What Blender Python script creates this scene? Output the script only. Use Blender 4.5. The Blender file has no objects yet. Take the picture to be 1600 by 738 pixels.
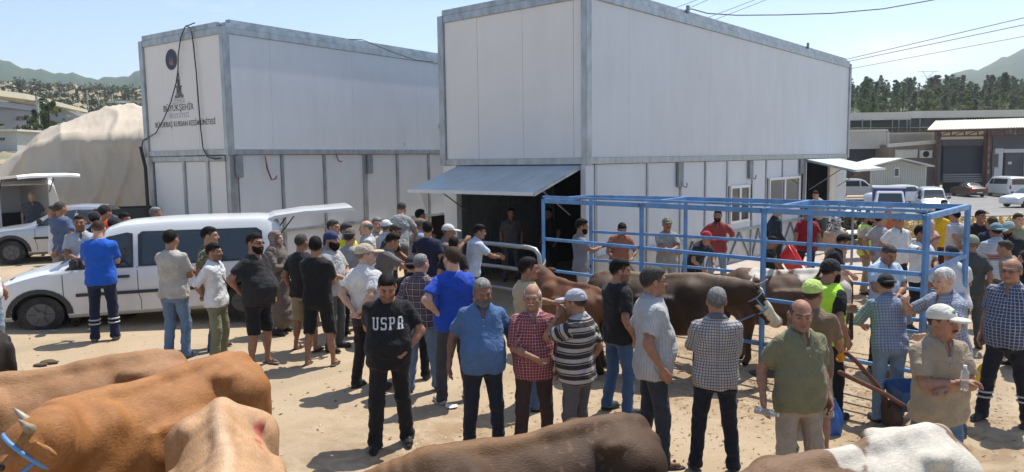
import bpy, bmesh, math, random
import numpy as np
from mathutils import Vector, Matrix, Euler
random.seed(7)
RNG = np.random.RandomState(5)
scene = bpy.context.scene
COL = scene.collection
# ------------------------------------------------------------------ camera
CAMH = 2.9; FPX = 1170.0
PITCH = math.radians(5.9); ROLL = math.radians(-0.8)
MC = Matrix.Rotation(math.radians(90) - PITCH, 3, 'X') @ Matrix.Rotation(ROLL, 3, 'Z')
cam_data = bpy.data.cameras.new('camera'); cam = bpy.data.objects.new('camera', cam_data)
COL.objects.link(cam); scene.camera = cam
cam_data.sensor_width = 36.0; cam_data.lens = 36.0 * FPX / 1600.0
cam_data.clip_start = 0.1; cam_data.clip_end = 20000
cam.matrix_world = Matrix.Translation((0, 0, CAMH)) @ MC.to_4x4()
# ------------------------------------------------------------------ world and sun
SUN_AZ = math.radians(40.2)      # clockwise from +Y
SUN_EL = math.radians(63)
world = bpy.data.worlds.new('World'); scene.world = world; world.use_nodes = True
nt = world.node_tree; nt.nodes.clear()
wo = nt.nodes.new('ShaderNodeOutputWorld'); bg = nt.nodes.new('ShaderNodeBackground')
sky = nt.nodes.new('ShaderNodeTexSky'); sky.sky_type = 'NISHITA'; sky.sun_disc = False
sky.sun_elevation = SUN_EL; sky.sun_rotation = SUN_AZ
sky.air_density = 1.0; sky.dust_density = 0.8; sky.ozone_density = 1.4; sky.altitude = 60
bg.inputs['Strength'].default_value = 0.125
tc = nt.nodes.new('ShaderNodeTexCoord'); mp = nt.nodes.new('ShaderNodeMapping')
mp.inputs['Scale'].default_value = (2.2, 2.2, 9.0); mp.inputs['Location'].default_value = (.35, .1, .2)
ns = nt.nodes.new('ShaderNodeTexNoise'); ns.inputs['Scale'].default_value = 1.3; ns.inputs['Detail'].default_value = 7
ns.inputs['Roughness'].default_value = .55
cr = nt.nodes.new('ShaderNodeValToRGB'); cr.color_ramp.elements[0].position = .57; cr.color_ramp.elements[1].position = .80
cr.color_ramp.elements[1].color = (.55, .55, .55, 1)
mx = nt.nodes.new('ShaderNodeMix'); mx.data_type = 'RGBA'
mx.inputs['B'].default_value = (7.2, 7.4, 7.8, 1)
L = nt.links.new
L(tc.outputs['Generated'], mp.inputs['Vector']); L(mp.outputs['Vector'], ns.inputs['Vector'])
L(ns.outputs['Fac'], cr.inputs['Fac']); L(cr.outputs['Color'], mx.inputs['Factor'])
L(sky.outputs['Color'], mx.inputs['A'])
# the small bright cloud low in the right of the sky
_cd = (MC @ Vector(((1392 - 800) / FPX, -(84 - 369) / FPX, -1.0))).normalized()
def _vm(op, a, b):
    q = nt.nodes.new('ShaderNodeVectorMath'); q.operation = op; L(a, q.inputs[0]); q.inputs[1].default_value = b; return q
_s = _vm('SUBTRACT', tc.outputs['Generated'], _cd[:]); _m = _vm('MULTIPLY', _s.outputs[0], (1 / .115, 1 / .115, 1 / .028))
_l = nt.nodes.new('ShaderNodeVectorMath'); _l.operation = 'LENGTH'; L(_m.outputs[0], _l.inputs[0])
_n = nt.nodes.new('ShaderNodeTexNoise'); _n.inputs['Scale'].default_value = 9; _n.inputs['Detail'].default_value = 8; _mq = _vm('MULTIPLY', tc.outputs['Generated'], (1, 1, 2.6)); L(_mq.outputs[0], _n.inputs['Vector'])
_a = nt.nodes.new('ShaderNodeMath'); _a.operation = 'MULTIPLY_ADD'; L(_n.outputs['Fac'], _a.inputs[0]); _a.inputs[1].default_value = 2.6; _a.inputs[2].default_value = -1.0
_b = nt.nodes.new('ShaderNodeMath'); _b.operation = 'SUBTRACT'; L(_a.outputs[0], _b.inputs[0]); L(_l.outputs['Value'], _b.inputs[1])
_r = nt.nodes.new('ShaderNodeMapRange'); _r.inputs['From Min'].default_value = -.75; _r.inputs['From Max'].default_value = .25; _r.inputs['To Max'].default_value = .75; L(_b.outputs[0], _r.inputs['Value'])
_x = nt.nodes.new('ShaderNodeMix'); _x.data_type = 'RGBA'; _x.inputs['B'].default_value = (6.6, 6.8, 7.1, 1); L(_r.outputs['Result'], _x.inputs['Factor']); L(mx.outputs['Result'], _x.inputs['A']); L(_x.outputs['Result'], bg.inputs['Color']); L(bg.outputs['Background'], wo.inputs['Surface'])
sun_data = bpy.data.lights.new('sun', 'SUN'); sun = bpy.data.objects.new('sun', sun_data); COL.objects.link(sun)
sun_data.energy = 4.2; sun_data.angle = math.radians(.5); sun_data.color = (1.0, .95, .87)
SUNV = Vector((math.sin(SUN_AZ) * math.cos(SUN_EL), math.cos(SUN_AZ) * math.cos(SUN_EL), math.sin(SUN_EL)))
sun.rotation_euler = SUNV.to_track_quat('Z', 'Y').to_euler(); sun.location = (0, 0, 60)
scene.view_settings.view_transform = 'Standard'; scene.view_settings.look = 'None'
scene.view_settings.exposure = 0.56; scene.view_settings.gamma = 1
scene.cycles.max_bounces = 6; scene.cycles.volume_bounces = 0

# ------------------------------------------------------------------ measuring helpers (photo pixel -> place in the yard)
def ground_z(x, y):
    if x < 0: z = -0.055 * max(x, -9.0)
    else: z = -0.010 * min(x, 9.0)
    t = min(max((y - 22) / 22.0, 0), 1); t = t * t * (3 - 2 * t)
    s = min(max((x + 2) / 8.0, 0), 1)
    return z - 1.15 * t * s
def ray(px, py):
    d = MC @ Vector(((px - 800) / FPX, -(py - 369) / FPX, -1.0)); return d
def G(px, py, h=0.0):
    """where the sight line of that pixel is h metres above the ground"""
    d = ray(px, py); z = h
    for _ in range(12):
        t = (z - CAMH) / d.z if d.z < -1e-5 else 200
        if t < 0: t = 200
        x, y = d.x * t, d.y * t
        z = ground_z(x, y) + h
    return x, y
def GZ(px, py, z):
    d = ray(px, py); t = (z - CAMH) / d.z
    return Vector((d.x * t, d.y * t, z))
def D(px, py, dist):
    d = ray(px, py); t = dist / d.y
    return Vector((d.x * t, dist, CAMH + d.z * t))

# ------------------------------------------------------------------ tags
def tag(o, label=None, cat=None, group=None, kind=None):
    if label: o['label'] = label
    if cat: o['category'] = cat
    if group: o['group'] = group
    if kind: o['kind'] = kind
    return o
def thing(name, label, cat, loc=(0, 0, 0), rz=0.0, group=None, scale=1.0):
    o = bpy.data.objects.new(name, None); COL.objects.link(o)
    o.empty_display_size = .2
    o.location = loc; o.rotation_euler = (0, 0, rz); o.scale = (scale,) * 3
    return tag(o, label, cat, group)
def link(name, me, mat=None, parent=None, smooth=False):
    o = bpy.data.objects.new(name, me); COL.objects.link(o)
    if mat is not None and len(me.materials) == 0: me.materials.append(mat)
    if parent is not None: o.parent = parent
    if smooth: me.polygons.foreach_set('use_smooth', [True] * len(me.polygons))
    return o
def copy_tree(o, parent=None):
    kids = list(o.children)
    c = o.copy(); COL.objects.link(c); c.parent = parent
    for ch in kids: copy_tree(ch, c)
    return c

# ------------------------------------------------------------------ materials
MATS = {}
def srgb(r, g, b):
    f = lambda c: (c / 255) / 12.92 if c / 255 <= .04045 else ((c / 255 + .055) / 1.055) ** 2.4
    return (f(r), f(g), f(b))
def mat(name, col, rough=.6, metal=0.0, var=.08, scale=6.0, bump=.0, bscale=40.0, dirt=0.0, dirtcol=(.25, .2, .15), dscale=1.2,
        trans=0.0, spec=.5, stretch=None, coat=0.0, coords='Object', emit=None):
    if name in MATS: return MATS[name]
    m = bpy.data.materials.new(name); m.use_nodes = True; MATS[name] = m
    n = m.node_tree; b = n.nodes['Principled BSDF']; K = n.links.new
    b.inputs['Roughness'].default_value = rough; b.inputs['Metallic'].default_value = metal
    b.inputs['Specular IOR Level'].default_value = spec
    if coat: b.inputs['Coat Weight'].default_value = coat; b.inputs['Coat Roughness'].default_value = .08
    if trans: b.inputs['Transmission Weight'].default_value = trans
    t = n.nodes.new('ShaderNodeTexCoord'); mpn = n.nodes.new('ShaderNodeMapping')
    K(t.outputs[coords], mpn.inputs['Vector'])
    if stretch: mpn.inputs['Scale'].default_value = stretch
    nz = n.nodes.new('ShaderNodeTexNoise'); nz.inputs['Scale'].default_value = scale; nz.inputs['Detail'].default_value = 6
    K(mpn.outputs['Vector'], nz.inputs['Vector'])
    r = n.nodes.new('ShaderNodeMapRange'); r.inputs['From Min'].default_value = .3; r.inputs['From Max'].default_value = .7
    r.inputs['To Min'].default_value = 1 - var; r.inputs['To Max'].default_value = 1 + var
    K(nz.outputs['Fac'], r.inputs['Value'])
    mu = n.nodes.new('ShaderNodeMix'); mu.data_type = 'RGBA'; mu.blend_type = 'MULTIPLY'; mu.inputs['Factor'].default_value = 1
    mu.inputs['A'].default_value = (*col, 1); K(r.outputs['Result'], mu.inputs['B'])
    out = mu.outputs['Result']
    if dirt:
        n2 = n.nodes.new('ShaderNodeTexNoise'); n2.inputs['Scale'].default_value = dscale; n2.inputs['Detail'].default_value = 9
        n2.inputs['Roughness'].default_value = .65
        K(mpn.outputs['Vector'], n2.inputs['Vector'])
        r2 = n.nodes.new('ShaderNodeMapRange'); r2.inputs['From Min'].default_value = .48; r2.inputs['From Max'].default_value = .72
        r2.inputs['To Min'].default_value = 0; r2.inputs['To Max'].default_value = dirt
        K(n2.outputs['Fac'], r2.inputs['Value'])
        m2 = n.nodes.new('ShaderNodeMix'); m2.data_type = 'RGBA'; m2.inputs['B'].default_value = (*dirtcol, 1)
        K(r2.outputs['Result'], m2.inputs['Factor']); K(out, m2.inputs['A']); out = m2.outputs['Result']
    K(out, b.inputs['Base Color'])
    if bump:
        n3 = n.nodes.new('ShaderNodeTexNoise'); n3.inputs['Scale'].default_value = bscale; n3.inputs['Detail'].default_value = 5
        K(mpn.outputs['Vector'], n3.inputs['Vector'])
        bp = n.nodes.new('ShaderNodeBump'); bp.inputs['Strength'].default_value = bump; bp.inputs['Distance'].default_value = .02
        K(n3.outputs['Fac'], bp.inputs['Height']); K(bp.outputs['Normal'], b.inputs['Normal'])
    return m
M_PANEL = mat('panel_cool_shade', (.56, .61, .655), .45, var=.04, scale=2, dirt=.16, dirtcol=(.42, .42, .42), dscale=.8, stretch=(1, 1, .35), bump=.05, bscale=3)  # bluish sky shade of the long walls put into the white panel colour
M_PANEL2 = mat('panel_warm_bounce', (.70, .70, .685), .45, var=.04, scale=2, dirt=.2, dirtcol=(.45, .42, .38), dscale=1.0, stretch=(1, 1, .4))  # same panels on the end walls, warm ground bounce put into the colour
M_STEEL = mat('galvanised_steel', (.36, .40, .43), .42, .55, var=.22, scale=5, dirt=.35, dirtcol=(.45, .46, .46), dscale=2.5, stretch=(1, 1, .5))
M_STEELD = mat('dull_steel', (.24, .27, .30), .5, .4, var=.25, scale=4, dirt=.3, dirtcol=(.16, .12, .09), dscale=2)
M_BLUE = mat('blue_paint', (.11, .27, .52), .5, var=.25, scale=5, dirt=.6, dirtcol=(.24, .28, .34), dscale=3.2)
M_RUST = mat('rusty_steel', (.12, .045, .03), .8, .1, var=.3, scale=6)
M_DARK = mat('dark_void', (.02, .02, .022), .9, var=.1)
M_BLACK = mat('black_plastic', (.02, .02, .022), .5, var=.1)
M_RUBBER = mat('rubber', (.022, .022, .024), .8, var=.2, scale=12, dirt=.5, dirtcol=(.16, .13, .1), dscale=4)
M_GLASS = mat('dark_glass', (.03, .04, .045), .07, var=.05, spec=.8)
M_INK = mat('black_print', (.07, .07, .08), .6, var=.3, scale=25, dirt=.65, dirtcol=(.5, .5, .5), dscale=9)
M_INKF = mat('faded_print', (.42, .43, .44), .6, var=.2, scale=25, dirt=.6, dirtcol=(.62, .62, .62), dscale=9)

# ------------------------------------------------------------------ plain geometry
BOXV = [(0, 0, 0), (1, 0, 0), (1, 1, 0), (0, 1, 0), (0, 0, 1), (1, 0, 1), (1, 1, 1), (0, 1, 1)]
BOXF = [(0, 3, 2, 1), (4, 5, 6, 7), (0, 1, 5, 4), (1, 2, 6, 5), (2, 3, 7, 6), (3, 0, 4, 7)]
class MB:
    def __init__(s): s.v = []; s.f = []
    def add(s, vs, fs):
        b = len(s.v); s.v += [tuple(v) for v in vs]; s.f += [tuple(i + b for i in f) for f in fs]; return s
    def box(s, x0, x1, y0, y1, z0, z1):
        return s.add([(x0 + (x1 - x0) * a, y0 + (y1 - y0) * b, z0 + (z1 - z0) * c) for a, b, c in BOXV], BOXF)
    def bar(s, a, b, w, h=None, up=(0, 0, 1)):
        a = Vector(a); b = Vector(b); h = h or w; d = (b - a).normalized(); up = Vector(up)
        if abs(d.dot(up)) > .95: up = Vector((0, 1, 0)) if abs(d.y) < .9 else Vector((1, 0, 0))
        sx = d.cross(up).normalized() * w / 2; sy = sx.cross(d).normalized() * h / 2
        vs = [a - sx - sy, b - sx - sy, b + sx - sy, a + sx - sy, a - sx + sy, b - sx + sy, b + sx + sy, a + sx + sy]
        return s.add(vs, [(0, 3, 2, 1), (4, 5, 6, 7), (0, 1, 5, 4), (1, 2, 6, 5), (2, 3, 7, 6), (3, 0, 4, 7)])
    def tube(s, pts, r, n=8, closed=False, caps=True):
        pts = [Vector(p) for p in pts]; rs = r if isinstance(r, (list, tuple)) else [r] * len(pts)
        b = len(s.v); m = len(pts); prev = None
        for i, p in enumerate(pts):
            if closed: t = pts[(i + 1) % m] - pts[i - 1]
            else: t = pts[min(i + 1, m - 1)] - pts[max(i - 1, 0)]
            t.normalize()
            if prev is None:
                a = t.orthogonal().normalized()
            else:
                a = (prev - t * prev.dot(t)); a = a.normalized() if a.length > 1e-6 else t.orthogonal().normalized()
            prev = a; c = t.cross(a)
            for k in range(n):
                an = 2 * math.pi * k / n; s.v.append(tuple(p + (a * math.cos(an) + c * math.sin(an)) * rs[i]))
        for i in range(m if closed else m - 1):
            j = (i + 1) % m
            for k in range(n):
                k2 = (k + 1) % n; s.f.append((b + i * n + k, b + i * n + k2, b + j * n + k2, b + j * n + k))
        if caps and not closed:
            s.f.append(tuple(b + k for k in range(n))[::-1]); s.f.append(tuple(b + (m - 1) * n + k for k in range(n)))
        return s
    def cyl(s, c, axis, r, h, n=20, r2=None):
        c = Vector(c); ax = Vector(axis).normalized(); return s.tube([c - ax * h / 2, c + ax * h / 2], [r, r if r2 is None else r2], n)
    def prism(s, poly, a, b):
        """poly (u, w) list -> extruded between x=a and x=b as (x, u, w)"""
        n = len(poly); base = len(s.v)
        s.v += [(a, p[0], p[1]) for p in poly] + [(b, p[0], p[1]) for p in poly]
        s.f.append(tuple(base + i for i in range(n))[::-1]); s.f.append(tuple(base + n + i for i in range(n)))
        for i in range(n):
            j = (i + 1) % n; s.f.append((base + i, base + j, base + n + j, base + n + i))
        return s
    def mesh(s, name):
        me = bpy.data.meshes.new(name); me.from_pydata(s.v, [], s.f); me.update(); return me
    def fixn(s, me):
        bm = bmesh.new(); bm.from_mesh(me); bmesh.ops.recalc_face_normals(bm, faces=bm.faces); bm.to_mesh(me); bm.free(); return me
    def build(s, name, m, parent=None, smooth=False, bevel=0.0, fix=True):
        me = s.mesh(name)
        if fix or bevel:
            bm = bmesh.new(); bm.from_mesh(me); bmesh.ops.recalc_face_normals(bm, faces=bm.faces)
            if bevel:
                bmesh.ops.bevel(bm, geom=[e for e in bm.edges if len(e.link_faces) == 2 and e.calc_face_angle(0) > .5], offset=bevel, segments=2, affect='EDGES')
            bm.to_mesh(me); bm.free()
        o = link(name, me, m, parent)
        if smooth:
            me.polygons.foreach_set('use_smooth', [True] * len(me.polygons))
            if smooth == 'auto':
                me.set_sharp_from_angle(angle=math.radians(35))
        return o
def box(name, x, y, z, m, parent=None, bevel=0.0):
    return MB().box(x[0], x[1], y[0], y[1], z[0], z[1]).build(name, m, parent, bevel=bevel)
def text_mesh(txt, size, extrude=.004, offset=0.0, bold=0.0, xs=1.0):
    cu = bpy.data.curves.new('lettering', 'FONT'); cu.body = txt; cu.size = size; cu.extrude = extrude; cu.align_x = 'CENTER'
    cu.offset = bold; cu.resolution_u = 2
    o = bpy.data.objects.new('lettering', cu); COL.objects.link(o)
    dg = bpy.context.evaluated_depsgraph_get(); me = bpy.data.meshes.new_from_object(o.evaluated_get(dg))
    bpy.data.objects.remove(o); me = me.copy()
    if xs != 1.0:
        for v in me.vertices: v.co.x *= xs
    return me
# ------------------------------------------------------------------ implicit surfaces: one continuous skin per body or garment
F32 = np.float32
def surface(prims, h, margin=.03, post=None, pad=2):
    """prims: (kind, func, lo, hi, k).  Returns verts (n,3), quads (m,4)"""
    lo = np.min([p[2] for p in prims if p[0] == '+'], axis=0) - pad * h
    hi = np.max([p[3] for p in prims if p[0] == '+'], axis=0) + pad * h
    n = np.maximum(np.ceil((hi - lo) / h).astype(int) + 1, 4)
    ax = [(lo[i] + h * np.arange(n[i])).astype(F32) for i in range(3)]
    F = np.full(n, .25, F32)
    for kind, fn, a, b, k in prims:
        mg = k + margin
        sl = []
        for i in range(3):
            i0 = int(max(0, math.floor((a[i] - mg - lo[i]) / h))); i1 = int(min(n[i], math.ceil((b[i] + mg - lo[i]) / h) + 1))
            if i1 <= i0: i0, i1 = 0, 0
            sl.append(slice(i0, i1))
        if any(s.stop <= s.start for s in sl): continue
        X = ax[0][sl[0]][:, None, None]; Y = ax[1][sl[1]][None, :, None]; Z = ax[2][sl[2]][None, None, :]
        d = fn(X, Y, Z); S = F[sl[0], sl[1], sl[2]]
        if kind == '+':
            if k > 0:
                hh = np.clip(.5 + .5 * (S - d) / k, 0, 1); F[sl[0], sl[1], sl[2]] = S + (d - S) * hh - k * hh * (1 - hh)
            else: F[sl[0], sl[1], sl[2]] = np.minimum(S, d)
        elif kind == '-':
            d = -d
            if k > 0:
                hh = np.clip(.5 - .5 * (S - d) / k, 0, 1); F[sl[0], sl[1], sl[2]] = S + (d - S) * hh + k * hh * (1 - hh)
            else: F[sl[0], sl[1], sl[2]] = np.maximum(S, d)
        elif kind == '&':
            F[sl[0], sl[1], sl[2]] = np.maximum(S, d)
    if post is not None:
        F = F + post(ax[0][:, None, None], ax[1][None, :, None], ax[2][None, None, :])
    for i in range(3):
        for e in (0, -1):
            ix = [slice(None)] * 3; ix[i] = e; F[tuple(ix)] = np.maximum(F[tuple(ix)], 1e-3)
    return nets(F, lo, h)
def nets(F, lo, h):
    s = F < 0; n = np.array(F.shape); q = s.view(np.int8)
    c = (q[:-1, :-1, :-1] + q[1:, :-1, :-1] + q[:-1, 1:, :-1] + q[1:, 1:, :-1] + q[:-1, :-1, 1:] + q[1:, :-1, 1:] + q[:-1, 1:, 1:] + q[1:, 1:, 1:])
    act = (c > 0) & (c < 8)
    I, J, K = np.nonzero(act)
    if len(I) == 0: return np.zeros((0, 3)), np.zeros((0, 4), int)
    vid = np.full(act.shape, -1, np.int64); vid[I, J, K] = np.arange(len(I))
    acc = np.zeros((len(I), 3)); cnt = np.zeros(len(I))
    cor = [(a, b, d) for a in (0, 1) for b in (0, 1) for d in (0, 1)]
    val = {cc: F[I + cc[0], J + cc[1], K + cc[2]] for cc in cor}
    for cc in cor:
        for axn in range(3):
            if cc[axn] == 0:
                c2 = list(cc); c2[axn] = 1; c2 = tuple(c2)
                fa = val[cc]; fb = val[c2]; m = (fa < 0) != (fb < 0)
                t = np.where(m, fa / np.where(m, fa - fb, 1), 0)
                p = np.array(cc, float)[None, :].repeat(len(I), 0); p[:, axn] += t
                acc += p * m[:, None]; cnt += m
    V = np.stack([I, J, K], 1) + acc / cnt[:, None]
    V = lo + V * h
    quads = []
    for axn in range(3):
        o1, o2 = (axn + 1) % 3, (axn + 2) % 3
        a = [slice(None)] * 3; b = [slice(None)] * 3
        a[axn] = slice(0, -1); b[axn] = slice(1, None)
        for o in (o1, o2): a[o] = slice(1, -1); b[o] = slice(1, -1)
        sa = s[tuple(a)]; sb = s[tuple(b)]; m = sa != sb
        idx = np.argwhere(m)
        if len(idx) == 0: continue
        base = idx.copy(); base[:, o1] += 1; base[:, o2] += 1
        def cell(d1, d2):
            cc = base.copy(); cc[:, o1] -= d1; cc[:, o2] -= d2; return vid[cc[:, 0], cc[:, 1], cc[:, 2]]
        qd = np.stack([cell(1, 1), cell(0, 1), cell(0, 0), cell(1, 0)], 1)
        fl = ~sa[m]
        qd[fl] = qd[fl][:, ::-1]
        quads.append(qd)
    Q = np.concatenate(quads); Q = Q[(Q >= 0).all(1)]
    return V, Q
def np_mesh(name, V, Q, attrs=None, smooth=True):
    me = bpy.data.meshes.new(name)
    me.vertices.add(len(V)); me.vertices.foreach_set('co', np.asarray(V, np.float32).ravel())
    me.loops.add(len(Q) * 4); me.loops.foreach_set('vertex_index', np.asarray(Q, np.int32).ravel())
    me.polygons.add(len(Q)); me.polygons.foreach_set('loop_start', np.arange(len(Q), dtype=np.int32) * 4)
    try: me.polygons.foreach_set('loop_total', np.full(len(Q), 4, np.int32))
    except Exception: pass
    me.update(calc_edges=True)
    if smooth: me.polygons.foreach_set('use_smooth', np.ones(len(Q), bool))
    for an, arr in (attrs or {}).items():
        arr = np.asarray(arr, np.float32)
        if arr.shape[1] == 4:
            at = me.attributes.new(an, 'FLOAT_COLOR', 'POINT'); at.data.foreach_set('color', arr.ravel())
        else:
            at = me.attributes.new(an, 'FLOAT_VECTOR', 'POINT'); at.data.foreach_set('vector', arr.ravel())
    return me
def merge(parts):
    Vs, Qs, b = [], [], 0
    for V, Q in parts:
        Vs.append(V); Qs.append(Q + b); b += len(V)
    return np.concatenate(Vs), np.concatenate(Qs)
A3 = lambda *p: np.array(p, float)
def cone(a, b, r1, r2, k=.02, op='+', sq=None):
    a = np.asarray(a, float); b = np.asarray(b, float); ab = b - a; L2 = max(float(ab @ ab), 1e-9)
    def fn(X, Y, Z):
        px, py, pz = X - F32(a[0]), Y - F32(a[1]), Z - F32(a[2])
        t = np.clip((px * F32(ab[0]) + py * F32(ab[1]) + pz * F32(ab[2])) / F32(L2), 0, 1)
        return np.sqrt((px - t * F32(ab[0])) ** 2 + (py - t * F32(ab[1])) ** 2 + (pz - t * F32(ab[2])) ** 2) - (F32(r1) + t * F32(r2 - r1))
    rm = max(r1, r2)
    return (op, fn, np.minimum(a, b) - rm, np.maximum(a, b) + rm, k)
class Frame:
    """rigid frame: world = o + R @ local"""
    def __init__(s, o=(0, 0, 0), R=None): s.o = np.asarray(o, float); s.R = np.eye(3) if R is None else np.asarray(R, float)
    k = 1.0
    def w(s, p): return s.o + s.R @ (np.asarray(p, float) * s.k)
    def d(s, p): return s.R @ np.asarray(p, float)
    def loc(s, X, Y, Z):
        R = (s.R / s.k).astype(F32); px, py, pz = X - F32(s.o[0]), Y - F32(s.o[1]), Z - F32(s.o[2])
        return (px * R[0, 0] + py * R[1, 0] + pz * R[2, 0], px * R[0, 1] + py * R[1, 1] + pz * R[2, 1], px * R[0, 2] + py * R[1, 2] + pz * R[2, 2])
    def inv(s, P): return (np.asarray(P) - s.o) @ s.R / s.k
    def bbox(s, lo, hi):
        c = np.array([s.w([(lo, hi)[i][0], (lo, hi)[j][1], (lo, hi)[k][2]]) for i in (0, 1) for j in (0, 1) for k in (0, 1)])
        return c.min(0), c.max(0)
def ell(fr, c, r, k=.02, op='+'):
    c = np.asarray(c, float); r = np.asarray(r, float); mr = float(r.min())
    def fn(X, Y, Z):
        x, y, z = fr.loc(X, Y, Z)
        x = (x - F32(c[0])) / F32(r[0]); y = (y - F32(c[1])) / F32(r[1]); z = (z - F32(c[2])) / F32(r[2])
        q = np.sqrt(x * x + y * y + z * z)
        g = np.sqrt((x / F32(r[0])) ** 2 + (y / F32(r[1])) ** 2 + (z / F32(r[2])) ** 2) + F32(1e-6)
        return q * (q - 1) / g
    lo, hi = fr.bbox(c - r, c + r)
    return (op, fn, lo, hi, k)
def lcone(fr, a, b, r1, r2, k=.02, op='+'): return cone(fr.w(a), fr.w(b), r1, r2, k, op)
def rotz(a): c, s = math.cos(a), math.sin(a); return np.array([[c, -s, 0], [s, c, 0], [0, 0, 1.]])
def rotx(a): c, s = math.cos(a), math.sin(a); return np.array([[1., 0, 0], [0, c, -s], [0, s, c]])
def roty(a): c, s = math.cos(a), math.sin(a); return np.array([[c, 0, s], [0, 1., 0], [-s, 0, c]])
# ------------------------------------------------------------------ cloth and skin materials
def attr_mat(name, rough=.6, sheen=0.0, bump=.15, bscale=60, var=.1, vscale=9, spec=.4, sss=0.0):
    if name in MATS: return MATS[name]
    m = bpy.data.materials.new(name); m.use_nodes = True; MATS[name] = m; n = m.node_tree; K = n.links.new
    b = n.nodes['Principled BSDF']; b.inputs['Roughness'].default_value = rough; b.inputs['Specular IOR Level'].default_value = spec
    if sss: b.inputs['Subsurface Weight'].default_value = sss; b.inputs['Subsurface Radius'].default_value = (.02, .008, .004)
    a = n.nodes.new('ShaderNodeAttribute'); a.attribute_name = 'tint'
    t = n.nodes.new('ShaderNodeTexCoord'); nz = n.nodes.new('ShaderNodeTexNoise'); nz.inputs['Scale'].default_value = vscale; nz.inputs['Detail'].default_value = 5
    K(t.outputs['Object'], nz.inputs['Vector'])
    r = n.nodes.new('ShaderNodeMapRange'); r.inputs['From Min'].default_value = .3; r.inputs['From Max'].default_value = .7
    r.inputs['To Min'].default_value = 1 - var; r.inputs['To Max'].default_value = 1 + var; K(nz.outputs['Fac'], r.inputs['Value'])
    mu = n.nodes.new('ShaderNodeMix'); mu.data_type = 'RGBA'; mu.blend_type = 'MULTIPLY'; mu.inputs['Factor'].default_value = 1
    K(a.outputs['Color'], mu.inputs['A']); K(r.outputs['Result'], mu.inputs['B']); K(mu.outputs['Result'], b.inputs['Base Color'])
    n3 = n.nodes.new('ShaderNodeTexNoise'); n3.inputs['Scale'].default_value = bscale; n3.inputs['Detail'].default_value = 4
    K(t.outputs['Object'], n3.inputs['Vector']); bp = n.nodes.new('ShaderNodeBump'); bp.inputs['Strength'].default_value = bump
    bp.inputs['Distance'].default_value = .01; K(n3.outputs['Fac'], bp.inputs['Height']); K(bp.outputs['Normal'], b.inputs['Normal'])
    return m
M_SKIN = attr_mat('skin', .60, bump=.25, bscale=70, var=.16, vscale=22, spec=.32, sss=0.0)
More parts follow.
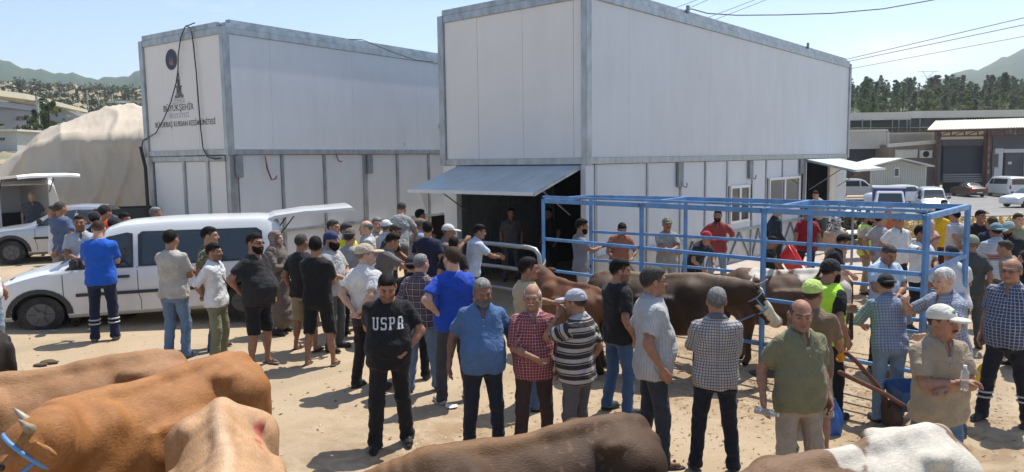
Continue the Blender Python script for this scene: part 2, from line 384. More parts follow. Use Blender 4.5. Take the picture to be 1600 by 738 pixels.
def cloth(c1, kind='plain', c2=(1, 1, 1), s=.03, c3=None, w=.25, rough=.9):
    key = 'cloth_%s_%s_%s_%s' % (kind, '_'.join('%02x' % int(255 * v) for v in c1), '_'.join('%02x' % int(255 * v) for v in c2), int(s * 1000))
    if key in MATS: return MATS[key]
    m = bpy.data.materials.new(key); m.use_nodes = True; MATS[key] = m; n = m.node_tree; K = n.links.new
    b = n.nodes['Principled BSDF']; b.inputs['Roughness'].default_value = rough; b.inputs['Specular IOR Level'].default_value = .25
    b.inputs['Sheen Weight'].default_value = .08
    a = n.nodes.new('ShaderNodeAttribute'); a.attribute_name = 'pc'; sep = n.nodes.new('ShaderNodeSeparateXYZ'); K(a.outputs['Vector'], sep.inputs['Vector'])
    def M(op, x, y=None, z=None):
        q = n.nodes.new('ShaderNodeMath'); q.operation = op
        for i, v in enumerate((x, y, z)):
            if v is None: continue
            if isinstance(v, (int, float)): q.inputs[i].default_value = v
            else: K(v, q.inputs[i])
        return q.outputs[0]
    def band(v, size, width, ph=0.0):
        f = M('FRACT', M('ADD', M('DIVIDE', v, size), ph + 50)); return M('LESS_THAN', f, width)
    def mix(f, A, B):
        q = n.nodes.new('ShaderNodeMix'); q.data_type = 'RGBA'
        if isinstance(f, (int, float)): q.inputs['Factor'].default_value = f
        else: K(f, q.inputs['Factor'])
        for nm, v in (('A', A), ('B', B)):
            if isinstance(v, tuple): q.inputs[nm].default_value = (*v, 1)
            else: K(v, q.inputs[nm])
        return q.outputs['Result']
    u, v = sep.outputs[0], sep.outputs[1]
    if kind == 'plain': col = mix(0.0, c1, c1)
    elif kind == 'check':
        f = M('MULTIPLY', M('ADD', band(u, s, w), band(v, s, w)), .5); col = mix(f, c1, c2)
    elif kind == 'grid':
        f = M('MULTIPLY', M('MAXIMUM', band(u, s, w), band(v, s, w)), .8); col = mix(f, c1, c2)
    elif kind == 'plaid':
        f = M('MULTIPLY', M('ADD', band(u, s, .5), band(v, s, .5)), .5); col = mix(f, c1, c2)
        g = M('MAXIMUM', band(u, s, .08, .33), band(v, s, .08, .33)); col = mix(g, col, c3 or (.7, .7, .7))
    elif kind == 'hstripe':
        col = mix(band(v, s, w), c1, c2); col = mix(band(v, s * .5, .12, .4), col, c3 or c2)
    elif kind == 'vstripe': col = mix(M('MULTIPLY', band(u, s, w), .8), c1, c2)
    elif kind == 'chest':
        f = M('MULTIPLY', M('GREATER_THAN', v, .20), M('LESS_THAN', v, .30)); col = mix(f, mix(M('MULTIPLY', band(v, .05, .3), .45), c1, (.2, .3, .45)), mix(band(v, .035, .5), c2, c3 or (.4, .15, .12)))
    elif kind == 'camo':
        q = n.nodes.new('ShaderNodeTexNoise'); q.inputs['Scale'].default_value = 14; q.inputs['Detail'].default_value = 3; K(a.outputs['Vector'], q.inputs['Vector'])
        col = mix(M('GREATER_THAN', q.outputs['Fac'], .5), c1, c2); col = mix(M('GREATER_THAN', q.outputs['Fac'], .6), col, c3 or c1)
    t = n.nodes.new('ShaderNodeTexCoord'); nz = n.nodes.new('ShaderNodeTexNoise'); nz.inputs['Scale'].default_value = 7; nz.inputs['Detail'].default_value = 6
    K(t.outputs['Object'], nz.inputs['Vector'])
    r = n.nodes.new('ShaderNodeMapRange'); r.inputs['From Min'].default_value = .3; r.inputs['From Max'].default_value = .7
    r.inputs['To Min'].default_value = .86; r.inputs['To Max'].default_value = 1.12; K(nz.outputs['Fac'], r.inputs['Value'])
    mu = n.nodes.new('ShaderNodeMix'); mu.data_type = 'RGBA'; mu.blend_type = 'MULTIPLY'; mu.inputs['Factor'].default_value = 1
    K(col, mu.inputs['A']); K(r.outputs['Result'], mu.inputs['B']); K(mu.outputs['Result'], b.inputs['Base Color'])
    n3 = n.nodes.new('ShaderNodeTexNoise'); n3.inputs['Scale'].default_value = 11; n3.inputs['Detail'].default_value = 3; n3.inputs['Distortion'].default_value = 1.2
    K(t.outputs['Object'], n3.inputs['Vector'])
    n4 = n.nodes.new('ShaderNodeTexNoise'); n4.inputs['Scale'].default_value = 160; K(t.outputs['Object'], n4.inputs['Vector'])
    hs = M('ADD', M('MULTIPLY', n3.outputs['Fac'], 1.6), M('MULTIPLY', n4.outputs['Fac'], .05))
    bp = n.nodes.new('ShaderNodeBump'); bp.inputs['Strength'].default_value = .55; bp.inputs['Distance'].default_value = .035
    K(hs, bp.inputs['Height']); K(bp.outputs['Normal'], b.inputs['Normal'])
    return m
# ------------------------------------------------------------------ the body
TZ = np.array([-.15, -.08, -.02, .05, .12, .22, .32, .40, .455, .50, .535, .57])
TW = np.array([.150, .172, .176, .168, .160, .160, .172, .180, .168, .130, .088, .060])
TD = np.array([.105, .120, .122, .112, .106, .108, .118, .120, .110, .092, .074, .058])
def torso(fr, off=0.0, belly=0.0, fat=0.0, k=.03, z0=-.15, z1=.575, flare=0.0, op='+'):
    bz = np.exp(-((TZ - .13) / .15) ** 2)
    w = TW + off + fat * .035 * np.exp(-((TZ - .12) / .22) ** 2) + belly * .03 * bz
    dd = TD + off + belly * .055 * bz + fat * .02
    cy = np.interp(TZ, [-.15, .1, .32, .5, .575], [.0, .0, .01, .018, .008]) - belly * .055 * bz
    w = w + flare * np.clip(.08 - TZ, 0, 1); dd = dd + flare * np.clip(.08 - TZ, 0, 1)
    def fn(X, Y, Z):
        x, y, z = fr.loc(X, Y, Z); sh = z.shape
        if z.ndim == 3 and z.shape[0] == 1 and z.shape[1] == 1: pass
        zi = z.ravel()
        W = np.interp(zi, TZ, w).astype(F32).reshape(sh); Dp = np.interp(zi, TZ, dd).astype(F32).reshape(sh); C = np.interp(zi, TZ, cy).astype(F32).reshape(sh)
        q = (np.abs(x / W) ** F32(2.3) + np.abs((y - C) / Dp) ** F32(2.3)) ** F32(1 / 2.3)
        d = (q - 1) * np.minimum(W, Dp)
        return np.maximum(d, np.maximum(z - F32(z1), F32(z0) - z))
    m = max(w.max(), dd.max() + .07)
    lo, hi = fr.bbox(np.array([-w.max(), -dd.max() - .07 * belly - .01, z0]), np.array([w.max(), dd.max() + .02, z1]))
    return (op, fn, lo, hi, k)
def ik(s, t, l1, l2, pole):
    s = np.asarray(s, float); t = np.asarray(t, float); d = t - s; L_ = np.linalg.norm(d)
    if L_ > (l1 + l2) * .999: t = s + d / L_ * (l1 + l2) * .999; d = t - s; L_ = np.linalg.norm(d)
    u = d / L_; p = np.asarray(pole, float); p = p - u * (p @ u); p /= max(np.linalg.norm(p), 1e-6)
    a = (l1 * l1 - l2 * l2 + L_ * L_) / (2 * L_); hh = math.sqrt(max(l1 * l1 - a * a, 0))
    return s + u * a + p * hh, t
ARM = {  # wrist in the chest frame (x outward), elbow direction, finger curl
    'down': ((.25, -.03, -.035), (.3, 1, 0), .35), 'downf': ((.22, -.14, -.01), (.5, 1, 0), .45), 'out': ((.33, -.03, -.02), (.3, 1, 0), .35),
    'back': ((.035, .185, .03), (1, .7, 0), .7), 'hip': ((.20, .04, .09), (1, .5, 0), .5), 'hipf': ((.17, -.12, .04), (1, .6, 0), .6),
    'hipb': ((.15, .15, .06), (1, .3, 0), .35), 'fold': ((-.06, -.19, .20), (1, -.1, -.9), .3), 'fold2': ((-.04, -.215, .25), (1, -.1, -.7), .5),
    'chest': ((.03, -.30, .22), (.8, .3, -1), .75), 'belly': ((.02, -.27, .12), (1, .3, -.4), .6), 'chin': ((.05, -.2, .54), (.7, -.2, -1), .7), 'pocket': ((.2, -.04, .0), (1, .5, 0), .6),
    'fwd': ((.12, -.46, .22), (.5, .1, -1), .5), 'rail': ((.16, -.40, .22), (.9, .2, -.6), .5), 'railx': ((-.05, -.36, .20), (1, .1, -.5), .3), 'up': ((.16, -.34, .62), (.8, .1, -1), .8),
    'reach': ((.15, -.50, .38), (.6, .1, -1), .3), 'lap': ((.12, -.36, -.02), (.8, .4, -.2), .4), 'ground': ((.12, -.30, -.02), (.6, .4, -.4), .5)}
def hand_prims(wr, d, n, side, curl, grow=1.0):
    """wr wrist, d pointing to the fingers, n palm normal, side +1/-1"""
    d = d / np.linalg.norm(d); n = n - d * (n @ d); n /= max(np.linalg.norm(n), 1e-6); a = np.cross(d, n) * side   # a points to the thumb side
    P = []
    P.append(cone(wr, wr + d * .03, .024 * grow, .022 * grow, .01))
    for i, (o, ln) in enumerate(zip((.030, .010, -.010, -.028), (.072, .080, .074, .058))):
        k0 = wr + d * .088 * (1 - .06 * abs(i - 1)) + a * o
        P.append(cone(wr + d * .02 + a * o * .6, k0, .0145 * grow, .0115 * grow, .012))
        c1 = curl * 1.1 + .05 * i; d1 = d * math.cos(c1) + n * math.sin(c1); k1 = k0 + d1 * ln * .5
        c2 = curl * 2.4 + .05 * i; d2 = d * math.cos(c2) + n * math.sin(c2); k2 = k1 + d2 * ln * .48
        P.append(cone(k0, k1, .0098 * grow, .0088 * grow, .003)); P.append(cone(k1, k2, .0088 * grow, .0072 * grow, .003))
    t0 = wr + d * .028 + a * .022; dt = d * .72 + a * .62 + n * (.25 + .3 * curl); dt /= np.linalg.norm(dt)
    t1 = t0 + dt * .042; dt2 = d * .9 + a * (.3 - .5 * curl) + n * (.3 + .5 * curl); dt2 /= np.linalg.norm(dt2)
    P.append(cone(t0, t1, .0145 * grow, .0115 * grow, .008)); P.append(cone(t1, t1 + dt2 * .034, .0112 * grow, .0085 * grow, .003))
    return P
def head_prims(H, fem=False, fat=0.0):
    e = lambda c, r, k=.02, op='+': ell(H, c, r, k, op)
    P = [e((0, .014, .030), (.076, .097, .088)), e((0, -.030, -.030), (.062 + fat * .008, .063, .085), .03),
         e((0, -.036, -.080), (.046 + fat * .012, .046, .034), .025)]
    for s in (-1, 1):
        P.append(e((s * .040, -.062, -.030), (.022, .024, .022), .02))
        P.append(e((s * .031, -.100, .004), (.017, .016, .012), .012, '-'))
        P.append(e((s * .031, -.080, .004), (.0125, .0125, .0125), .003))
        P.append(e((s * .079, .012, -.006), (.010, .021, .032), .008))
    P.append(lcone(H, (-.040, -.078, .026), (-.008, -.088, .024), .009, .010, .014)); P.append(lcone(H, (.040, -.078, .026), (.008, -.088, .024), .009, .010, .014))
    P.append(lcone(H, (0, -.090, .010), (0, -.112, -.026), .0085, .0135, .012)); P.append(e((-.012, -.102, -.031), (.009, .010, .008), .006)); P.append(e((.012, -.102, -.031), (.009, .010, .008), .006))
    P.append(lcone(H, (-.018, -.091, -.057), (.018, -.091, -.057), .0065, .0065, .006)); P.append(lcone(H, (-.014, -.089, -.067), (.014, -.089, -.067), .0075, .0075, .006))
    P.append(lcone(H, (-.028, -.096, -.0615), (.028, -.096, -.0615), .0028, .0028, .003, '-'))
    P.append(e((0, -.080, -.094), (.020, .018, .017), .018))
    return P
SKINS = {'n': (.40, .225, .145), 't': (.31, .16, .10), 'd': (.23, .115, .07), 'p': (.50, .31, .22)}
HAIRC = {'k': (.010, .008, .007), 'b': (.05, .032, .02), 'g': (.17, .165, .16), 'w': (.52, .51, .49), 's': (.048, .045, .043)}
def hair_mat(kc):
    return mat('hair_' + kc, HAIRC[kc], .62, var=.35, scale=60, bump=.6, bscale=130, stretch=(1, 1, .4))
PEOPLE = []
M_HAIR = attr_mat('hair', .70, bump=.35, bscale=120, var=.35, vscale=45, spec=.12)
def person(label, x, yh, yf=None, h=1.74, a=0, z=0.0, at=None, top=None, sleeve='short', tuck=False, low=None, shorts=False, arms=('down', 'down'), hx=0, hp=0, lean=0,
           belly=0.0, fat=0.0, hair=('short', 'k'), face='', skin='n', shoes=(.03, .03, .03), stance=.1, step=.0, cap=None, collar=True, sit=False, seed=None,
           glasses=None, hem=-.12, group=None, dress=None, glove=None, scarf=None, vest=None, sandals=False, knee=0.0, fig='person', upto=None, weight=1.0, boots=None, reflective=False, pz=.945, wear=None):
    idx = len(PEOPLE); rs = np.random.RandomState(idx * 7 + 3); fat += .20; belly += .10; hx += rs.uniform(-7, 7); step += rs.uniform(0, .035)
    if at is not None: wx, wy = at; sc = h / 1.75
    elif yf is not None:
        wx, wy = G(x, yf); d = ray(x, yh); t = wy / d.y; hh = CAMH + d.z * t - ground_z(wx, wy); sc = min(max(hh / 1.75, .90), 1.12)
    else:
        sc = h / 1.75; Tq = Frame((0, 0, .50 if sit else pz), rotx(math.radians(lean))); Hq = Tq.R @ rotx(math.radians(hp - lean * .45))
        top_z = (Tq.w((0, .012, .530)) + Hq @ np.array([0, -.020, .145]))[2] + .122
        wx, wy = G(x, yh, top_z * sc + z)
    gz = ground_z(wx, wy) + z
    root = thing('person', label, 'woman' if scarf else 'man', (wx, wy, gz), math.radians(a), group, sc)
    PEOPLE.append((label, round(wx, 2), round(wy, 2), round(sc, 2)))
    dist = wy
    LB, LC, LH, LF = (.030, .0152, .0072, .0070) if dist < 9.6 else ((.038, .0225, .0108, .0104) if dist < 13.5 else (.044, .030, .0138, .0130))
    # joints
    seat_z = .50 if sit else pz
    T = Frame((0, 0, seat_z), rotx(math.radians(lean)) @ rotz(math.radians(rs.uniform(-3, 3))))
    nb = T.w((0, .012, .530)); Hd = T.R @ rotz(math.radians(hx)) @ rotx(math.radians(hp - lean * .45))
    H = Frame(nb + Hd @ np.array([0, -.022, .150]), Hd); H.k = 1.075
    body = [torso(T, -.012, belly, fat), cone(nb - Hd @ np.array([0, 0, .02]), H.w((0, .015, -.05)), .064 + fat * .012, .058 + fat * .012, .02)]
    legs = []
    for s in (-1, 1):
        hip = np.array([s * .092, 0, seat_z - .04])
        if sit: ank = np.array([s * .15, -.40 - .05 * rs.rand(), .09]); kn = np.array([s * .17, -.42, .50])
        else:
            st = step * s + rs.uniform(-.02, .02); ank = np.array([s * (.095 + stance * .6), st, .085])
            kn, ank = ik(hip, ank, .425, .402, (s * .12, -1 - knee, 0))
        legs.append((s, hip, kn, ank))
        body += [cone(hip, kn, .083 + fat * .01, .052, .03), cone(kn + np.array([0, .012, -.04]), kn * .45 + ank * .55 + np.array([0, .012, 0]), .052, .055, .03), cone(kn, ank, .05, .036, .03),
                 cone(ank + A3(0, .02, -.045), ank + A3(s * .02, -.13, -.055), .034, .028, .02)]
    AR = []
    for s, pose in zip((-1, 1), arms):
        if isinstance(pose, str): wt, pole, curl = ARM[pose]
        else: wt, pole, curl = pose
        sh = T.w((s * .172, .012, .448)); sgn = np.array([s, 1, 1])
        el, wr = ik(sh, T.w(np.array(wt) * sgn), .285, .262, T.d(np.array(pole) * sgn))
        AR.append((s, sh, el, wr, curl))
        f = 1 + fat * .18
        body += [cone(sh, el, .053 * f, .041 * f, .03), cone(el, el * .65 + wr * .35, .041 * f, .041 * f, .02), cone(el * .65 + wr * .35, wr, .041 * f, .0265, .02)]
    V, Q = surface(body, LB, margin=LB * 1.5)
    chunks = [(V, Q)]
    hp_ = [cone(nb + Hd @ np.array([0, 0, .02]), H.w((0, .015, -.05)), .0635 + fat * .012, .0575 + fat * .012, .02)] + head_prims(H, fat=fat)
    Vh, Qh = surface(hp_, LH, margin=LH * 1.5)
    nbody = len(V); chunks.append((Vh, Qh)); hn = []
    for s, sh, el, wr, curl in AR:
        d = (wr - el) / np.linalg.norm(wr - el)
        nn = T.d((-s, -.15, 0)); nn = nn - d * (nn @ d)
        if np.linalg.norm(nn) < .35: nn = T.d((0, -.1, -1))
        hpz = [cone(wr - d * .035, wr, .029, .026, .01)] + hand_prims(wr, d, nn, s, curl, 1.0 if LF < .007 else 1.18)
        vq = surface(hpz, LF, margin=LF * 1.5)
        if glove: hn.append(vq)
        else: chunks.append(vq)
    V, Q = merge(chunks)
    # colouring of the skin: brows, eyes, lips, stubble
    sk = np.array(SKINS[skin]) * (1 + rs.uniform(-.06, .06)); C = np.ones((len(V), 4)); C[:, :3] = sk
    hd = slice(nbody, nbody + len(Vh)); q = H.inv(Vh); ch = C[hd, :3]; ch *= 1.04
    hc = np.array(HAIRC[hair[1]])
    X, Y, Z = q.T; ax_ = np.abs(X)
    def blend(mask, col, f=1.0):
        ch[mask] = ch[mask] * (1 - f) + np.asarray(col) * f
    blend((Y < -.05) & (Z < -.02) & (Z > -.05) & (ax_ > .02) & (ax_ < .06), sk * np.array([1.15, .9, .85]), .6)
    blend((np.abs(X) < .022) & (Y < -.09) & (Z < .0) & (Z > -.045), sk * np.array([1.15, .9, .85]), .6)
    blend((Y < -.062) & (np.abs(Z - (.0245 + .002 * (ax_ > .03))) < .0068) & (ax_ > .010) & (ax_ < .052), hc if hair[1] not in 'w' else (.35, .33, .3), .85)
    ed = np.sqrt((ax_ - .031) ** 2 + ((Z - .004) * 1.7) ** 2)
    blend((Y < -.065) & (ed < .017), sk * .45, .6)
    blend((Y < -.07) & (ed < .0105), (.15, .12, .10), .7)
    blend((Y < -.07) & (ed < .0058), (.02, .015, .012), 1)
    blend((Y < -.080) & (ax_ < .024) & (np.abs(Z + .062) < .0105), sk * np.array([.95, .62, .62]), .8)
    blend((Y < -.080) & (ax_ < .026) & (np.abs(Z + .0615) < .003), sk * .3, .8)
    if 'u' in face:   # stubble
        blend((Z < -.028) & (Y < .0) & ~((ax_ < .022) & (np.abs(Z + .062) < .009)) & (Z > -.13), np.array(HAIRC['k'] if hair[1] in 'kb' else (.09, .085, .08)) + .015, .42)
    if hair[0] in ('buzz', 'bald'):
        hl = np.interp(Y, [-.09, -.03, .02, .07, .11], [.075, .055, .02, -.03, -.05]); blend((Z > hl) & (Z > -.03), hc, .55 if hair[0] == 'buzz' else .0)
    C[hd, :3] = ch
    b = link('body', np_mesh('body', V, Q, {'tint': C}), M_SKIN, root)
    # ---- hair and beard
    hm = M_HAIR; st = hair[0]
    def hair_link(nm, vq, col=None, edge=True):
        q_ = H.inv(vq[0]); hcol = np.array(HAIRC[col or hair[1]]); cc = np.ones((len(vq[0]), 4)); cc[:, :3] = hcol
        gx = RNG.uniform(-1, 1, len(q_)); cc[:, :3] *= (1 + (.40 if col is None and hair[1] in 'gws' else .2) * gx)[:, None]; cc[:, :3] *= (.72 + .5 * np.clip((q_[:, 2] - .0) / .1, 0, 1))[:, None] if hair[1] in 'sg' else 1
        if edge:
            hl = np.interp(q_[:, 1], [-.085, -.035, .005, .04, .085, .12], [.066, .054, .004, -.018, -.056, -.070]); f = np.clip((q_[:, 2] - hl) / (.045 if st != 'buzz' else .09), 0, 1); f = np.where(q_[:, 1] < -.03, 1, f); f = (.35 + .65 * f)[:, None]
            cc[:, :3] = cc[:, :3] * f + sk * .62 * (1 - f)
        return link(nm, np_mesh(nm, *vq, {'tint': cc}), M_HAIR, root)
    wob = lambda am, fr_: (lambda X_, Y_, Z_: F32(am) * (np.sin(fr_ * X_ + 2) * np.sin(fr_ * 1.1 * Y_ + 1) * np.sin(fr_ * .9 * Z_)).astype(F32))
    def hl_cut(front, side, nape, y0=-.085):
        def fn(X_, Y_, Z_):
            lx, ly, lz = H.loc(X_, Y_, Z_)
            hl = np.interp(ly.ravel(), [y0, -.052, -.036, -.020, .01, .04, .085, .12], [front, front - .004, side + .022, side - .022, side - .012, side - .02, nape, nape - .02]).astype(F32).reshape(ly.shape)
            hl = hl + (F32(.005) * np.sin(95 * lx + 2) * np.sin(70 * ly)).astype(F32)
            return (hl - lz) * F32(.8)
        return ('&', fn, A3(-9, -9, -9), A3(9, 9, 9), 0)
    capc = cap[0] if cap else None
    def undercap():
        return ('&', lambda X_, Y_, Z_: (lambda q_: q_[2] + q_[1] * F32(.10) - F32(.030 if capc != 'kerchief' else .014))(H.loc(X_, Y_, Z_)), A3(-9, -9, -9), A3(9, 9, 9), 0)
    if st in ('short', 'curly', 'buzz', 'thick') and not scarf:
        o = {'short': .009, 'buzz': .002, 'curly': .016, 'thick': .016}[st]; os_ = {'short': .0045, 'buzz': .0025, 'curly': .012, 'thick': .006}[st]
        P = [ell(H, (0, .016, .031), (.0765 + os_, .0975 + os_, .088 + o)), ell(H, (rs.uniform(-.01, .01), -.002, .078), (.056 + o * .8, .080 + o * .6, .036 + o * 1.2), .014)]
        P.append(ell(H, (0, -.088, .016), (.060, .045, .055), .004, '-'))
        for s in (-1, 1): P.append(ell(H, (s * .084, .012, -.010), (.022, .019, .030), .004, '-'))
        P.append(hl_cut(.064, .004, -.058))
        if cap and capc != 'skull': P.append(undercap())
        vq = surface(P, LH, margin=LH * 1.5, post=wob(.0030 if st != 'curly' else .008, 150 if st != 'curly' else 120))
        hair_link('hair', vq)
    elif st in ('bald', 'thin') and not scarf:
        P = [ell(H, (0, .018, .022), (.083, .103, .084))]
        P.append(ell(H, (0, -.02, .085), (.066, .115, .060) if st == 'bald' else (.05, .10, .05), .01, '-'))
        P.append(ell(H, (0, -.10, .02), (.085, .085, .09), .006, '-'))
        for s in (-1, 1): P.append(ell(H, (s * .082, -.004, -.018), (.024, .026, .036), .006, '-'))
        P.append(hl_cut(.05, .01, -.058))
        if cap and capc != 'skull': P.append(undercap())
        vq = surface(P, LH, margin=LH * 1.5, post=wob(.003, 70))
        if len(vq[0]) > 20: hair_link('hair', vq)
    if 'b' in face or 'B' in face:
        o = .010 if 'b' in face else .018
        P = [ell(H, (0, -.034, -.055), (.060 + o + fat * .01, .058 + o, .060 + o)), ell(H, (0, -.055, -.098), (.035 + o, .035 + o, .018 + o * 1.6), .02)]
        def bc(X_, Y_, Z_):
            lx, ly, lz = H.loc(X_, Y_, Z_); hl = np.interp(np.abs(lx).ravel(), [0, .03, .05, .09], [-.036, -.040, -.02, .02]).astype(F32).reshape(lx.shape)
            return np.maximum(lz - hl, (ly + F32(.004)) * F32(.8))
        P.append(('&', bc, A3(-9, -9, -9), A3(9, 9, 9), 0)); P.append(ell(H, (0, -.115, -.062), (.022, .04, .0085), .004, '-'))
        vq = surface(P, LH, margin=LH * 1.5, post=wob(.0035, 80))
        if len(vq[0]) > 20: hair_link('beard', vq, 'k' if 'k' in face else hair[1], edge=False)
    if 'm' in face or 'B' in face:
        P = [lcone(H, (-.026, -.098, -.050), (0, -.110, -.045), .006, .008, .004), lcone(H, (.026, -.098, -.050), (0, -.110, -.045), .006, .008, .004)]
        hair_link('moustache', surface(P, min(LH, .006), margin=.01), edge=False)
    # ---- headwear
    if cap:
        kind, cc = cap[0], cap[1]; cm = cloth(cc); P = [ell(H, (0, .014, .034), (.090, .110, .098))]
        zc = .028 if kind != 'kerchief' else .012
        P.append(('&', lambda X_, Y_, Z_: (F32(zc) - (lambda q_: q_[2] + q_[1] * F32(.10))(H.loc(X_, Y_, Z_))), A3(-9, -9, -9), A3(9, 9, 9), 0))
        if kind == 'cap':
            back = -1 if len(cap) > 2 and cap[2] == 'rev' else 1
            vis = [ell(H, (0, back * -.128, .034), (.068, .078, .020), .01), ell(H, (0, back * -.115, .010), (.078, .09, .022), .006, '-')]
            vv = surface(vis, LH, margin=LH * 1.5)
            if len(vv[0]): link('visor', np_mesh('visor', *vv), cm if len(cap) < 4 else cloth(cap[3]), root)
        if kind == 'flat': P.insert(1, ell(H, (0, -.03, .055), (.095, .125, .045), .03))
        if kind == 'skull': P = [cone(H.w((0, .016, .045)), H.w((0, .016, .060)), .088, .082, .01), ell(H, (0, .014, .06), (.088, .105, .03), .02)]
        vq = surface(P, LH, margin=LH * 1.5)
        pc = np.zeros((len(vq[0]), 3)); ql = H.inv(vq[0]); pc[:, 0] = np.arctan2(ql[:, 0], -ql[:, 1]) * .09; pc[:, 1] = ql[:, 2]
        hn_ = 'cap' if kind in ('cap', 'flat') else ('skullcap' if kind == 'skull' else 'kerchief')
        link(hn_, np_mesh(hn_, *vq, {'pc': pc}), cm if len(cap) < 5 else cap[4], root)
        if kind == 'kerchief':
            link('knot', np_mesh('knot', *surface([ell(H, (0, .125, .0), (.02, .018, .016)), lcone(H, (0, .13, -.01), (.02, .14, -.07), .012, .016)], LH)), cm, root)
    if scarf:
        P = [ell(H, (0, .018, .028), (.094, .116, .104)), ell(H, (0, .0, -.08), (.085, .09, .09), .04), torso(T, .022, belly, fat, k=.04, z0=.40, z1=.6), cone(T.w((-.13, 0, .49)), T.w((.13, 0, .49)), .08, .08, .04)]
        P.append(ell(H, (0, -.13, -.01), (.058, .09, .075), .012, '-'))
        vq = surface(P, LC, margin=LC * 1.5); pc = vq[0].copy(); pc[:, 1] = vq[0][:, 2]
        link('headscarf', np_mesh('headscarf', *vq, {'pc': pc}), scarf, root)
    if glasses:
        P = MB(); r = .0022
        for s in (-1, 1):
            pts = [H.w((s * (.032 + .019 * math.cos(t)), -.100 + .004 * abs(math.cos(t)), .003 + .014 * math.sin(t))) for t in np.linspace(0, 2 * math.pi, 10)[:-1]]
            P.tube(pts, r, 5, closed=True); P.tube([H.w((s * .051, -.094, .006)), H.w((s * .080, -.02, .008)), H.w((s * .082, .015, .0))], r, 5)
        P.tube([H.w((-.013, -.104, .006)), H.w((.013, -.104, .006))], r, 5)
        g = P.build('glasses', M_BLACK, root)
        if glasses == 'sun':
            for s in (-1, 1): MB().add([H.w((s * (.032 + .019 * math.cos(t)), -.1015, .003 + .014 * math.sin(t))) for t in np.linspace(0, 2 * math.pi, 11)[:-1]], [tuple(range(10))]).build('lens', M_BLACK, g)
    # ---- garments
    ph = rs.uniform(0, 6, 8)
    def folds(am):
        def f(X_, Y_, Z_):
            X_, Y_, Z_ = X_.astype(F32), Y_.astype(F32), Z_.astype(F32)
            return F32(am) * (np.sin(24 * Z_ + 13 * X_ + 2.2 * np.sin(11 * X_ - 9 * Z_ + F32(ph[0])) + F32(ph[1])) + .7 * np.sin(-17 * Z_ + 29 * X_ + 14 * Y_ + 2 * np.sin(15 * Z_ + F32(ph[2])) + F32(ph[3]))
                              + .5 * np.sin(43 * Z_ - 21 * X_ + 19 * Y_ + F32(ph[4])))
        return f
    def coords(V_):
        q_ = T.inv(V_); pc = np.zeros((len(V_), 3)); pc[:, 0] = np.arctan2(q_[:, 0], -q_[:, 1]) * .17; pc[:, 1] = q_[:, 2]
        for s, sh, el, wr, curl in AR:
            for p0, p1, base in ((sh, el, 0), (el, wr, .285)):
                d = p1 - p0; L_ = np.linalg.norm(d); d = d / L_; r = V_ - p0; t = r @ d; rad = r - np.outer(t, d); rr = np.linalg.norm(rad, axis=1)
                m = (rr < .095) & (t > -.0) & (t < L_ + .03) & (q_[:, 0] * s > .185 if base == 0 else rr < .075)
                e1 = np.cross(d, (0, 1, .01)); e1 /= np.linalg.norm(e1); e2 = np.cross(d, e1)
                pc[m, 0] = np.arctan2(rad[m] @ e1, rad[m] @ e2) * .065; pc[m, 1] = .5 - base - t[m]
        pc[:, 2] = V_[:, 1]
        return pc
    if top is not None:
        P = []
        lens = {'short': .72, 'half': 1.0, 'cap': .3, 'long': 2.0}[sleeve]
        of = .018 if tuck or sleeve != 'short' else .022
        for s, sh, el, wr, curl in AR:
            P.append(cone(sh - (T.d((s * .03, 0, 0))), sh + (el - sh) * .5, .056 + of * .2 + fat * .012, .054 + of * .4 + fat * .01, .02))
            f1 = min(lens, 1.0); E = sh + (el - sh) * f1
            P.append(cone(sh, E, .056 + of * .2 + fat * .012, .054 + of * .55 + fat * .008, .02))
            if lens > 1.5:
                P.append(cone(el, wr, .057, .040, .02)); E2 = wr; dv = (wr - el) / np.linalg.norm(wr - el)
                P.append(cone(E2 + dv * .045, E2 + dv * .12, .05, .05, .003, '-'))
            else:
                dv = (el - sh) / np.linalg.norm(el - sh); P.append(cone(E + dv * .062, E + dv * .20, .078, .095, .003, '-'))
        P.append(torso(T, of - .004, belly, fat, k=.03, z0=-.16, z1=.55, flare=0 if tuck else .10))
        if collar: P.append(ell(T, (0, -.125, .475), (.020, .06, .055), .004, '-'))
        nk = ell(T, (0, -.045, .560), (.066, .080, .085) if not collar else (.054, .068, .095), .006, '-'); P.append(nk)
        P.append(cone(nb - Hd @ np.array([0, 0, .03]), nb + Hd @ np.array([0, 0, .1]), .062, .062, .003, '-'))
        hz = .03 if tuck else hem
        P.append(('&', lambda X_, Y_, Z_: (lambda q_: np.where(np.abs(q_[0]) < (.22 + fat * .04), F32(hz) + F32(.006) * np.sin(q_[0] * 40) - q_[2], F32(-1)))(T.loc(X_, Y_, Z_)), A3(-9, -9, -9), A3(9, 9, 9), 0))
        # the hem plane must not cut arms hanging lower than it: only the trunk is that low
        vq = surface(P, LC, margin=LC * 1.5, post=folds(.0042))
        so = link('shirt' if collar else 't_shirt', np_mesh('shirt', *vq, {'pc': coords(vq[0])}), top, root)
        if collar:
            cv = []; N_ = 26
            for q_ in range(N_ + 1):
                f = math.radians(12 + 336 * q_ / N_); cf, sf = math.cos(f), math.sin(f); zt = .560 - .030 * cf; pt = .030 * max(0, cf) ** 6
                for rx_, ry_, dz_ in ((.062, .068, -.03), (.066, .073, .0), (.070, .077, .004), (.112 + pt * .3, .106, -.046 - pt), (.106, .100, -.050 - pt)): cv.append(T.w((rx_ * sf, .004 - ry_ * cf, zt + dz_)))
            MB().add(cv, [(5 * a_ + b_, 5 * a_ + b_ + 1, 5 * a_ + b_ + 6, 5 * a_ + b_ + 5) for a_ in range(N_) for b_ in range(4)]).build('collar', top if 'grid' not in top.name else top, root, smooth=True, fix=False)
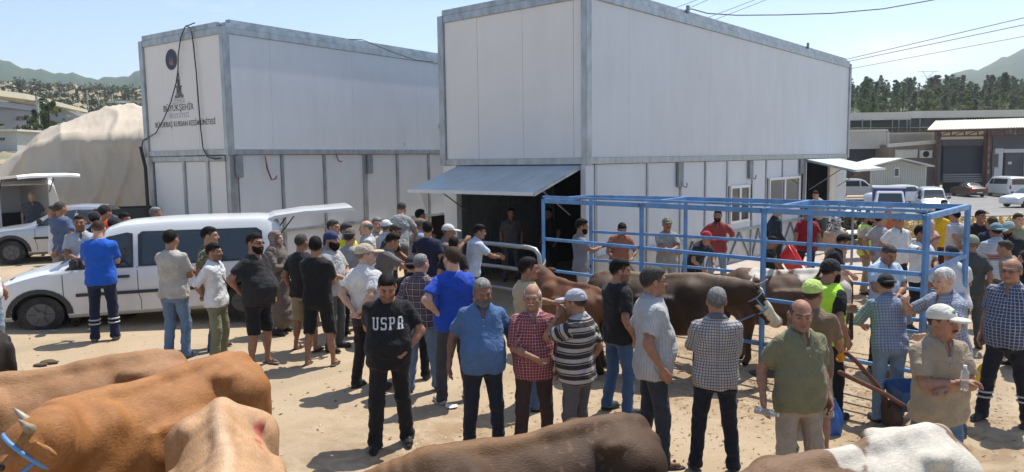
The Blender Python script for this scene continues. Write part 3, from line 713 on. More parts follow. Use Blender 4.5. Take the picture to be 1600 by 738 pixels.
            if dist < 9.6:
                fr_ = vq[0][(T.inv(vq[0])[:, 1] < -.03)]; ql_ = T.inv(fr_)
                for bz in (.40, .32, .24) if 'polo' not in label else (.42, .37):
                    k_ = np.argmin((ql_[:, 0] - .004) ** 2 + (ql_[:, 2] - bz) ** 2); MB().cyl(T.w(ql_[k_] + A3(0, -.003, 0)), T.d((0, 1, 0)), .0055, .004, 8).build('button', mat('button', (.5, .5, .48), .4), root)
        root['_shirt'] = 0
        if wear: wear(root, T, H, vq[0], AR)
        del root['_shirt']
        if tuck: 
            MB().tube([T.w(((.176 + belly * .03 + fat * .03) * math.cos(t), -belly * .035 + (.128 + belly * .04 + fat * .02) * math.sin(t), .028)) for t in np.linspace(0, 2 * math.pi, 25)[:-1]], .013, 6, closed=True).build('belt', mat('belt_leather', (.03, .02, .015), .5), root, smooth=True)
    if vest:
        P = [torso(T, .034, belly, fat, k=.02, z0=-.10, z1=.545, flare=.08)]
        for s in (-1, 1): P.append(lcone(T, (s * .12, 0, .46), (s * .10, .0, .48), .08, .075, .03)); P.append(ell(T, (s * .245, 0, .36), (.065, .11, .13), .01, '-'))
        P.append(ell(T, (0, -.12, .50), (.055, .14, .16), .01, '-'))
        P.append(('&', lambda X_, Y_, Z_: (F32(-.10) - T.loc(X_, Y_, Z_)[2]), A3(-9, -9, -9), A3(9, 9, 9), 0))
        vq = surface(P, LC, margin=LC * 1.5, post=folds(.003)); v_ = link('safety_vest', np_mesh('safety_vest', *vq, {'pc': coords(vq[0])}), vest, root)
    if low is not None:
        P = []
        for s, hip, kn, ank in legs:
            if shorts:
                E = kn + (ank - kn) * .06
                P += [cone(hip, E, .100 + fat * .012, .086, .03), cone(E + A3(0, 0, -.085), E + A3(0, 0, -.2), .10, .10, .003, '-')]
            elif sit:
                P += [cone(hip, kn, .098, .078, .03), cone(kn, ank + A3(0, 0, .0), .078, .066, .03)]
            else:
                P += [cone(hip, kn, .094 + fat * .012, .071 * weight, .03), cone(kn, ank + A3(0, .008, .0), .071 * weight, .062 * weight, .02), cone(ank + A3(0, .01, .0), ank + A3(0, .005, -.055), .064 * weight, .068 * weight, .02)]
        P.append(torso(T, .022 if tuck else .012, belly * (1 if tuck else .6), fat, k=.04, z0=-.15, z1=.045 if tuck else .07))
        if not sit and not shorts: P.append(('&', lambda X_, Y_, Z_: F32(.028) - Z_ + 0 * X_, A3(-9, -9, -9), A3(9, 9, 9), 0))
        f0 = folds(.0035)
        def pf(X_, Y_, Z_):
            wgt = np.exp(-((Z_ - .14) / .12) ** 2) + .5 * np.exp(-((Z_ - .5) / .09) ** 2)
            return f0(X_, Y_, Z_) + (F32(.005) * wgt * np.sin(75 * Z_ + 18 * X_ + 15 * Y_ + F32(ph[5]))).astype(F32)
        vq = surface(P, LC * 1.25, margin=LC * 1.6, post=pf)
        link('shorts' if shorts else 'trousers', np_mesh('trousers', *vq, {'pc': coords(vq[0])}), low, root)
        if reflective:
            for s, hip, kn, ank in legs:
                for fz in (.42, .56):
                    c = kn + (ank - kn) * fz; MB().tube([c + A3(.072 * math.cos(t), .072 * math.sin(t) + .004, 0) for t in np.linspace(0, 2 * math.pi, 17)[:-1]], .011, 5, closed=True).build('reflective_band', mat('reflective_band', (.45, .46, .45), .35), root, smooth=True)
    if dress is not None:
        P = [torso(T, .03, belly, fat + .3, k=.03, z0=-.15, z1=.55)]
        for s, sh, el, wr, curl in AR: P += [cone(sh, el, .075, .06, .02), cone(el, wr, .06, .05, .02)]
        P += [cone((0, 0, .85), (0, 0, .30), .19, .25, .06)]
        vq = surface(P, LC * 1.2, margin=LC * 1.5, post=folds(.008)); link('dress', np_mesh('dress', *vq, {'pc': coords(vq[0])}), dress, root)
    # ---- shoes
    for s, hip, kn, ank in legs:
        fx = s * .022; bz = ank[2] - .085
        if boots is not None:
            P = [cone(kn * .25 + ank * .75, ank, .062, .052, .02), cone(ank + A3(0, .03, -.04), ank + A3(fx, -.15, -.045), .045, .042, .02)]; m_ = cloth(boots, rough=.5)
        elif sandals:
            P = [ell(Frame(ank + A3(fx * .5, -.05, -.075)), (0, 0, 0), (.048, .15, .018)), cone(ank + A3(-.042, -.09, -.06), ank + A3(.0, -.095, -.018), .012, .012, .01), cone(ank + A3(.042, -.09, -.06), ank + A3(0, -.095, -.018), .012, .012, .01)]; m_ = cloth(shoes, rough=.6)
        else:
            P = [cone(ank + A3(0, .035, -.042), ank + A3(fx, -.13, -.050), .044, .038, .02), cone(ank + A3(0, .02, -.0), ank + A3(0, -.03, -.03), .042, .045, .02), ell(Frame(ank + A3(fx * .6, -.055, -.068)), (0, 0, 0), (.047, .145, .022), .012)]; m_ = cloth(shoes, rough=.6)
        P.append(('&', (lambda bz_: lambda X_, Y_, Z_: F32(bz_) - Z_ + 0 * X_)(bz), A3(-9, -9, -9), A3(9, 9, 9), 0))
        link('sandal' if sandals else ('boot' if boots is not None else 'shoe'), np_mesh('shoe', *surface(P, max(LC * .85, .014), margin=.02)), m_, root)
    if glove:
        for i, vq in enumerate(hn):
            if glove[1] == 'both' or glove[1] == i: link('glove', np_mesh('glove', *vq), cloth(glove[0], rough=.7), root)
            else: link('hand', np_mesh('hand', *vq, {'tint': np.tile([*sk, 1], (len(vq[0]), 1))}), M_SKIN, root)
    root['_'] = 0; del root['_']
    return root, T, H, AR, legs
# ------------------------------------------------------------------ cattle
M_HIDE = attr_mat('cattle_hide', .6, bump=.22, bscale=28, var=.16, vscale=6, spec=.22)
def hide_bump():
    n = M_HIDE.node_tree; K = n.links.new
    t = [x for x in n.nodes if x.type == 'TEX_COORD'][0]; b = n.nodes['Principled BSDF']
    mp_ = n.nodes.new('ShaderNodeMapping'); mp_.inputs['Scale'].default_value = (150, 28, 60); K(t.outputs['Object'], mp_.inputs['Vector'])
    nz = n.nodes.new('ShaderNodeTexNoise'); nz.inputs['Scale'].default_value = 1; nz.inputs['Detail'].default_value = 4; nz.inputs['Distortion'].default_value = .8; K(mp_.outputs['Vector'], nz.inputs['Vector'])
    bp = n.nodes.new('ShaderNodeBump'); bp.inputs['Strength'].default_value = .35; bp.inputs['Distance'].default_value = .012; K(nz.outputs['Fac'], bp.inputs['Height'])
    old = b.inputs['Normal'].links[0].from_node; K(old.outputs['Normal'], bp.inputs['Normal']); K(bp.outputs['Normal'], b.inputs['Normal'])
    # the hair streaks also tint slightly
    mul = [x for x in n.nodes if x.type == 'MIX'][0]; src = mul.inputs['B'].links[0].from_socket
    r = n.nodes.new('ShaderNodeMapRange'); r.inputs['From Min'].default_value = .35; r.inputs['From Max'].default_value = .65; r.inputs['To Min'].default_value = .86; r.inputs['To Max'].default_value = 1.12
    K(nz.outputs['Fac'], r.inputs['Value']); q = n.nodes.new('ShaderNodeMath'); q.operation = 'MULTIPLY'; K(src, q.inputs[0]); K(r.outputs['Result'], q.inputs[1]); K(q.outputs[0], mul.inputs['B'])
    b.inputs['Roughness'].default_value = .62
hide_bump()
CY = np.array([-.80, -.72, -.60, -.40, -.15, .10, .35, .52, .68, .80, .90, .94])
CW = np.array([.07, .15, .20, .255, .31, .335, .31, .265, .245, .215, .13, .05])
CT = np.array([1.16, 1.27, 1.35, 1.385, 1.345, 1.335, 1.355, 1.385, 1.385, 1.36, 1.29, 1.20])
CB = np.array([.92, .72, .62, .58, .57, .57, .62, .70, .78, .86, .96, 1.02])
def barrel(fr, fat):
    hw, hh, cz = CW * fat, (CT - CB) / 2, (CT + CB) / 2
    def fn(X, Y, Z):
        x, y, z = fr.loc(X, Y, Z); sh = y.shape; yi = y.ravel()
        W = np.interp(yi, CY, hw).astype(F32).reshape(sh); Hh = np.interp(yi, CY, hh).astype(F32).reshape(sh); C = np.interp(yi, CY, cz).astype(F32).reshape(sh)
        v = (z - C) / Hh; W = W * (1 - F32(.30) * np.clip(v, 0, 1) ** 2)
        q = (np.abs(x / W) ** F32(2.15) + np.abs(v) ** F32(2.15)) ** F32(1 / 2.15)
        return np.maximum((q - 1) * np.minimum(W, Hh) * F32(.9), np.maximum(y - F32(.94), F32(-.80) - y))
    lo, hi = fr.bbox(A3(-.4 * fat, -.8, .55), A3(.4 * fat, .94, 1.4)); return ('+', fn, lo, hi, .05)
def cow(label, loc, a, colour, sc=1.0, fat=1.0, head=(0, -1.28, 1.12), muzzle=(0, -1.62, .78), h=.022, horns=.10, legs=True, group=None, halter=None, cat='cow', pitch=0, tagear=None, hump=0.0, dh=0.0, tail=True, headw=None):
    root = thing('cow', label, cat, (loc[0], loc[1], ground_z(*loc) + dh), math.radians(a), group, sc)
    I = Frame(); P = [barrel(I, fat)]
    P.append(cone((0, -.55, 1.33), (0, .70, 1.355), .045, .04, .06))                                   # backbone
    for s in (-1, 1):
        P.append(cone((s * .17 * fat, -.40, 1.20), (s * .21 * fat, -.52, .84), .13, .12, .08))        # shoulder
        P.append(ell(I, (s * .205 * fat, .50, 1.285), (.055, .085, .05), .07))                           # hook bone
        P.append(ell(I, (s * .36 * fat, .36, 1.19), (.07, .12, .12), .09, '-'))                         # flank hollow
        P.append(ell(I, (s * .27, .56, 1.06), (.05, .06, .18), .08, '-'))
        P.append(ell(I, (s * .10, .86, 1.22), (.055, .07, .06), .05))                                   # pin bone
        P.append(cone((s * .15 * fat, .66, 1.12), (s * .20 * fat, .60, .76), .20, .135, .07))           # thigh
        P.append(cone((s * .17, .80, 1.10), (s * .17, .80, .72), .115, .10, .06))
        if legs:
            P.append(cone((s * .19, .62, .78), (s * .18, .84, .50), .12, .062, .05)); P.append(cone((s * .18, .85, .52), (s * .18, .79, .14), .052, .040, .02)); P.append(cone((s * .18, .79, .14), (s * .18, .75, .05), .046, .055, .02))
            P.append(cone((s * .18, -.48, .80), (s * .17, -.50, .45), .11, .060, .05)); P.append(cone((s * .17, -.50, .46), (s * .17, -.49, .13), .050, .040, .02)); P.append(cone((s * .17, -.49, .13), (s * .17, -.53, .05), .044, .053, .02))
    for yb in np.arange(-.18, .30, .085):                                                              # ribs
        for s in (-1, 1): P.append(cone((s * .300 * fat, yb + .02, 1.10), (s * .305 * fat, yb - .03, .85), .012, .008, .09))
    hd = A3(*head); mz = A3(*muzzle)
    if headw:
        Ri = Matrix.Rotation(-math.radians(a), 3, 'Z'); hd, mz = [np.array((Ri @ (Vector(w_) - root.location)) / sc) for w_ in headw]; print('HEAD', hd, mz)
    P.append(cone((0, -.58, 1.13), hd * .6 + A3(0, -.58, 1.13) * .4, .235, .165, .10)); P.append(cone(hd * .6 + A3(0, -.58, 1.13) * .4, hd + A3(0, .02, -.04), .165, .125, .06))
    P.append(cone((0, -.55, 1.30), hd + A3(0, 0, .03), .09, .08, .08)); P.append(cone((0, -.70, .86), (hd + mz) / 2 * .35 + A3(0, -.62, .95) * .65 + A3(0, 0, -.10), .08, .05, .1))  # crest, dewlap
    if hump: P.append(ell(I, (0, -.42, 1.36), (.10, .2, hump), .07))
    P.append(cone((0, .84, 1.30), (0, .955, 1.18), .05, .034, .05))
    if tail: P.append(cone((0, .955, 1.2), (0, .985, .72), .033, .022, .03)); P.append(cone((0, .985, .72), (0, .97, .40), .024, .05, .03))
    # head frame: -y towards the muzzle, x across
    fy = -(mz - hd) / np.linalg.norm(mz - hd); fx = np.cross(fy, (0, 0, 1.)); fx /= np.linalg.norm(fx); fz = np.cross(fx, fy); HF = Frame(hd, np.stack([fx, fy, fz], 1)); hl = np.linalg.norm(mz - hd)
    hp2 = [cone(hd + A3(0, .02, -.04) * 0 + HF.d((0, .06, -.03)), HF.w((0, -.02, -.02)), .125, .115, .04), ell(HF, (0, -.06, .0), (.115, .13, .115), .05), lcone(HF, (0, -.10, -.02), (0, -hl, -.03), .105, .068, .04), ell(HF, (0, -hl, -.03), (.082, .055, .066), .03),
           lcone(HF, (0, -.15, -.10), (0, -hl + .05, -.085), .06, .04, .05)]
    for s in (-1, 1):
        hp2.append(ell(HF, (s * .105, -.13, .03), (.028, .04, .03), .03))
        hp2.append(ell(HF, (s * .038, -hl - .045, -.015), (.018, .018, .014), .008, '-'))
        e0 = HF.w((s * .11, -.0, .03)); e1 = HF.w((s * .30, .05, -.02)); er = Frame((e0 + e1) / 2, HF.R @ rotz(s * .28) @ roty(s * .25))
        hp2.append(ell(er, (0, 0, 0), (.115, .022, .058), .02)); hp2.append(ell(er, (0, -.03, 0), (.085, .018, .038), .008, '-'))
    P2 = P + hp2
    V, Q = surface(P2, h, margin=h * 1.5, post=lambda X_, Y_, Z_: (F32(.0035) * (np.sin(11 * Y_ + 6 * Z_ + 2 * np.sin(7 * Z_)) + np.sin(19 * Z_ - 13 * X_ + 3 * np.sin(5 * Y_)) + .5 * np.sin(31 * Y_ + 17 * Z_))
                   + F32(.0032) * np.exp(-((Y_ + .80) / .13) ** 2) * np.sin(80 * Y_ + 16 * Z_ + 3 * np.sin(8 * X_))).astype(F32))
    C = np.ones((len(V), 4)); C[:, :3] = colour(V, HF.inv(V), hl)
    hv = V[:, 2] < .05; 
    if legs: C[V[:, 2] < .065, :3] = (.03, .025, .02)
    link('body', np_mesh('body', V, Q, {'tint': C}), M_HIDE, root)
    for s in (-1, 1):
        MB().tube([HF.w((s * .112, -.155, .032)), HF.w((s * .134, -.15, .035))], [.022, .012], 8).build('eye', mat('eye_black', (.01, .008, .006), .1), root, smooth=True)
        if horns: 
            pts = [HF.w((s * (.07 + .75 * horns * math.sin(t)), .035, .075 + horns * (1 - math.cos(t)) * .9 + .03 * t)) for t in np.linspace(0, 1.5, 6)]
            MB().tube(pts, [.030, .027, .023, .018, .012, .004], 10).build('horn', mat('horn', (.27, .225, .16), .45, var=.45, scale=20), root, smooth=True)
    if tagear:
        MB().box(-.014, .014, -.003, .003, -.018, .018).build('ear_tag', mat('yellow_tag', (.65, .55, .08), .5), root, bevel=.002).matrix_basis = Matrix.Translation(HF.w((tagear * .25, .0, .005)))
    if halter:
        hb = MB(); pts = [HF.w((.125 * math.cos(t), -.05 - .02 * math.sin(t), -.02 + .135 * math.sin(t))) for t in np.linspace(0, 2 * math.pi, 21)[:-1]]; hb.tube(pts, .012, 6, closed=True)
        pts = [HF.w((.095 * math.cos(t), -.27, -.045 + .095 * math.sin(t))) for t in np.linspace(0, 2 * math.pi, 17)[:-1]]; hb.tube(pts, .012, 6, closed=True)
        for s in (-1, 1): hb.tube([HF.w((s * .12, -.05, -.05)), HF.w((s * .098, -.27, -.06))], .012, 6)
        hb.tube([HF.w((0, -.27, -.14)), HF.w((.05, -.20, -.35)), HF.w((.15, .05, -.6))], .011, 6)
        hb.build('halter', halter, root, smooth=True)
    return root
from mathutils import noise as mnoise
def nzv(V, s, off=0.0):
    """cheap smooth noise on points"""
    x, y, z = V[:, 0] * s + off, V[:, 1] * s + off * 2, V[:, 2] * s - off
    return (np.sin(x * 1.7 + 2 * np.sin(y * 1.3)) + np.sin(y * 2.1 + 1.5 * np.sin(z * 1.9 + x)) + np.sin(z * 2.3 + 1.7 * np.sin(x * 1.1 - y))) / 3
def mixc(a, b, f): f = np.clip(f, 0, 1)[:, None]; return np.asarray(a) * (1 - f) + np.asarray(b) * f
def hide(base, dark=None, light=None, ridge=.0, belly=0.0, legd=0.0, wf=None, patches=None, spots=0.0, neckd=0.0, ridc=None, ridw=.05):
    def f(V, q, hl):
        n = len(V); c = np.tile(np.array(base, float), (n, 1))
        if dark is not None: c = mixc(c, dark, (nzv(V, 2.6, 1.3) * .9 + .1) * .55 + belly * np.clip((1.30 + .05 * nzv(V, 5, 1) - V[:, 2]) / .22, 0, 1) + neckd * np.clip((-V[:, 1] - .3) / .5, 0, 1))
        if light is not None: c = mixc(c, light, nzv(V, 3.1, 4.0) * .45 - .05)
        if ridge: c = mixc(c, ridc or light, ridge * np.exp(-((V[:, 0] + .02 * np.sin(V[:, 1] * 5)) / ridw) ** 2) * (V[:, 2] > 1.2) * np.clip((.75 - V[:, 1]) / .5, 0, 1))
        if patches is not None:
            for (px, py, pz, r, col) in patches:
                d = np.sqrt((V[:, 0] - px) ** 2 + (V[:, 1] - py) ** 2 + (V[:, 2] - pz) ** 2) + .10 * nzv(V, 9, px * 3) + .03 * nzv(V, 30, py); c = mixc(c, col, (r - d) / .02 + .5)
        if spots:
            m = (nzv(V, 42, 2) > .62) & (V[:, 1] > .1) & (V[:, 1] < .62) & (V[:, 2] > 1.05); c[m] = c[m] * .75 + np.array([.26, .16, .09]) * .25
        if wf is not None:
            m = (q[:, 1] < -.02) & (np.abs(q[:, 0]) < .085 + .1 * np.clip(-q[:, 1] - .15, 0, 1)) & (q[:, 2] > -.10) | (q[:, 1] < -hl + .08); m &= (np.abs(q[:, 0]) < .2) & (q[:, 1] < 0.02); c[m] = wf
            c[(q[:, 1] < -hl - .01) & (np.abs(q[:, 0]) < .1)] = (.42, .22, .17)
        e = (np.abs(q[:, 0]) > .14) & (q[:, 1] > -.12) & (q[:, 1] < .18) & (np.abs(q[:, 2]) < .12) & (V[:, 1] < -.7); c[e] *= 1.1
        return c
    return f
# ------------------------------------------------------------------ ground
def ground():
    def axis(a, b, step, far):
        c = list(np.arange(a, b, step)); x = b; s = step
        while x < far: c.append(x); s *= 1.25; x += s
        c.append(far); y = a; s = step; pre = []
        while y > -far: s *= 1.25; y -= s; pre.append(max(y, -far))
        return np.array(pre[::-1] + c)
    xs = axis(-14, 14, .25, 2500); ys = axis(0, 48, .25, 2500)
    V = []; Q = []
    for y in ys:
        for x in xs:
            z = ground_z(float(x), float(y))
            if abs(x) < 14 and 0 < y < 48: z += .006 * (math.sin(2.1 * x + 1.3 * math.sin(1.7 * y)) + math.sin(2.7 * y + 1.1 * math.sin(2.3 * x)))
            if y > 48: z -= .25 * min(1, (y - 48) / 20) 
            V.append((x, y, z))
    nx = len(xs)
    for j in range(len(ys) - 1):
        for i in range(nx - 1): Q.append((j * nx + i, j * nx + i + 1, (j + 1) * nx + i + 1, (j + 1) * nx + i))
    me = np_mesh('ground', np.array(V), np.array(Q))
    m = bpy.data.materials.new('packed_earth'); m.use_nodes = True; n = m.node_tree; K = n.links.new; b = n.nodes['Principled BSDF']
    b.inputs['Roughness'].default_value = .95; b.inputs['Specular IOR Level'].default_value = .2
    t = n.nodes.new('ShaderNodeTexCoord')
    def noise(sc, det=8, rough=.6, dist=0.0, vec=None):
        q = n.nodes.new('ShaderNodeTexNoise'); q.inputs['Scale'].default_value = sc; q.inputs['Detail'].default_value = det; q.inputs['Roughness'].default_value = rough; q.inputs['Distortion'].default_value = dist
        K(t.outputs['Object'], q.inputs['Vector']); return q.outputs['Fac']
    def ramp(v, a, bb, lo=0, hi=1):
        r = n.nodes.new('ShaderNodeMapRange'); r.inputs['From Min'].default_value = a; r.inputs['From Max'].default_value = bb; r.inputs['To Min'].default_value = lo; r.inputs['To Max'].default_value = hi; K(v, r.inputs['Value']); return r.outputs['Result']
    def mix(f, A, B):
        q = n.nodes.new('ShaderNodeMix'); q.data_type = 'RGBA'; K(f, q.inputs['Factor'])
        for nm, v in (('A', A), ('B', B)):
            if isinstance(v, tuple): q.inputs[nm].default_value = (*v, 1)
            else: K(v, q.inputs[nm])
        return q.outputs['Result']
    c = mix(ramp(noise(.55, 8, .6, .6), .35, .65), (.35, .262, .168), (.425, .33, .222))
    c = mix(ramp(noise(.35, 10, .65, .3), .56, .70), c, (.36, .31, .25))          # worn grey concrete showing through
    c = mix(ramp(noise(1.6, 10, .72, 1.0), .60, .74, 0, .75), c, (.17, .11, .06))    # dung and damp
    c = mix(ramp(noise(7, 8, .7), .58, .75, 0, .5), c, (.52, .43, .31))
    c = mix(ramp(noise(26, 6, .7), .60, .72, 0, .55), c, (.22, .16, .10))
    c = mix(ramp(noise(90, 3, .7), .40, .64, 0, .35), c, (.55, .45, .32))
    # trampled bedding darker round the animals
    ox = n.nodes.new('ShaderNodeSeparateXYZ'); K(t.outputs['Object'], ox.inputs[0])
    def blob(cx, cy, r):
        q = n.nodes.new('ShaderNodeVectorMath'); q.operation = 'DISTANCE'; cmb = n.nodes.new('ShaderNodeCombineXYZ'); K(ox.outputs[0], cmb.inputs[0]); K(ox.outputs[1], cmb.inputs[1])
        K(cmb.outputs[0], q.inputs[0]); q.inputs[1].default_value = (cx, cy, 0); return ramp(q.outputs['Value'], r, r * .35)
    for cx, cy, r in ((3.0, 10.3, 3.2), (-.6, 6.6, 2.4), (5, 7.6, 2.6)):
        f = n.nodes.new('ShaderNodeMath'); f.operation = 'MULTIPLY'; K(blob(cx, cy, r), f.inputs[0]); K(ramp(noise(3.2, 9, .7, .8), .42, .60, 0, .8), f.inputs[1]); c = mix(f.outputs[0], c, (.24, .155, .08))
    vo = n.nodes.new('ShaderNodeTexVoronoi'); vo.inputs['Scale'].default_value = 4.2; K(t.outputs['Object'], vo.inputs['Vector']); hoof = ramp(vo.outputs['Distance'], .05, .14, 1, 0)
    hm_ = n.nodes.new('ShaderNodeMath'); hm_.operation = 'MULTIPLY'; K(hoof, hm_.inputs[0]); K(ramp(noise(.8, 5, .6), .47, .58, 0, .45), hm_.inputs[1]); c = mix(hm_.outputs[0], c, (.20, .14, .085))
    wv = n.nodes.new('ShaderNodeTexWave'); wv.inputs['Scale'].default_value = .16; wv.inputs['Distortion'].default_value = 2.5; wv.inputs['Detail'].default_value = 2; mw = n.nodes.new('ShaderNodeMapping'); mw.inputs['Rotation'].default_value = (0, 0, .5); K(t.outputs['Object'], mw.inputs['Vector']); K(mw.outputs['Vector'], wv.inputs['Vector'])
    c = mix(ramp(wv.outputs['Fac'], .88, .97, 0, .30), c, (.27, .215, .15))
    K(c, b.inputs['Base Color'])
    bp = n.nodes.new('ShaderNodeBump'); bp.inputs['Strength'].default_value = .45; bp.inputs['Distance'].default_value = .02
    ad = n.nodes.new('ShaderNodeMath'); ad.operation = 'ADD'; K(noise(14, 9, .75), ad.inputs[0]); K(noise(45, 4, .6), ad.inputs[1]); K(ad.outputs[0], bp.inputs['Height']); K(bp.outputs['Normal'], b.inputs['Normal'])
    tag(link('ground', me, m), kind='structure')
ground()
def sheet(name, x0, x1, y0, y1, dz, m, step=2.0):
    xs = np.arange(x0, x1 + .01, step); ys = np.arange(y0, y1 + .01, step); nx = len(xs)
    V = [(x, y, ground_z(x, y) - (.25 * min(1, (y - 48) / 20) if y > 48 else 0) + dz) for y in ys for x in xs]
    Q = [(j * nx + i, j * nx + i + 1, (j + 1) * nx + i + 1, (j + 1) * nx + i) for j in range(len(ys) - 1) for i in range(nx - 1)]
    return tag(link(name, np_mesh(name, np.array(V), np.array(Q)), m), kind='structure')
sheet('road', 2, 100, 48, 76, .05, mat('asphalt', (.20, .195, .19), .9, var=.15, scale=1.5, dirt=.5, dirtcol=(.33, .29, .23), dscale=.4))
sheet('dry_verge', 9, 40, 26, 40, .03, mat('dry_grass_soil', (.46, .36, .19), .95, var=.25, scale=3, bump=.5, bscale=12), .5)
sheet('forecourt', 4, 20, 18.5, 25, .02, mat('pale_concrete', (.42, .36, .31), .9, var=.12, scale=2, dirt=.5, dirtcol=(.40, .22, .17), dscale=1.3), .5)
k = MB()
for i in range(24):
    x = 8.5 + i * 1.02; z = ground_z(x, 25.6); k.box(x, x + 1.0, 25.5, 25.75, z - .05, z + .13)
tag(k.build('kerb', mat('kerb_stone', (.5, .48, .44), .85, var=.12)), kind='structure')

# ------------------------------------------------------------------ hills
def hill(name, rows, px0, px1, npx, m, amp=0.0, smooth=True, ext=True):
    """rows: list of (distance, [(px, py) ...]); py interpolated along px; last row tips over behind the ridge"""
    pxs = np.linspace(px0, px1, npx); V = []; rs = np.random.RandomState(3)
    ph = rs.uniform(0, 9, 6)
    sub = []
    for r in range(len(rows) - 1):
        for t in np.linspace(0, 1, 7)[:-1]: sub.append((r, t))
    sub.append((len(rows) - 2, 1.0))
    for r, t in sub:
        d = rows[r][0] * (1 - t) + rows[r + 1][0] * t
        for px in pxs:
            ya = np.interp(px, *zip(*rows[r][1])); yb = np.interp(px, *zip(*rows[r + 1][1]))
            # keep the slope straight in the world, not in the picture
            za = D(px, ya, rows[r][0]).z; zb = D(px, yb, rows[r + 1][0]).z; z = za * (1 - t) + zb * t
            p = D(px, 250, d); w = amp * d / 300 * (math.sin(p.x * 60 / d + ph[0] + 2 * math.sin(p.y * 25 / d)) + .6 * math.sin(p.x * 140 / d + p.y * 50 / d + ph[1]) + .4 * math.sin(p.x * 310 / d + ph[2]))
            if r == 0 and t < .15: w = 0
            V.append((p.x, p.y, z + w))
    last = V[-npx:]; V += [(p[0] * 1.35, p[1] * 1.35, -5) for p in last]
    ny = len(V) // npx; Q = [(j * npx + i, j * npx + i + 1, (j + 1) * npx + i + 1, (j + 1) * npx + i) for j in range(ny - 1) for i in range(npx - 1)]
    return tag(link(name, np_mesh(name, np.array(V), np.array(Q), smooth=smooth), m), kind='structure')
M_SCRUBHILL = mat('scrub_hillside', (.30, .25, .15), .95, var=.3, scale=.06, dirt=.95, dirtcol=(.085, .10, .05), dscale=.10)
M_FOREST = mat('forest_slope', (.070, .10, .045), .95, var=.45, scale=.09, dirt=.6, dirtcol=(.035, .055, .03), dscale=.18, bump=1.0, bscale=.3)
M_MOUNT = mat('forest_mountain', (.028, .060, .030), .95, var=.35, scale=.03, dirt=.8, dirtcol=(.035, .055, .03), dscale=.03, stretch=(1, 1, 3))
hill('hillside', [(34, [(-900, 258), (230, 256), (900, 252)]), (75, [(-900, 222), (0, 224), (230, 212), (900, 215)]), (160, [(-900, 170), (0, 178), (230, 168), (900, 175)]), (330, [(-900, 120), (0, 131), (50, 130), (120, 137), (230, 142), (700, 150), (900, 170)])], -900, 900, 150, M_SCRUBHILL, .7)
hill('mountain', [(420, [(-1200, 150), (900, 160)]), (900, [(-1200, 60), (-300, 85), (0, 96), (45, 100), (90, 112), (130, 122), (165, 120), (222, 114), (400, 130), (900, 150)])], -1200, 900, 220, M_MOUNT, 1.0)
hill('forest_hill', [(105, [(900, 205), (1900, 195), (2600, 190)]), (200, [(900, 170), (1900, 155), (2600, 150)]), (330, [(900, 160), (1330, 143), (1450, 146), (1600, 148), (2600, 140)])], 900, 2700, 160, M_FOREST, .8)
hill('mountain', [(520, [(900, 150), (1400, 142), (1700, 150), (3000, 150)]), (1150, [(900, 170), (1400, 150), (1450, 131), (1500, 113), (1550, 93), (1600, 75), (1700, 60), (2000, 62), (3000, 80)])], 1000, 3000, 220, M_MOUNT, .9)
# bare track on the far mountain
tk = []
for t in np.linspace(0, 1, 12):
    p = D(1566 + 44 * t, 139 - 47 * t, 985 + 60 * t); tk.append((p + Vector((-7 - 4 * math.sin(t * 9), 0, 1.5)), p + Vector((9 + 4 * math.sin(t * 7), 0, 1.5))))
mb = MB(); vs = [q for pr in tk for q in pr]; mb.add(vs, [(2 * i, 2 * i + 1, 2 * i + 3, 2 * i + 2) for i in range(11)])
tag(mb.build('bare_track', mat('bare_soil', (.42, .33, .24), .95)), kind='structure')

# ------------------------------------------------------------------ trees
from mathutils import noise as mnoise
def leafball(rs, n, size, shape):
    """many small leaf-sized triangles through a crown volume"""
    V = []; F = []
    for i in range(n):
        c = shape(rs); s = size * rs.uniform(.6, 1.3); a = rs.normal(size=3); a /= np.linalg.norm(a); b_ = np.cross(a, rs.normal(size=3)); b_ /= np.linalg.norm(b_)
        k_ = len(V); V += [c - a * s, c + a * s * .6 + b_ * s * .5, c + a * s * .5 - b_ * s * .55]; F.append((k_, k_ + 1, k_ + 2))
    return V, F
M_PINE = [mat('pine_needles_%s' % n_, c, .85, var=.5, scale=1.1) for n_, c in (('deep', (.085, .125, .050)), ('olive', (.125, .150, .065)), ('grey', (.11, .125, .075)))]
def translucent(m, f=.45):
    n = m.node_tree; b = n.nodes['Principled BSDF']; o = n.nodes['Material Output']; t = n.nodes.new('ShaderNodeBsdfTranslucent'); mx_ = n.nodes.new('ShaderNodeMixShader'); mx_.inputs[0].default_value = f
    n.links.new(b.inputs['Base Color'].links[0].from_socket, t.inputs['Color']); n.links.new(b.outputs[0], mx_.inputs[1]); n.links.new(t.outputs[0], mx_.inputs[2]); n.links.new(mx_.outputs[0], o.inputs['Surface'])
for m_ in M_PINE: translucent(m_)
M_BARK = mat('bark', (.09, .065, .05), .9, var=.3)
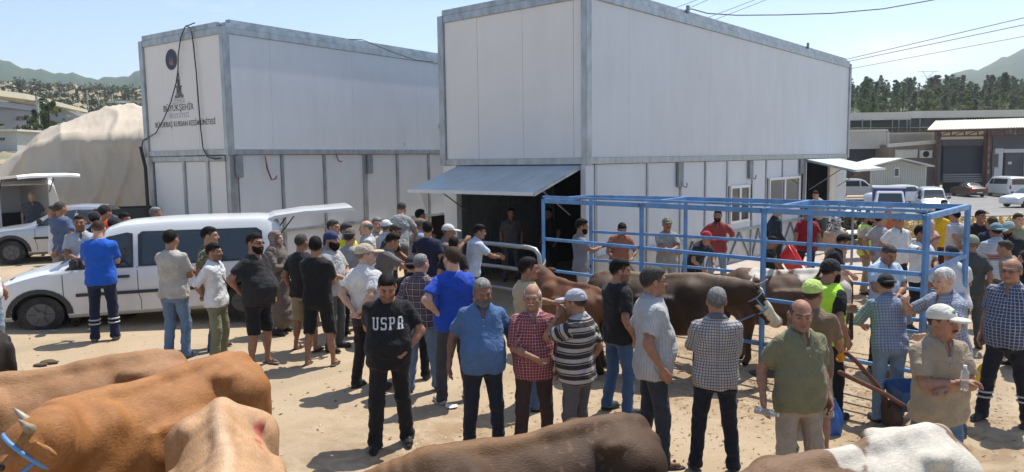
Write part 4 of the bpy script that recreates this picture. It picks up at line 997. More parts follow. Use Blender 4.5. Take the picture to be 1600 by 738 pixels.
def pine_proto(i):
    rs = np.random.RandomState(40 + i); H_ = 7.0
    wd = (1.0, 1.7, .8, 1.45, 1.2)[i]
    cl = [(wd * rs.uniform(-1.2, 1.2) * (1 - t * .6), rs.uniform(-1.2, 1.2) * (1 - t * .6), 2.0 + t * 4.6, rs.uniform(.7, 1.2) * (1.15 - .6 * t)) for t in np.linspace(0, 1, 11)]
    def shp(r):
        c = cl[r.randint(len(cl))]; v = r.normal(size=3); v /= np.linalg.norm(v); v *= c[3] * r.uniform(.5, 1.05); v[2] *= .6; return np.array(c[:3]) + v
    V, F = leafball(rs, 620, .30, shp)
    b = MB(); b.v = [tuple(v) for v in V]; b.f = F
    t_ = MB().tube([(0, 0, -.5), (.1, 0, 2.5), (0, .1, 4.6), (0, 0, 6.6)], [.22, .16, .10, .03], 6)
    for q in range(4): t_.tube([(0, 0, 2.2 + q), (math.cos(q * 2.1) * .9, math.sin(q * 2.1) * .9, 2.8 + q)], [.07, .03], 4)
    return b.mesh('crown'), t_.mesh('trunk')
PP = [pine_proto(i) for i in range(5)]
def plant_tree(name, p, sc, i, label, cat, group, m=None, rz=0):
    r = thing(name, label, cat, p, rz, group, 1); r.scale = (sc * random.uniform(.85, 1.15), sc * random.uniform(.85, 1.15), sc)
    cr_, tr_ = PP[i % 5]
    for nm, me, mm in (('crown', cr_, m or M_PINE[i % 3]), ('trunk', tr_, M_BARK)):
        o = bpy.data.objects.new(nm, me); COL.objects.link(o); o.parent = r
        if not me.materials: me.materials.append(mm)
        o.material_slots[0].link = 'OBJECT'; o.material_slots[0].material = mm
    return r
rt = random.Random(11)
hillz_rows = [(105, 205, 195), (200, 170, 155), (330, 160, 146)]
cnt = 0
for k_ in range(210):
    d = rt.choice([112, 125, 140, 160, 185, 215, 250, 290, 325]) * rt.uniform(.96, 1.04); px = rt.uniform(1318, 1640)
    # height of the hill there
    if d < 200: t = (d - 105) / 95; za = D(px, np.interp(px, [900, 1900], [205, 195]), 105).z; zb = D(px, np.interp(px, [900, 1900], [170, 155]), 200).z
    else: t = (d - 200) / 130; za = D(px, np.interp(px, [900, 1900], [170, 155]), 200).z; zb = D(px, np.interp(px, [900, 1330, 1450, 1600, 2600], [160, 143, 146, 148, 140]), 330).z
    p = D(px, 200, d); p.z = za + (zb - za) * t - .6
    plant_tree('pine_tree', p, (.75 if d < 160 else 1.0) * rt.uniform(.55, 1.2), k_, 'pine tree crowded into the green wood on the slope behind the sheds at right', 'tree', 'pines of the wooded slope', rz=rt.uniform(0, 6))
# scrub on the dry hillside: nobody could count it
def scatter_tri(name, n, place, size, m, seed, tall=1.0):
    rs = np.random.RandomState(seed); V = []; F = []
    for i in range(n):
        c, r = place(rs)
        for j in range(rs.randint(9, 16)):
            o = rs.normal(size=3) * r * .45; o[2] = abs(o[2]) * tall; s = r * size; a = rs.normal(size=3); a /= np.linalg.norm(a); b_ = np.cross(a, rs.normal(size=3)); b_ /= np.linalg.norm(b_); k2 = len(V)
            cc = c + o; V += [cc - a * s, cc + a * s * .6 + b_ * s * .6, cc + a * s * .5 - b_ * s * .6]; F.append((k2, k2 + 1, k2 + 2))
    b = MB(); b.v = [tuple(v) for v in V]; b.f = F
    return tag(b.build(name, m, fix=False), kind='stuff')
def onleft(rs):
    d = rs.choice([80, 95, 120, 150, 190, 230, 280, 325]) * rs.uniform(.93, 1.0); px = rs.uniform(-60, 240)
    R_ = [(75, np.interp(px, [-900, 0, 230], [222, 224, 212])), (160, np.interp(px, [-900, 0, 230], [170, 178, 168])), (330, np.interp(px, [-900, 0, 50, 120, 230], [120, 131, 130, 137, 142]))]
    i = 0 if d < 160 else 1; t = (d - R_[i][0]) / (R_[i + 1][0] - R_[i][0]); z = D(px, R_[i][1], R_[i][0]).z * (1 - t) + D(px, R_[i + 1][1], R_[i + 1][0]).z * t
    p = D(px, 200, d); return np.array([p.x, p.y, z + .1]), rs.uniform(.6, 2.0) * (d / 200) ** .5
scatter_tri('scrub', 900, onleft, .45, mat('scrub_leaves', (.075, .085, .045), .9, var=.5, scale=.5), 5)
def onverge(rs):
    x = rs.uniform(9, 34); y = rs.uniform(26.2, 39); return np.array([x, y, ground_z(x, y) + .05]), .3
scatter_tri('dry_grass', 2600, onverge, .45, mat('dry_straw', (.50, .38, .19), .9, var=.35, scale=2), 9, 1.6)

# ------------------------------------------------------------------ the two stacked panel buildings
U = Vector((math.sin(math.radians(40.4)), math.cos(math.radians(40.4)), 0)); VV = Vector((-U.y, U.x, 0)); TH = math.atan2(U.y, U.x)
def face_t(px, A, d):
    r = ray(px, 250); q = r.x / r.y; return (q * A.y - A.x) / (d.x - q * d.y)
M_CORR = mat('grey_wall_sheet', (.20, .21, .22), .55, .2, var=.1, scale=3)
def panel_building(A, zb, zt, L_, W_, label, ground, end_joints, side_joints, e_studs, s_studs, open_end=None, big=None):
    b = thing('panel_building', label, 'building', (A.x, A.y, 0), TH)
    fr = .055
    # upper storey: frame bars, corner posts and sandwich panels each on its own
    def bars(nm, *lst):
        for q in lst: box(nm, *q, M_STEEL, b, bevel=.006)
    bars('beam', ((.17, L_ - .17), (0, .10), (zb, zb + .13)), ((0, .10), (.13, W_ - .17), (zb + .002, zb + .132)), ((.17, L_ - .17), (W_ - .10, W_), (zb, zb + .13)), ((L_ - .10, L_), (.17, W_ - .17), (zb, zb + .13)))
    bars('beam', ((.17, L_ - .17), (0, .10), (zt - .14, zt)), ((0, .10), (.13, W_ - .17), (zt - .15, zt + .004)), ((.17, L_ - .17), (W_ - .10, W_), (zt - .14, zt)), ((L_ - .10, L_), (.17, W_ - .17), (zt - .14, zt)))
    bars('corner_post', ((-.012, .17), (-.012, .13), (zb - .01, zt + .01)), ((-.012, .16), (W_ - .17, W_ + .012), (zb - .01, zt + .01)), ((L_ - .17, L_ + .012), (-.012, .13), (zb - .01, zt + .01)), ((L_ - .17, L_ + .012), (W_ - .17, W_ + .012), (zb - .01, zt + .01)))
    box('roof_trim', (.12, L_ - .05), (.05, .22), (zt + .012, zt + .12), M_STEEL, b, bevel=.008); box('roof_trim', (.30, L_ - .05), (.16, .30), (zt + .121, zt + .22), M_STEEL, b, bevel=.008)
    box('roof_trim', (.03, .14), (.25, W_ - .1), (zt + .012, zt + .14), M_STEEL, b, bevel=.008)
    rf = box('roof', (.142, L_ - .05), (.302, W_ - .05), (zt - .06, zt + .10), M_STEELD, b)
    js = [.175] + list(side_joints) + [L_ - .175]
    for i in range(len(js) - 1):
        o = box('panel', (js[i] + .0015, js[i + 1] - .0015), (fr - .02 - (i % 2) * .0008, .10), (zb + .133, zt - .143), M_PANEL, b)
        o.rotation_euler = (0, 0, 0)
    js = [.135] + list(end_joints) + [W_ - .175]
    for i in range(len(js) - 1): box('panel', (fr - .015 - (i % 2) * .002, .102), (js[i] + .004, js[i + 1] - .004), (zb + .135, zt - .153), M_PANEL2, b)
    for i in range(8): box('panel', (.2 + i * (L_ - .4) / 8 + .005, .2 + (i + 1) * (L_ - .4) / 8 - .005), (W_ - .09, W_ - .03), (zb + .133, zt - .143), M_PANEL, b)
    for i in range(3): box('panel', (L_ - .1, L_ - .04), (.2 + i * (W_ - .4) / 3 + .005, .2 + (i + 1) * (W_ - .4) / 3 - .005), (zb + .133, zt - .143), M_PANEL, b)
    box('deck', (.1, L_ - .1), (.1, W_ - .1), (zb + .03, zb + .10), M_STEELD, b)
    return b
def stud(b, x, z0, z1, w=.07, y=.02, d=.07, nm='stud'): return box(nm, (x - w / 2, x + w / 2), (y, y + d), (z0, z1), M_STEEL, b, bevel=.004)
A1 = D(917, 257, 15.0); zb1 = A1.z; zt1 = zb1 + 3.40; L1 = face_t(1326, A1, U); W1 = 4.15
sj = [face_t(p, A1, U) for p in (985, 1050, 1110, 1165, 1212, 1255, 1292)]
ej = [face_t(p, A1, VV) for p in (895, 816.5, 747)]
B1 = panel_building(A1, zb1, zt1, L1, W1, 'nearer two storey white panel building with an open awning and dark doorway', 0, ej, sj, None, None)
g1 = ground_z(A1.x + 4, A1.y + 4) - .05
# lower storey, long side
st1 = [(1014, .07), (1066, .07), (1104.7, .07), (1139, .07), (1178, .07), (1199.5, .07), (1225, .07), (1253, .11)]
xs1 = [.30] + [face_t(p, A1, U) for p, w in st1] ; wl = [.3, *[w for p, w in st1]]
doorx = (face_t(1262, A1, U), face_t(1299, A1, U))
winx = [(face_t(1143, A1, U), face_t(1173, A1, U), 1.05, 2.08), (face_t(1203.5, A1, U), face_t(1251, A1, U), 1.15, 2.22)]
box('corner_post', (-.0, .30), (.03, .16), (g1, zb1 - .012), M_PANEL, B1, bevel=.01); box('corner_post', (.302, .40), (.015, .13), (g1, zb1 - .012), M_STEEL, B1, bevel=.006)
for x_, w in zip(xs1[1:], wl[1:]): stud(B1, x_, g1, zb1 - .005, w)
for a_, c_ in zip([.40] + xs1[1:], xs1[1:] + []):
    w0 = .04; hole = [w for w in winx if w[0] < (a_ + c_) / 2 < w[1]]
    if hole:
        w = hole[0]; box('wall_panel', (a_ + w0, c_ - w0), (.05, .10), (g1 + .95, w[2]), M_PANEL, B1); box('wall_panel', (a_ + w0, c_ - w0), (.05, .10), (w[3], zb1 - .01), M_PANEL, B1)
    else: box('wall_panel', (a_ + w0, c_ - w0), (.05, .10), (g1 + .95, zb1 - .01), M_PANEL, B1)
    if c_ - a_ > .5: box('kick_panel', (a_ + w0, c_ - w0), (.062, .10), (g1, g1 + .94), mat('grimy_panel', (.50, .50, .47), .6, var=.12, scale=3, dirt=.7, dirtcol=(.28, .24, .19), dscale=2), B1)
box('rail', (.42, doorx[0] - .06), (.012, .05), (g1 + .90, g1 + .97), M_STEEL, B1, bevel=.004)
for i in range(0, len(xs1) - 1):
    a_, c_ = xs1[i] + .05, xs1[i + 1] - .05
    if c_ - a_ > .8: MB().bar((a_, .035, g1 + .08), ((a_ + c_) / 2, .035, g1 + .88), .05, .03).build('brace', M_STEELD, B1); MB().bar(((a_ + c_) / 2, .035, g1 + .88), (c_, .035, g1 + .08), .05, .03).build('brace', M_STEELD, B1)
for (wx0, wx1, wz0, wz1) in winx:
    fm = MB(); t_ = .07
    n_ = 2 if wx1 - wx0 > 1.2 else 1
    fm.box(wx0, wx1, -.01, .06, wz0, wz0 + t_).box(wx0, wx1, -.01, .06, wz1 - t_, wz1).box(wx0, wx0 + t_, -.008, .06, wz0 + t_, wz1 - t_).box(wx1 - t_, wx1, -.008, .06, wz0 + t_, wz1 - t_)
    if n_ == 2: xm = (wx0 + wx1) / 2; fm.box(xm - .05, xm + .05, -.008, .06, wz0 + t_, wz1 - t_)
    w_ = fm.build('window', mat('white_upvc', (.75, .76, .76), .35, var=.03), B1)
    ed = [wx0 + t_] + ([xm - .05, xm + .05] if n_ == 2 else []) + [wx1 - t_]
    for i in range(0, len(ed), 2): box('pane', (ed[i], ed[i + 1]), (.02, .03), (wz0 + t_, wz1 - t_), M_GLASS, w_)
for px_, dz in ((1064, .60), (1174, .52), (1253, .48)):          # lifting brackets with hooks
    x_ = face_t(px_, A1, U); br = box('bracket', (x_ - .16, x_ + .10), (-.03, .018), (zb1 - dz, zb1 - .015), M_STEELD, B1, bevel=.006)
    MB().tube([(x_ + .12, -.03, zb1 - dz + .02), (x_ + .20, -.04, zb1 - dz - .02), (x_ + .25, -.04, zb1 - dz + .03), (x_ + .24, -.04, zb1 - dz + .10)], .018, 6).build('hook', M_STEELD, br, smooth=True)
# door opening beyond the windows, its jamb in the warm-lit panel tone, and the room behind
box('jamb', (doorx[1], doorx[1] + .55), (.03, .12), (g1, zb1 - .01), M_PANEL2, B1, bevel=.01); box('jamb', (doorx[0] - .06, doorx[0]), (.02, .12), (g1, zb1 - .01), M_PANEL, B1)
box('wall_panel', (doorx[1] + .56, L1 - .05), (.05, .10), (g1, zb1 - .01), M_PANEL, B1)
box('floor', (.1, L1 - .1), (.13, W1 - .13), (g1 - .02, g1 + .06), M_STEELD, B1)
box('back_wall', (L1 - .2, L1 - .1), (.1, W1 - .1), (g1 + .061, zb1 - .01), M_CORR, B1)
n_ = 34
wall = MB()
for i in range(n_):
    x0 = .1 + i * .12; wall.box(x0, x0 + .07, W1 - .20, W1 - .12, g1 + .061, zb1 - .01).box(x0 + .07, x0 + .12, W1 - .17, W1 - .121, g1 + .061, zb1 - .01)
wall.build('ribbed_wall', M_CORR, B1)
box('far_wall', (.1 + n_ * .12, L1 - .21), (W1 - .2, W1 - .12), (g1 + .061, zb1 - .01), mat('shade_dark_wall', (.05, .05, .055), .8), B1)  # darkness of the unlit room put into the wall colour from here on
box('partition', (5.8, 5.86), (.13, W1 - .21), (g1 + .062, zb1 - .012), mat('shade_dark_wall', (.05, .05, .055), .8), B1)
box('partition', (doorx[0] - 1.2, doorx[0] - 1.14), (.13, W1 - .21), (g1 + .062, zb1 - .012), mat('shade_dark_wall', (.05, .05, .055), .8), B1)
box('partition', (doorx[0] - 1.1, doorx[1] + .5), (1.9, 1.96), (g1 + .062, zb1 - .012), mat('shade_dark_wall', (.05, .05, .055), .8), B1)
ty = face_t(712, A1, VV)
box('end_post', (.0, .16), (ty, ty + .16), (g1, zb1 - .01), M_PANEL2, B1); box('end_panel', (.03, .10), (ty + .161, W1 - .05), (g1, zb1 - .01), M_PANEL2, B1)
def awning(parent, a, b, out, drop, n, axis='x'):
    """a..b along the hinge; out horizontally; ribbed sheet in strips with an edge frame"""
    aw = bpy.data.objects.new('awning', None); COL.objects.link(aw); aw.parent = parent
    for i in range(n):
        t0 = a + (b - a) * i / n + .004; t1 = a + (b - a) * (i + 1) / n - .004
        P = lambda t, o, dz: ((-o, t, zb1 - .02 - drop * o / out + dz) if axis == 'y' else (t, -o, zb1 - .02 - drop * o / out + dz))
        vs = [P(t0, 0, 0), P(t1, 0, 0), P(t1, out, 0), P(t0, out, 0), P(t0, 0, -.035), P(t1, 0, -.035), P(t1, out, -.035), P(t0, out, -.035)]
        MB().add(vs, [(0, 1, 2, 3), (7, 6, 5, 4), (0, 4, 5, 1), (1, 5, 6, 2), (2, 6, 7, 3), (3, 7, 4, 0)]).build('sheet', mat('awning_sheet', (.44, .49, .50), .45, .2, var=.1, scale=2, dirt=.3, dirtcol=(.5, .52, .5), dscale=3), aw)
    for t in (a, b):
        MB().bar(P(t, 0, -.05), P(t, out, -.05), .04, .05).build('edge', M_STEEL, aw)
    MB().bar(P(a, out + .02, -.02), P(b, out + .02, -.02), .05, .07).build('edge', M_PANEL2, aw)
    for t in (a + .25, b - .25): MB().tube([P(t, .02, -1.0), P(t, out * .7, -.06)], .015, 6).build('strut', M_STEELD, aw)
    return aw
awning(B1, .16, 3.60, 1.52, .48, 5, 'y')
awning(B1, doorx[0] - .1, doorx[1] + .9, 1.5, .35, 3, 'x')
for i in range(5): MB().tube([(-1.45, 3.1 + .05 * i, zb1 - .56), (-1.47 + .03 * i, 3.12 + .03 * i, zb1 - .75 - .05 * i)], .008, 4).build('cord', mat('white_cord', (.6, .6, .58), .8), B1)

U2 = Vector((math.sin(math.radians(35.2)), math.cos(math.radians(35.2)), 0)); V2 = Vector((-U2.y, U2.x, 0)); TH = math.atan2(U2.y, U2.x)
A2 = D(357, 242, 17.8); zb2 = A2.z; zt2 = D(347, 33, 17.8).z - .12; W2 = face_t(228, A2, V2)
L2 = 16.5; g2 = .25
sj2 = [face_t(p, A2, U2) for p in (430, 497, 556, 608, 655)] + [10.6, 12, 13.4, 15]
B2 = panel_building(A2, zb2, zt2, L2, W2, 'farther two storey white panel building with round emblem and black lettering', 0, [W2 * .33, W2 * .66], sj2, None, None)
st2 = [(443, .08), (509, .08), (572, .16), (623, .08), (672, .08), (711, .10)]
xs2 = [face_t(p, A2, U2) for p, w in st2]; zr = 1.15
box('corner_post', (.06, .26), (.05, .20), (g2, zb2 - .012), M_STEEL, B2, bevel=.006)
M_GR = mat('grimy_panel', (.50, .50, .47), .6); ed = [.26] + xs2 + [12.5, L2 - .1]
for (p, w), x_ in zip(st2, xs2): stud(B2, x_, g2, zb2 - .005, w, y=.04)
for i in range(len(ed) - 1):
    box('wall_panel', (ed[i] + .05, ed[i + 1] - .05), (.075, .13), (zr + .04, zb2 - .01), M_PANEL, B2)
    if i != 5: box('kick_panel', (ed[i] + .05, ed[i + 1] - .05), (.085, .13), (g2, zr - .04), M_PANEL if i < 3 else M_GR, B2)
box('rail', (.27, L2 - .2), (.03, .074), (zr - .035, zr + .035), M_STEEL, B2, bevel=.004)
box('back_wall', (.1, L2 - .1), (W2 - .2, W2 - .12), (g2, zb2 - .01), M_CORR, B2); box('partition', (.2, L2 - .2), (1.6, 1.65), (g2, zb2 - .01), mat('shade_dark_wall', (.05, .05, .055), .8), B2)  # partition coloured near black for the shade behind the open section
est = [face_t(p, A2, V2) for p in (321, 284)]
for y_ in est: box('stud', (.03, .10), (y_ - .05, y_ + .05), (g2, zb2 - .005), M_STEEL, B2, bevel=.004)
box('corner_post', (.03, .18), (W2 - .24, W2 - .08), (g2, zb2 - .012), M_STEEL, B2, bevel=.006); box('rail', (.028, .10), (.21, W2 - .25), (zb2 - .14, zb2 - .02), M_STEEL, B2)
ey = [.20] + est + [W2 - .24]
for i in range(3): box('wall_panel', (.07, .12), (ey[i] + .055, ey[i + 1] - .055), (g2, zb2 - .15), M_PANEL2, B2)
for px_ in (372, 577): 
    x_ = face_t(px_, A2, U2); br = box('bracket', (x_ - .08, x_ + .12), (-.03, .02), (zb2 - .55, zb2 - .02), M_STEELD, B2, bevel=.006)
x_ = face_t(415, A2, U2); MB().tube([(x_, .0, zb2 - .02), (x_, -.05, zb2 - .35), (x_ + .08, -.09, zb2 - .62), (x_ + .2, -.1, zb2 - .60), (x_ + .24, -.1, zb2 - .52)], .022, 6).build('hook', M_RUST, B2, smooth=True)
x_ = face_t(527, A2, U2); MB().tube([(x_, .03, zb2 - .02), (x_, -.05, zb2 - .18), (x_ + .1, -.07, zb2 - .20)], .018, 6).build('hook', M_RUST, B2, smooth=True)
# lettering on the end wall: flat print standing a couple of millimetres proud
RE = Matrix(((0, 0, -1), (-1, 0, 0), (0, 1, 0))).to_4x4()       # text x -> -y, text y -> z, faces -x
def put_text(txt, px_, py_, size, m, on='end', xs=1.0, parent=None, name='lettering', bold=0.0, far=0):
    me = text_mesh(txt, size, .0015, xs=xs, bold=bold)
    if on == 'end': t = face_t(px_, A2, V2); P_ = A2 + V2 * t; loc = (.034, t, D(px_, py_, P_.y).z); R = RE
    else: t = face_t(px_, A2, U2); P_ = A2 + U2 * t; loc = (t, .030, D(px_, py_, P_.y).z); R = Matrix.Rotation(math.pi / 2, 4, 'X')
    o = link(name, me, m, parent or B2); o.matrix_basis = Matrix.Translation(loc) @ R; return o
put_text('İZMİR', 284, 162, .17, M_INKF); put_text('BÜYÜKŞEHİR', 281, 173, .22, M_INK, bold=.001); put_text('BELEDİYESİ', 282, 184, .17, M_INKF)
put_text('BÜYÜKBAŞ KURBAN KESİM ÜNİTESİ', 289, 197, .185, M_INK, xs=.86, bold=.001)
put_text('BÜYÜKBAŞ KURBAN KESİM ÜNİTESİ', 731, 202, .19, M_INK, on='side', xs=.9)
put_text('I', 634, 228, .14, M_INK, on='side')
ce = face_t(275, A2, V2); cz = D(275, 93, (A2 + V2 * ce).y).z
em = MB().cyl((.034, ce, cz), (1, 0, 0), .26, .006, 40).build('emblem', mat('navy_print', (.02, .03, .09), .5), B2)
MB().tube([(.0305, ce + .245 * math.cos(t), cz + .245 * math.sin(t)) for t in np.linspace(0, 2 * math.pi, 41)[:-1]], .006, 4, closed=True).build('ring', mat('gold_print', (.30, .17, .06), .5), em)
sm = MB(); 
for dy, dz, h_, w_ in ((0, -.02, .30, .05), (-.05, -.03, .22, .06), (.05, -.01, .2, .05)): sm.add([(.0295, ce + dy - w_ / 2, cz + dz - .1), (.0295, ce + dy + w_ / 2, cz + dz - .12), (.0295, ce + dy * 1.6 + .01, cz + dz + h_ / 2)], [(0, 1, 2)])
sm.build('flame_mark', mat('gold_print', (.30, .17, .06), .5), em, fix=False)
tw = MB(); cy_ = face_t(284, A2, V2); z0 = D(284, 153, (A2 + V2 * cy_).y).z
for a_, b_, w in ((0, .07, .36), (.07, .12, .26), (.12, .26, .20), (.26, .30, .26), (.30, .52, .11), (.52, .60, .07)): tw.box(.031, .035, cy_ - w / 2, cy_ + w / 2, z0 + a_, z0 + b_)
tw.add([(.031, cy_ - .035, z0 + .60), (.031, cy_ + .035, z0 + .60), (.031, cy_, z0 + .72)], [(0, 1, 2)]); tw.build('clock_tower_mark', M_INK, B2)
def on_end(px_, py_, o=-.03): t = face_t(px_, A2, V2); return Vector((o, t, D(px_, py_, (A2 + V2 * t).y).z))
M_CABLE = mat('black_cable', (.035, .035, .04), .6)
MB().tube([on_end(*p) for p in ((318, 36), (303, 42), (295, 60), (290, 85), (288, 110), (284, 130), (274, 160), (262, 185), (248, 208), (236, 215), (227, 220), (224, 232))], .014, 6).build('cable', M_CABLE, B2, smooth=True)
MB().tube([on_end(*p) for p in ((305, 40), (312, 45), (314, 70), (316, 110), (317, 160), (318, 200), (320, 232), (326, 245), (338, 249), (346, 247))], .015, 6).build('cable', M_CABLE, B2, smooth=True)
MB().tube([on_end(224, 230, -.05), on_end(231, 262, -.08), on_end(247, 335, -.35)], .045, 8).build('drain_pipe', M_BLACK, B2, smooth=True)
MB().tube([B2.matrix_basis.inverted() @ D(*p) for p in ((545, 62, 19.6), (565, 62, 19.8), (590, 72, 20.2), (620, 84, 20.6), (650, 94, 21.2), (678, 97, 21.8))], .012, 5).build('cable', M_CABLE, B2, smooth=True)

# ------------------------------------------------------------------ tarpaulin covered heap
def tarp():
    ridge = [(-60, 330), (-30, 300), (0, 268), (40, 235), (65, 212), (95, 198), (130, 184), (165, 172), (182, 168), (225, 171), (330, 176), (420, 200)]
    crease = [(-60, 335), (-30, 310), (0, 290), (40, 246), (60, 226), (95, 219), (160, 219), (235, 216), (330, 214), (420, 225)]
    pxs = np.linspace(-60, 420, 220); rows = []; rs = np.random.RandomState(2)
    for i, px in enumerate(pxs):
        yr = np.interp(px, *zip(*ridge)); yc = np.interp(px, *zip(*crease)); f = 23.5 + max(0, (95 - px) / 95) * 2.0
        c = D(px, yc, f); r_ = D(px, yr, f + 4.2); g = ground_z(c.x, c.y) - .1; col = []
        for t in np.linspace(0, 1, 26):                                     # hanging wall with folds
            z = g + (c.z - g) * t; w = (1 - t) * .5
            rn = lambda a, b, e=0: (1 - abs(mnoise.noise(Vector((a, b, e)))) * 2.2) ** 2; fo = (.35 + .65 * (1 - t)) * (.30 * rn(c.x * .55 + .25 * z, z * .22) + .16 * rn(c.x * 1.3 - .5 * z, z * .3, 5) + .07 * rn(c.x * 3 + z, z * .7, 9)) + .12 * math.sin(c.x * 1.3 + z)
            sag = .10 * math.sin((z * 1.7 + c.x * 1.7)) * math.sin(c.x * .9)
            col.append((c.x, c.y - w - fo - sag, z))
        for t in np.linspace(.06, 1, 18):                                   # top slope up to the ridge
            p = c.lerp(r_, t); bulge = .35 * math.sin(math.pi * t); fo = .16 * rn(p.x * .35 - p.y * .3, p.y * .2, 3) + .08 * rn(p.x * .9 + p.y * .4, p.y * .3, 7) + .03 * rn(p.x * 2.4 - p.y, p.y, 11)
            col.append((p.x, p.y, p.z + bulge * .25 + fo))
        for t in (.3, .7, 1): p = r_ + Vector((0, 5 * t, 0)); col.append((p.x, p.y, r_.z + (g - r_.z) * t ** 1.5))
        rows.append(col)
    n = len(rows[0]); V = [v for c in rows for v in c]; Q = [(i * n + j, (i + 1) * n + j, (i + 1) * n + j + 1, i * n + j + 1) for i in range(len(rows) - 1) for j in range(n - 1)]
    o = link('tarpaulin', np_mesh('tarpaulin', np.array(V), np.array(Q)), mat('tan_canvas', (.48, .41, .32), .85, var=.06, scale=1.2, dirt=.3, dirtcol=(.42, .35, .27), dscale=.7, bump=.25, bscale=5))
    tag(o, 'huge tan canvas sheet draped over a domed heap behind the parked cars at left', 'tarpaulin')
tarp()

# ------------------------------------------------------------------ far buildings, each at its own distance
def pbox(name, px0, px1, py0, py1, dist, deep, m, parent, off=0.0, bevel=0.0):
    a = D(px0, py1, dist - off); b_ = D(px1, py0, dist - off); pm = (px0 + px1) / 2
    z0 = D(pm, py1, dist).z; z1 = D(pm, py0, dist).z
    return box(name, (a.x, b_.x), (dist - off, dist - off + deep), (z0, z1), m, parent)
def world_thing(name, label, cat, group=None): return thing(name, label, cat, (0, 0, 0), 0, group)
M_CREAM = mat('cream_sheet', (.52, .50, .43), .6, var=.06, scale=.6, dirt=.3, dirtcol=(.3, .27, .2), dscale=.5)
M_GREYW = mat('grey_render', (.30, .30, .31), .8, var=.08, scale=.5); M_DKW = mat('slate_and_shade', (.10, .10, .115), .7, var=.15, scale=.5)
M_DOOR = mat('dark_shutter', (.03, .035, .05), .55, var=.1); M_WROOF = mat('pale_roof_sheet', (.62, .60, .54), .5, .1, var=.08, scale=.6); M_BROWNW = mat('brown_render', (.20, .165, .13), .85, var=.15, scale=.6)
f = world_thing('warehouse', 'long low shed with a dark open front and a pale roof just below the wood', 'warehouse')
pbox('wall', 1290, 1700, 183, 222, 108, 8, M_DKW, f); pbox('roof', 1425, 1700, 172, 183, 107, 26, M_WROOF, f); pbox('roof', 1290, 1424, 176, 188, 106.6, 26, M_WROOF, f)  # dark slab stands in for the shade inside the open front
for i, p in enumerate((1348, 1361, 1395, 1405, 1418, 1423, 1438, 1508, 1580, 1588, 1640)): pbox('post', p - .6, p + .6, 186, 212, 106, .3, M_CREAM, f)
f = world_thing('cream_shed', 'cream sheet metal shed with a wide dark doorway beside the white building', 'shed')
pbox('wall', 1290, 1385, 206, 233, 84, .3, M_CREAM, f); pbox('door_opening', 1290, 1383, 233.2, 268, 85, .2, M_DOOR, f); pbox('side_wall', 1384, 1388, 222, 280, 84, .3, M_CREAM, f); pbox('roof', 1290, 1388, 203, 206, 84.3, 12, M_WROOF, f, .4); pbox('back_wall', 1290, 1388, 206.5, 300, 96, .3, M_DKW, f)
MB().tube([D(1388, 206, 83), D(1388, 228, 83), D(1383, 236, 83), D(1382, 262, 83)], .12, 8).build('drain_pipe', M_CREAM, f)
f = world_thing('brown_workshop', 'brown walled workshop with an air conditioner and a faded white sign board', 'workshop')
pbox('wall', 1386, 1462, 226, 300, 82, 8, M_BROWNW, f); pbox('upper_wall', 1388, 1460, 207, 225.8, 88, 6, M_CREAM, f)
mb = MB(); 
for q in range(6):
    mb.bar(D(1388, 211 + q * 2.6, 87.9), D(1460, 209 + q * 2.6, 87.9), .06, .05)
mb.build('cladding_rib', M_CREAM, f)
MB().bar(D(1387, 228, 81), D(1461, 222, 81), .35, .35).build('roof_edge', M_WROOF, f)
s = pbox('sign_board', 1399, 1434, 234, 247, 81.8, .15, mat('faded_board', (.62, .60, .56), .6, dirt=.6, dirtcol=(.45, .3, .24), dscale=.8), f)
ac = pbox('air_conditioner', 1440, 1457, 235, 247, 81.8, .5, mat('white_enamel', (.72, .72, .70), .4), f, .4)
c = D(1447, 241, 81.35); MB().cyl(c, (0, 1, 0), .33, .06, 20).build('fan_grille', M_DARK, ac)
f = world_thing('garden_shed', 'small cream ribbed shed with a shallow gable roof in front of the brown workshop', 'shed')
x0, x1 = D(1370, 0, 68).x, D(1460, 0, 68).x; zg = -1.5; ze = D(1400, 262, 68).z; zp = D(1415, 251, 68).z
mb = MB(); nn = 26
for i in range(nn):
    a_ = x0 + (x1 - x0) * i / nn; w_ = (x1 - x0) / nn; top = ze + (zp - ze) * (1 - abs((a_ + w_ / 2) - (x0 + x1) / 2) / ((x1 - x0) / 2))
    mb.box(a_, a_ + w_ * .6, 68, 68.1, zg, top).box(a_ + w_ * .6, a_ + w_, 68.05, 68.12, zg, top)
mb.build('ribbed_wall', M_CREAM, f); box('side_wall', (x1 - .1, x1), (68.13, 73), (zg, ze), M_CREAM, f)
for s_ in (0, 1):
    xa = x0 - .4 if s_ == 0 else x1 + .4; MB().add([(xa, 67.5, ze + .02), ((x0 + x1) / 2, 67.5, zp + .12), ((x0 + x1) / 2, 73, zp + .12), (xa, 73, ze + .02), (xa, 67.5, ze + .14), ((x0 + x1) / 2, 67.5, zp + .24), ((x0 + x1) / 2, 73, zp + .24), (xa, 73, ze + .14)], BOXF).build('roof', M_WROOF, f)
w_ = pbox('window', 1397, 1406, 262, 277, 67.95, .08, mat('white_enamel', (.72, .72, .70), .4), f); pbox('pane', 1398.5, 1404.5, 264, 275, 67.9, .04, M_GLASS, w_)
f = world_thing('warehouse', 'dark fronted warehouse with a ribbed cream canopy on a rusty truss', 'warehouse')
pbox('wall', 1462, 1472, 205, 310, 80, .4, M_DKW, f); pbox('shutter', 1473, 1536, 228, 281, 80.5, .2, M_DOOR, f)
for i in range(4): pbox('shutter_slat', 1474, 1535, 272 + i * 3.4, 274 + i * 3.4, 80.3, .1, M_GREYW, f)
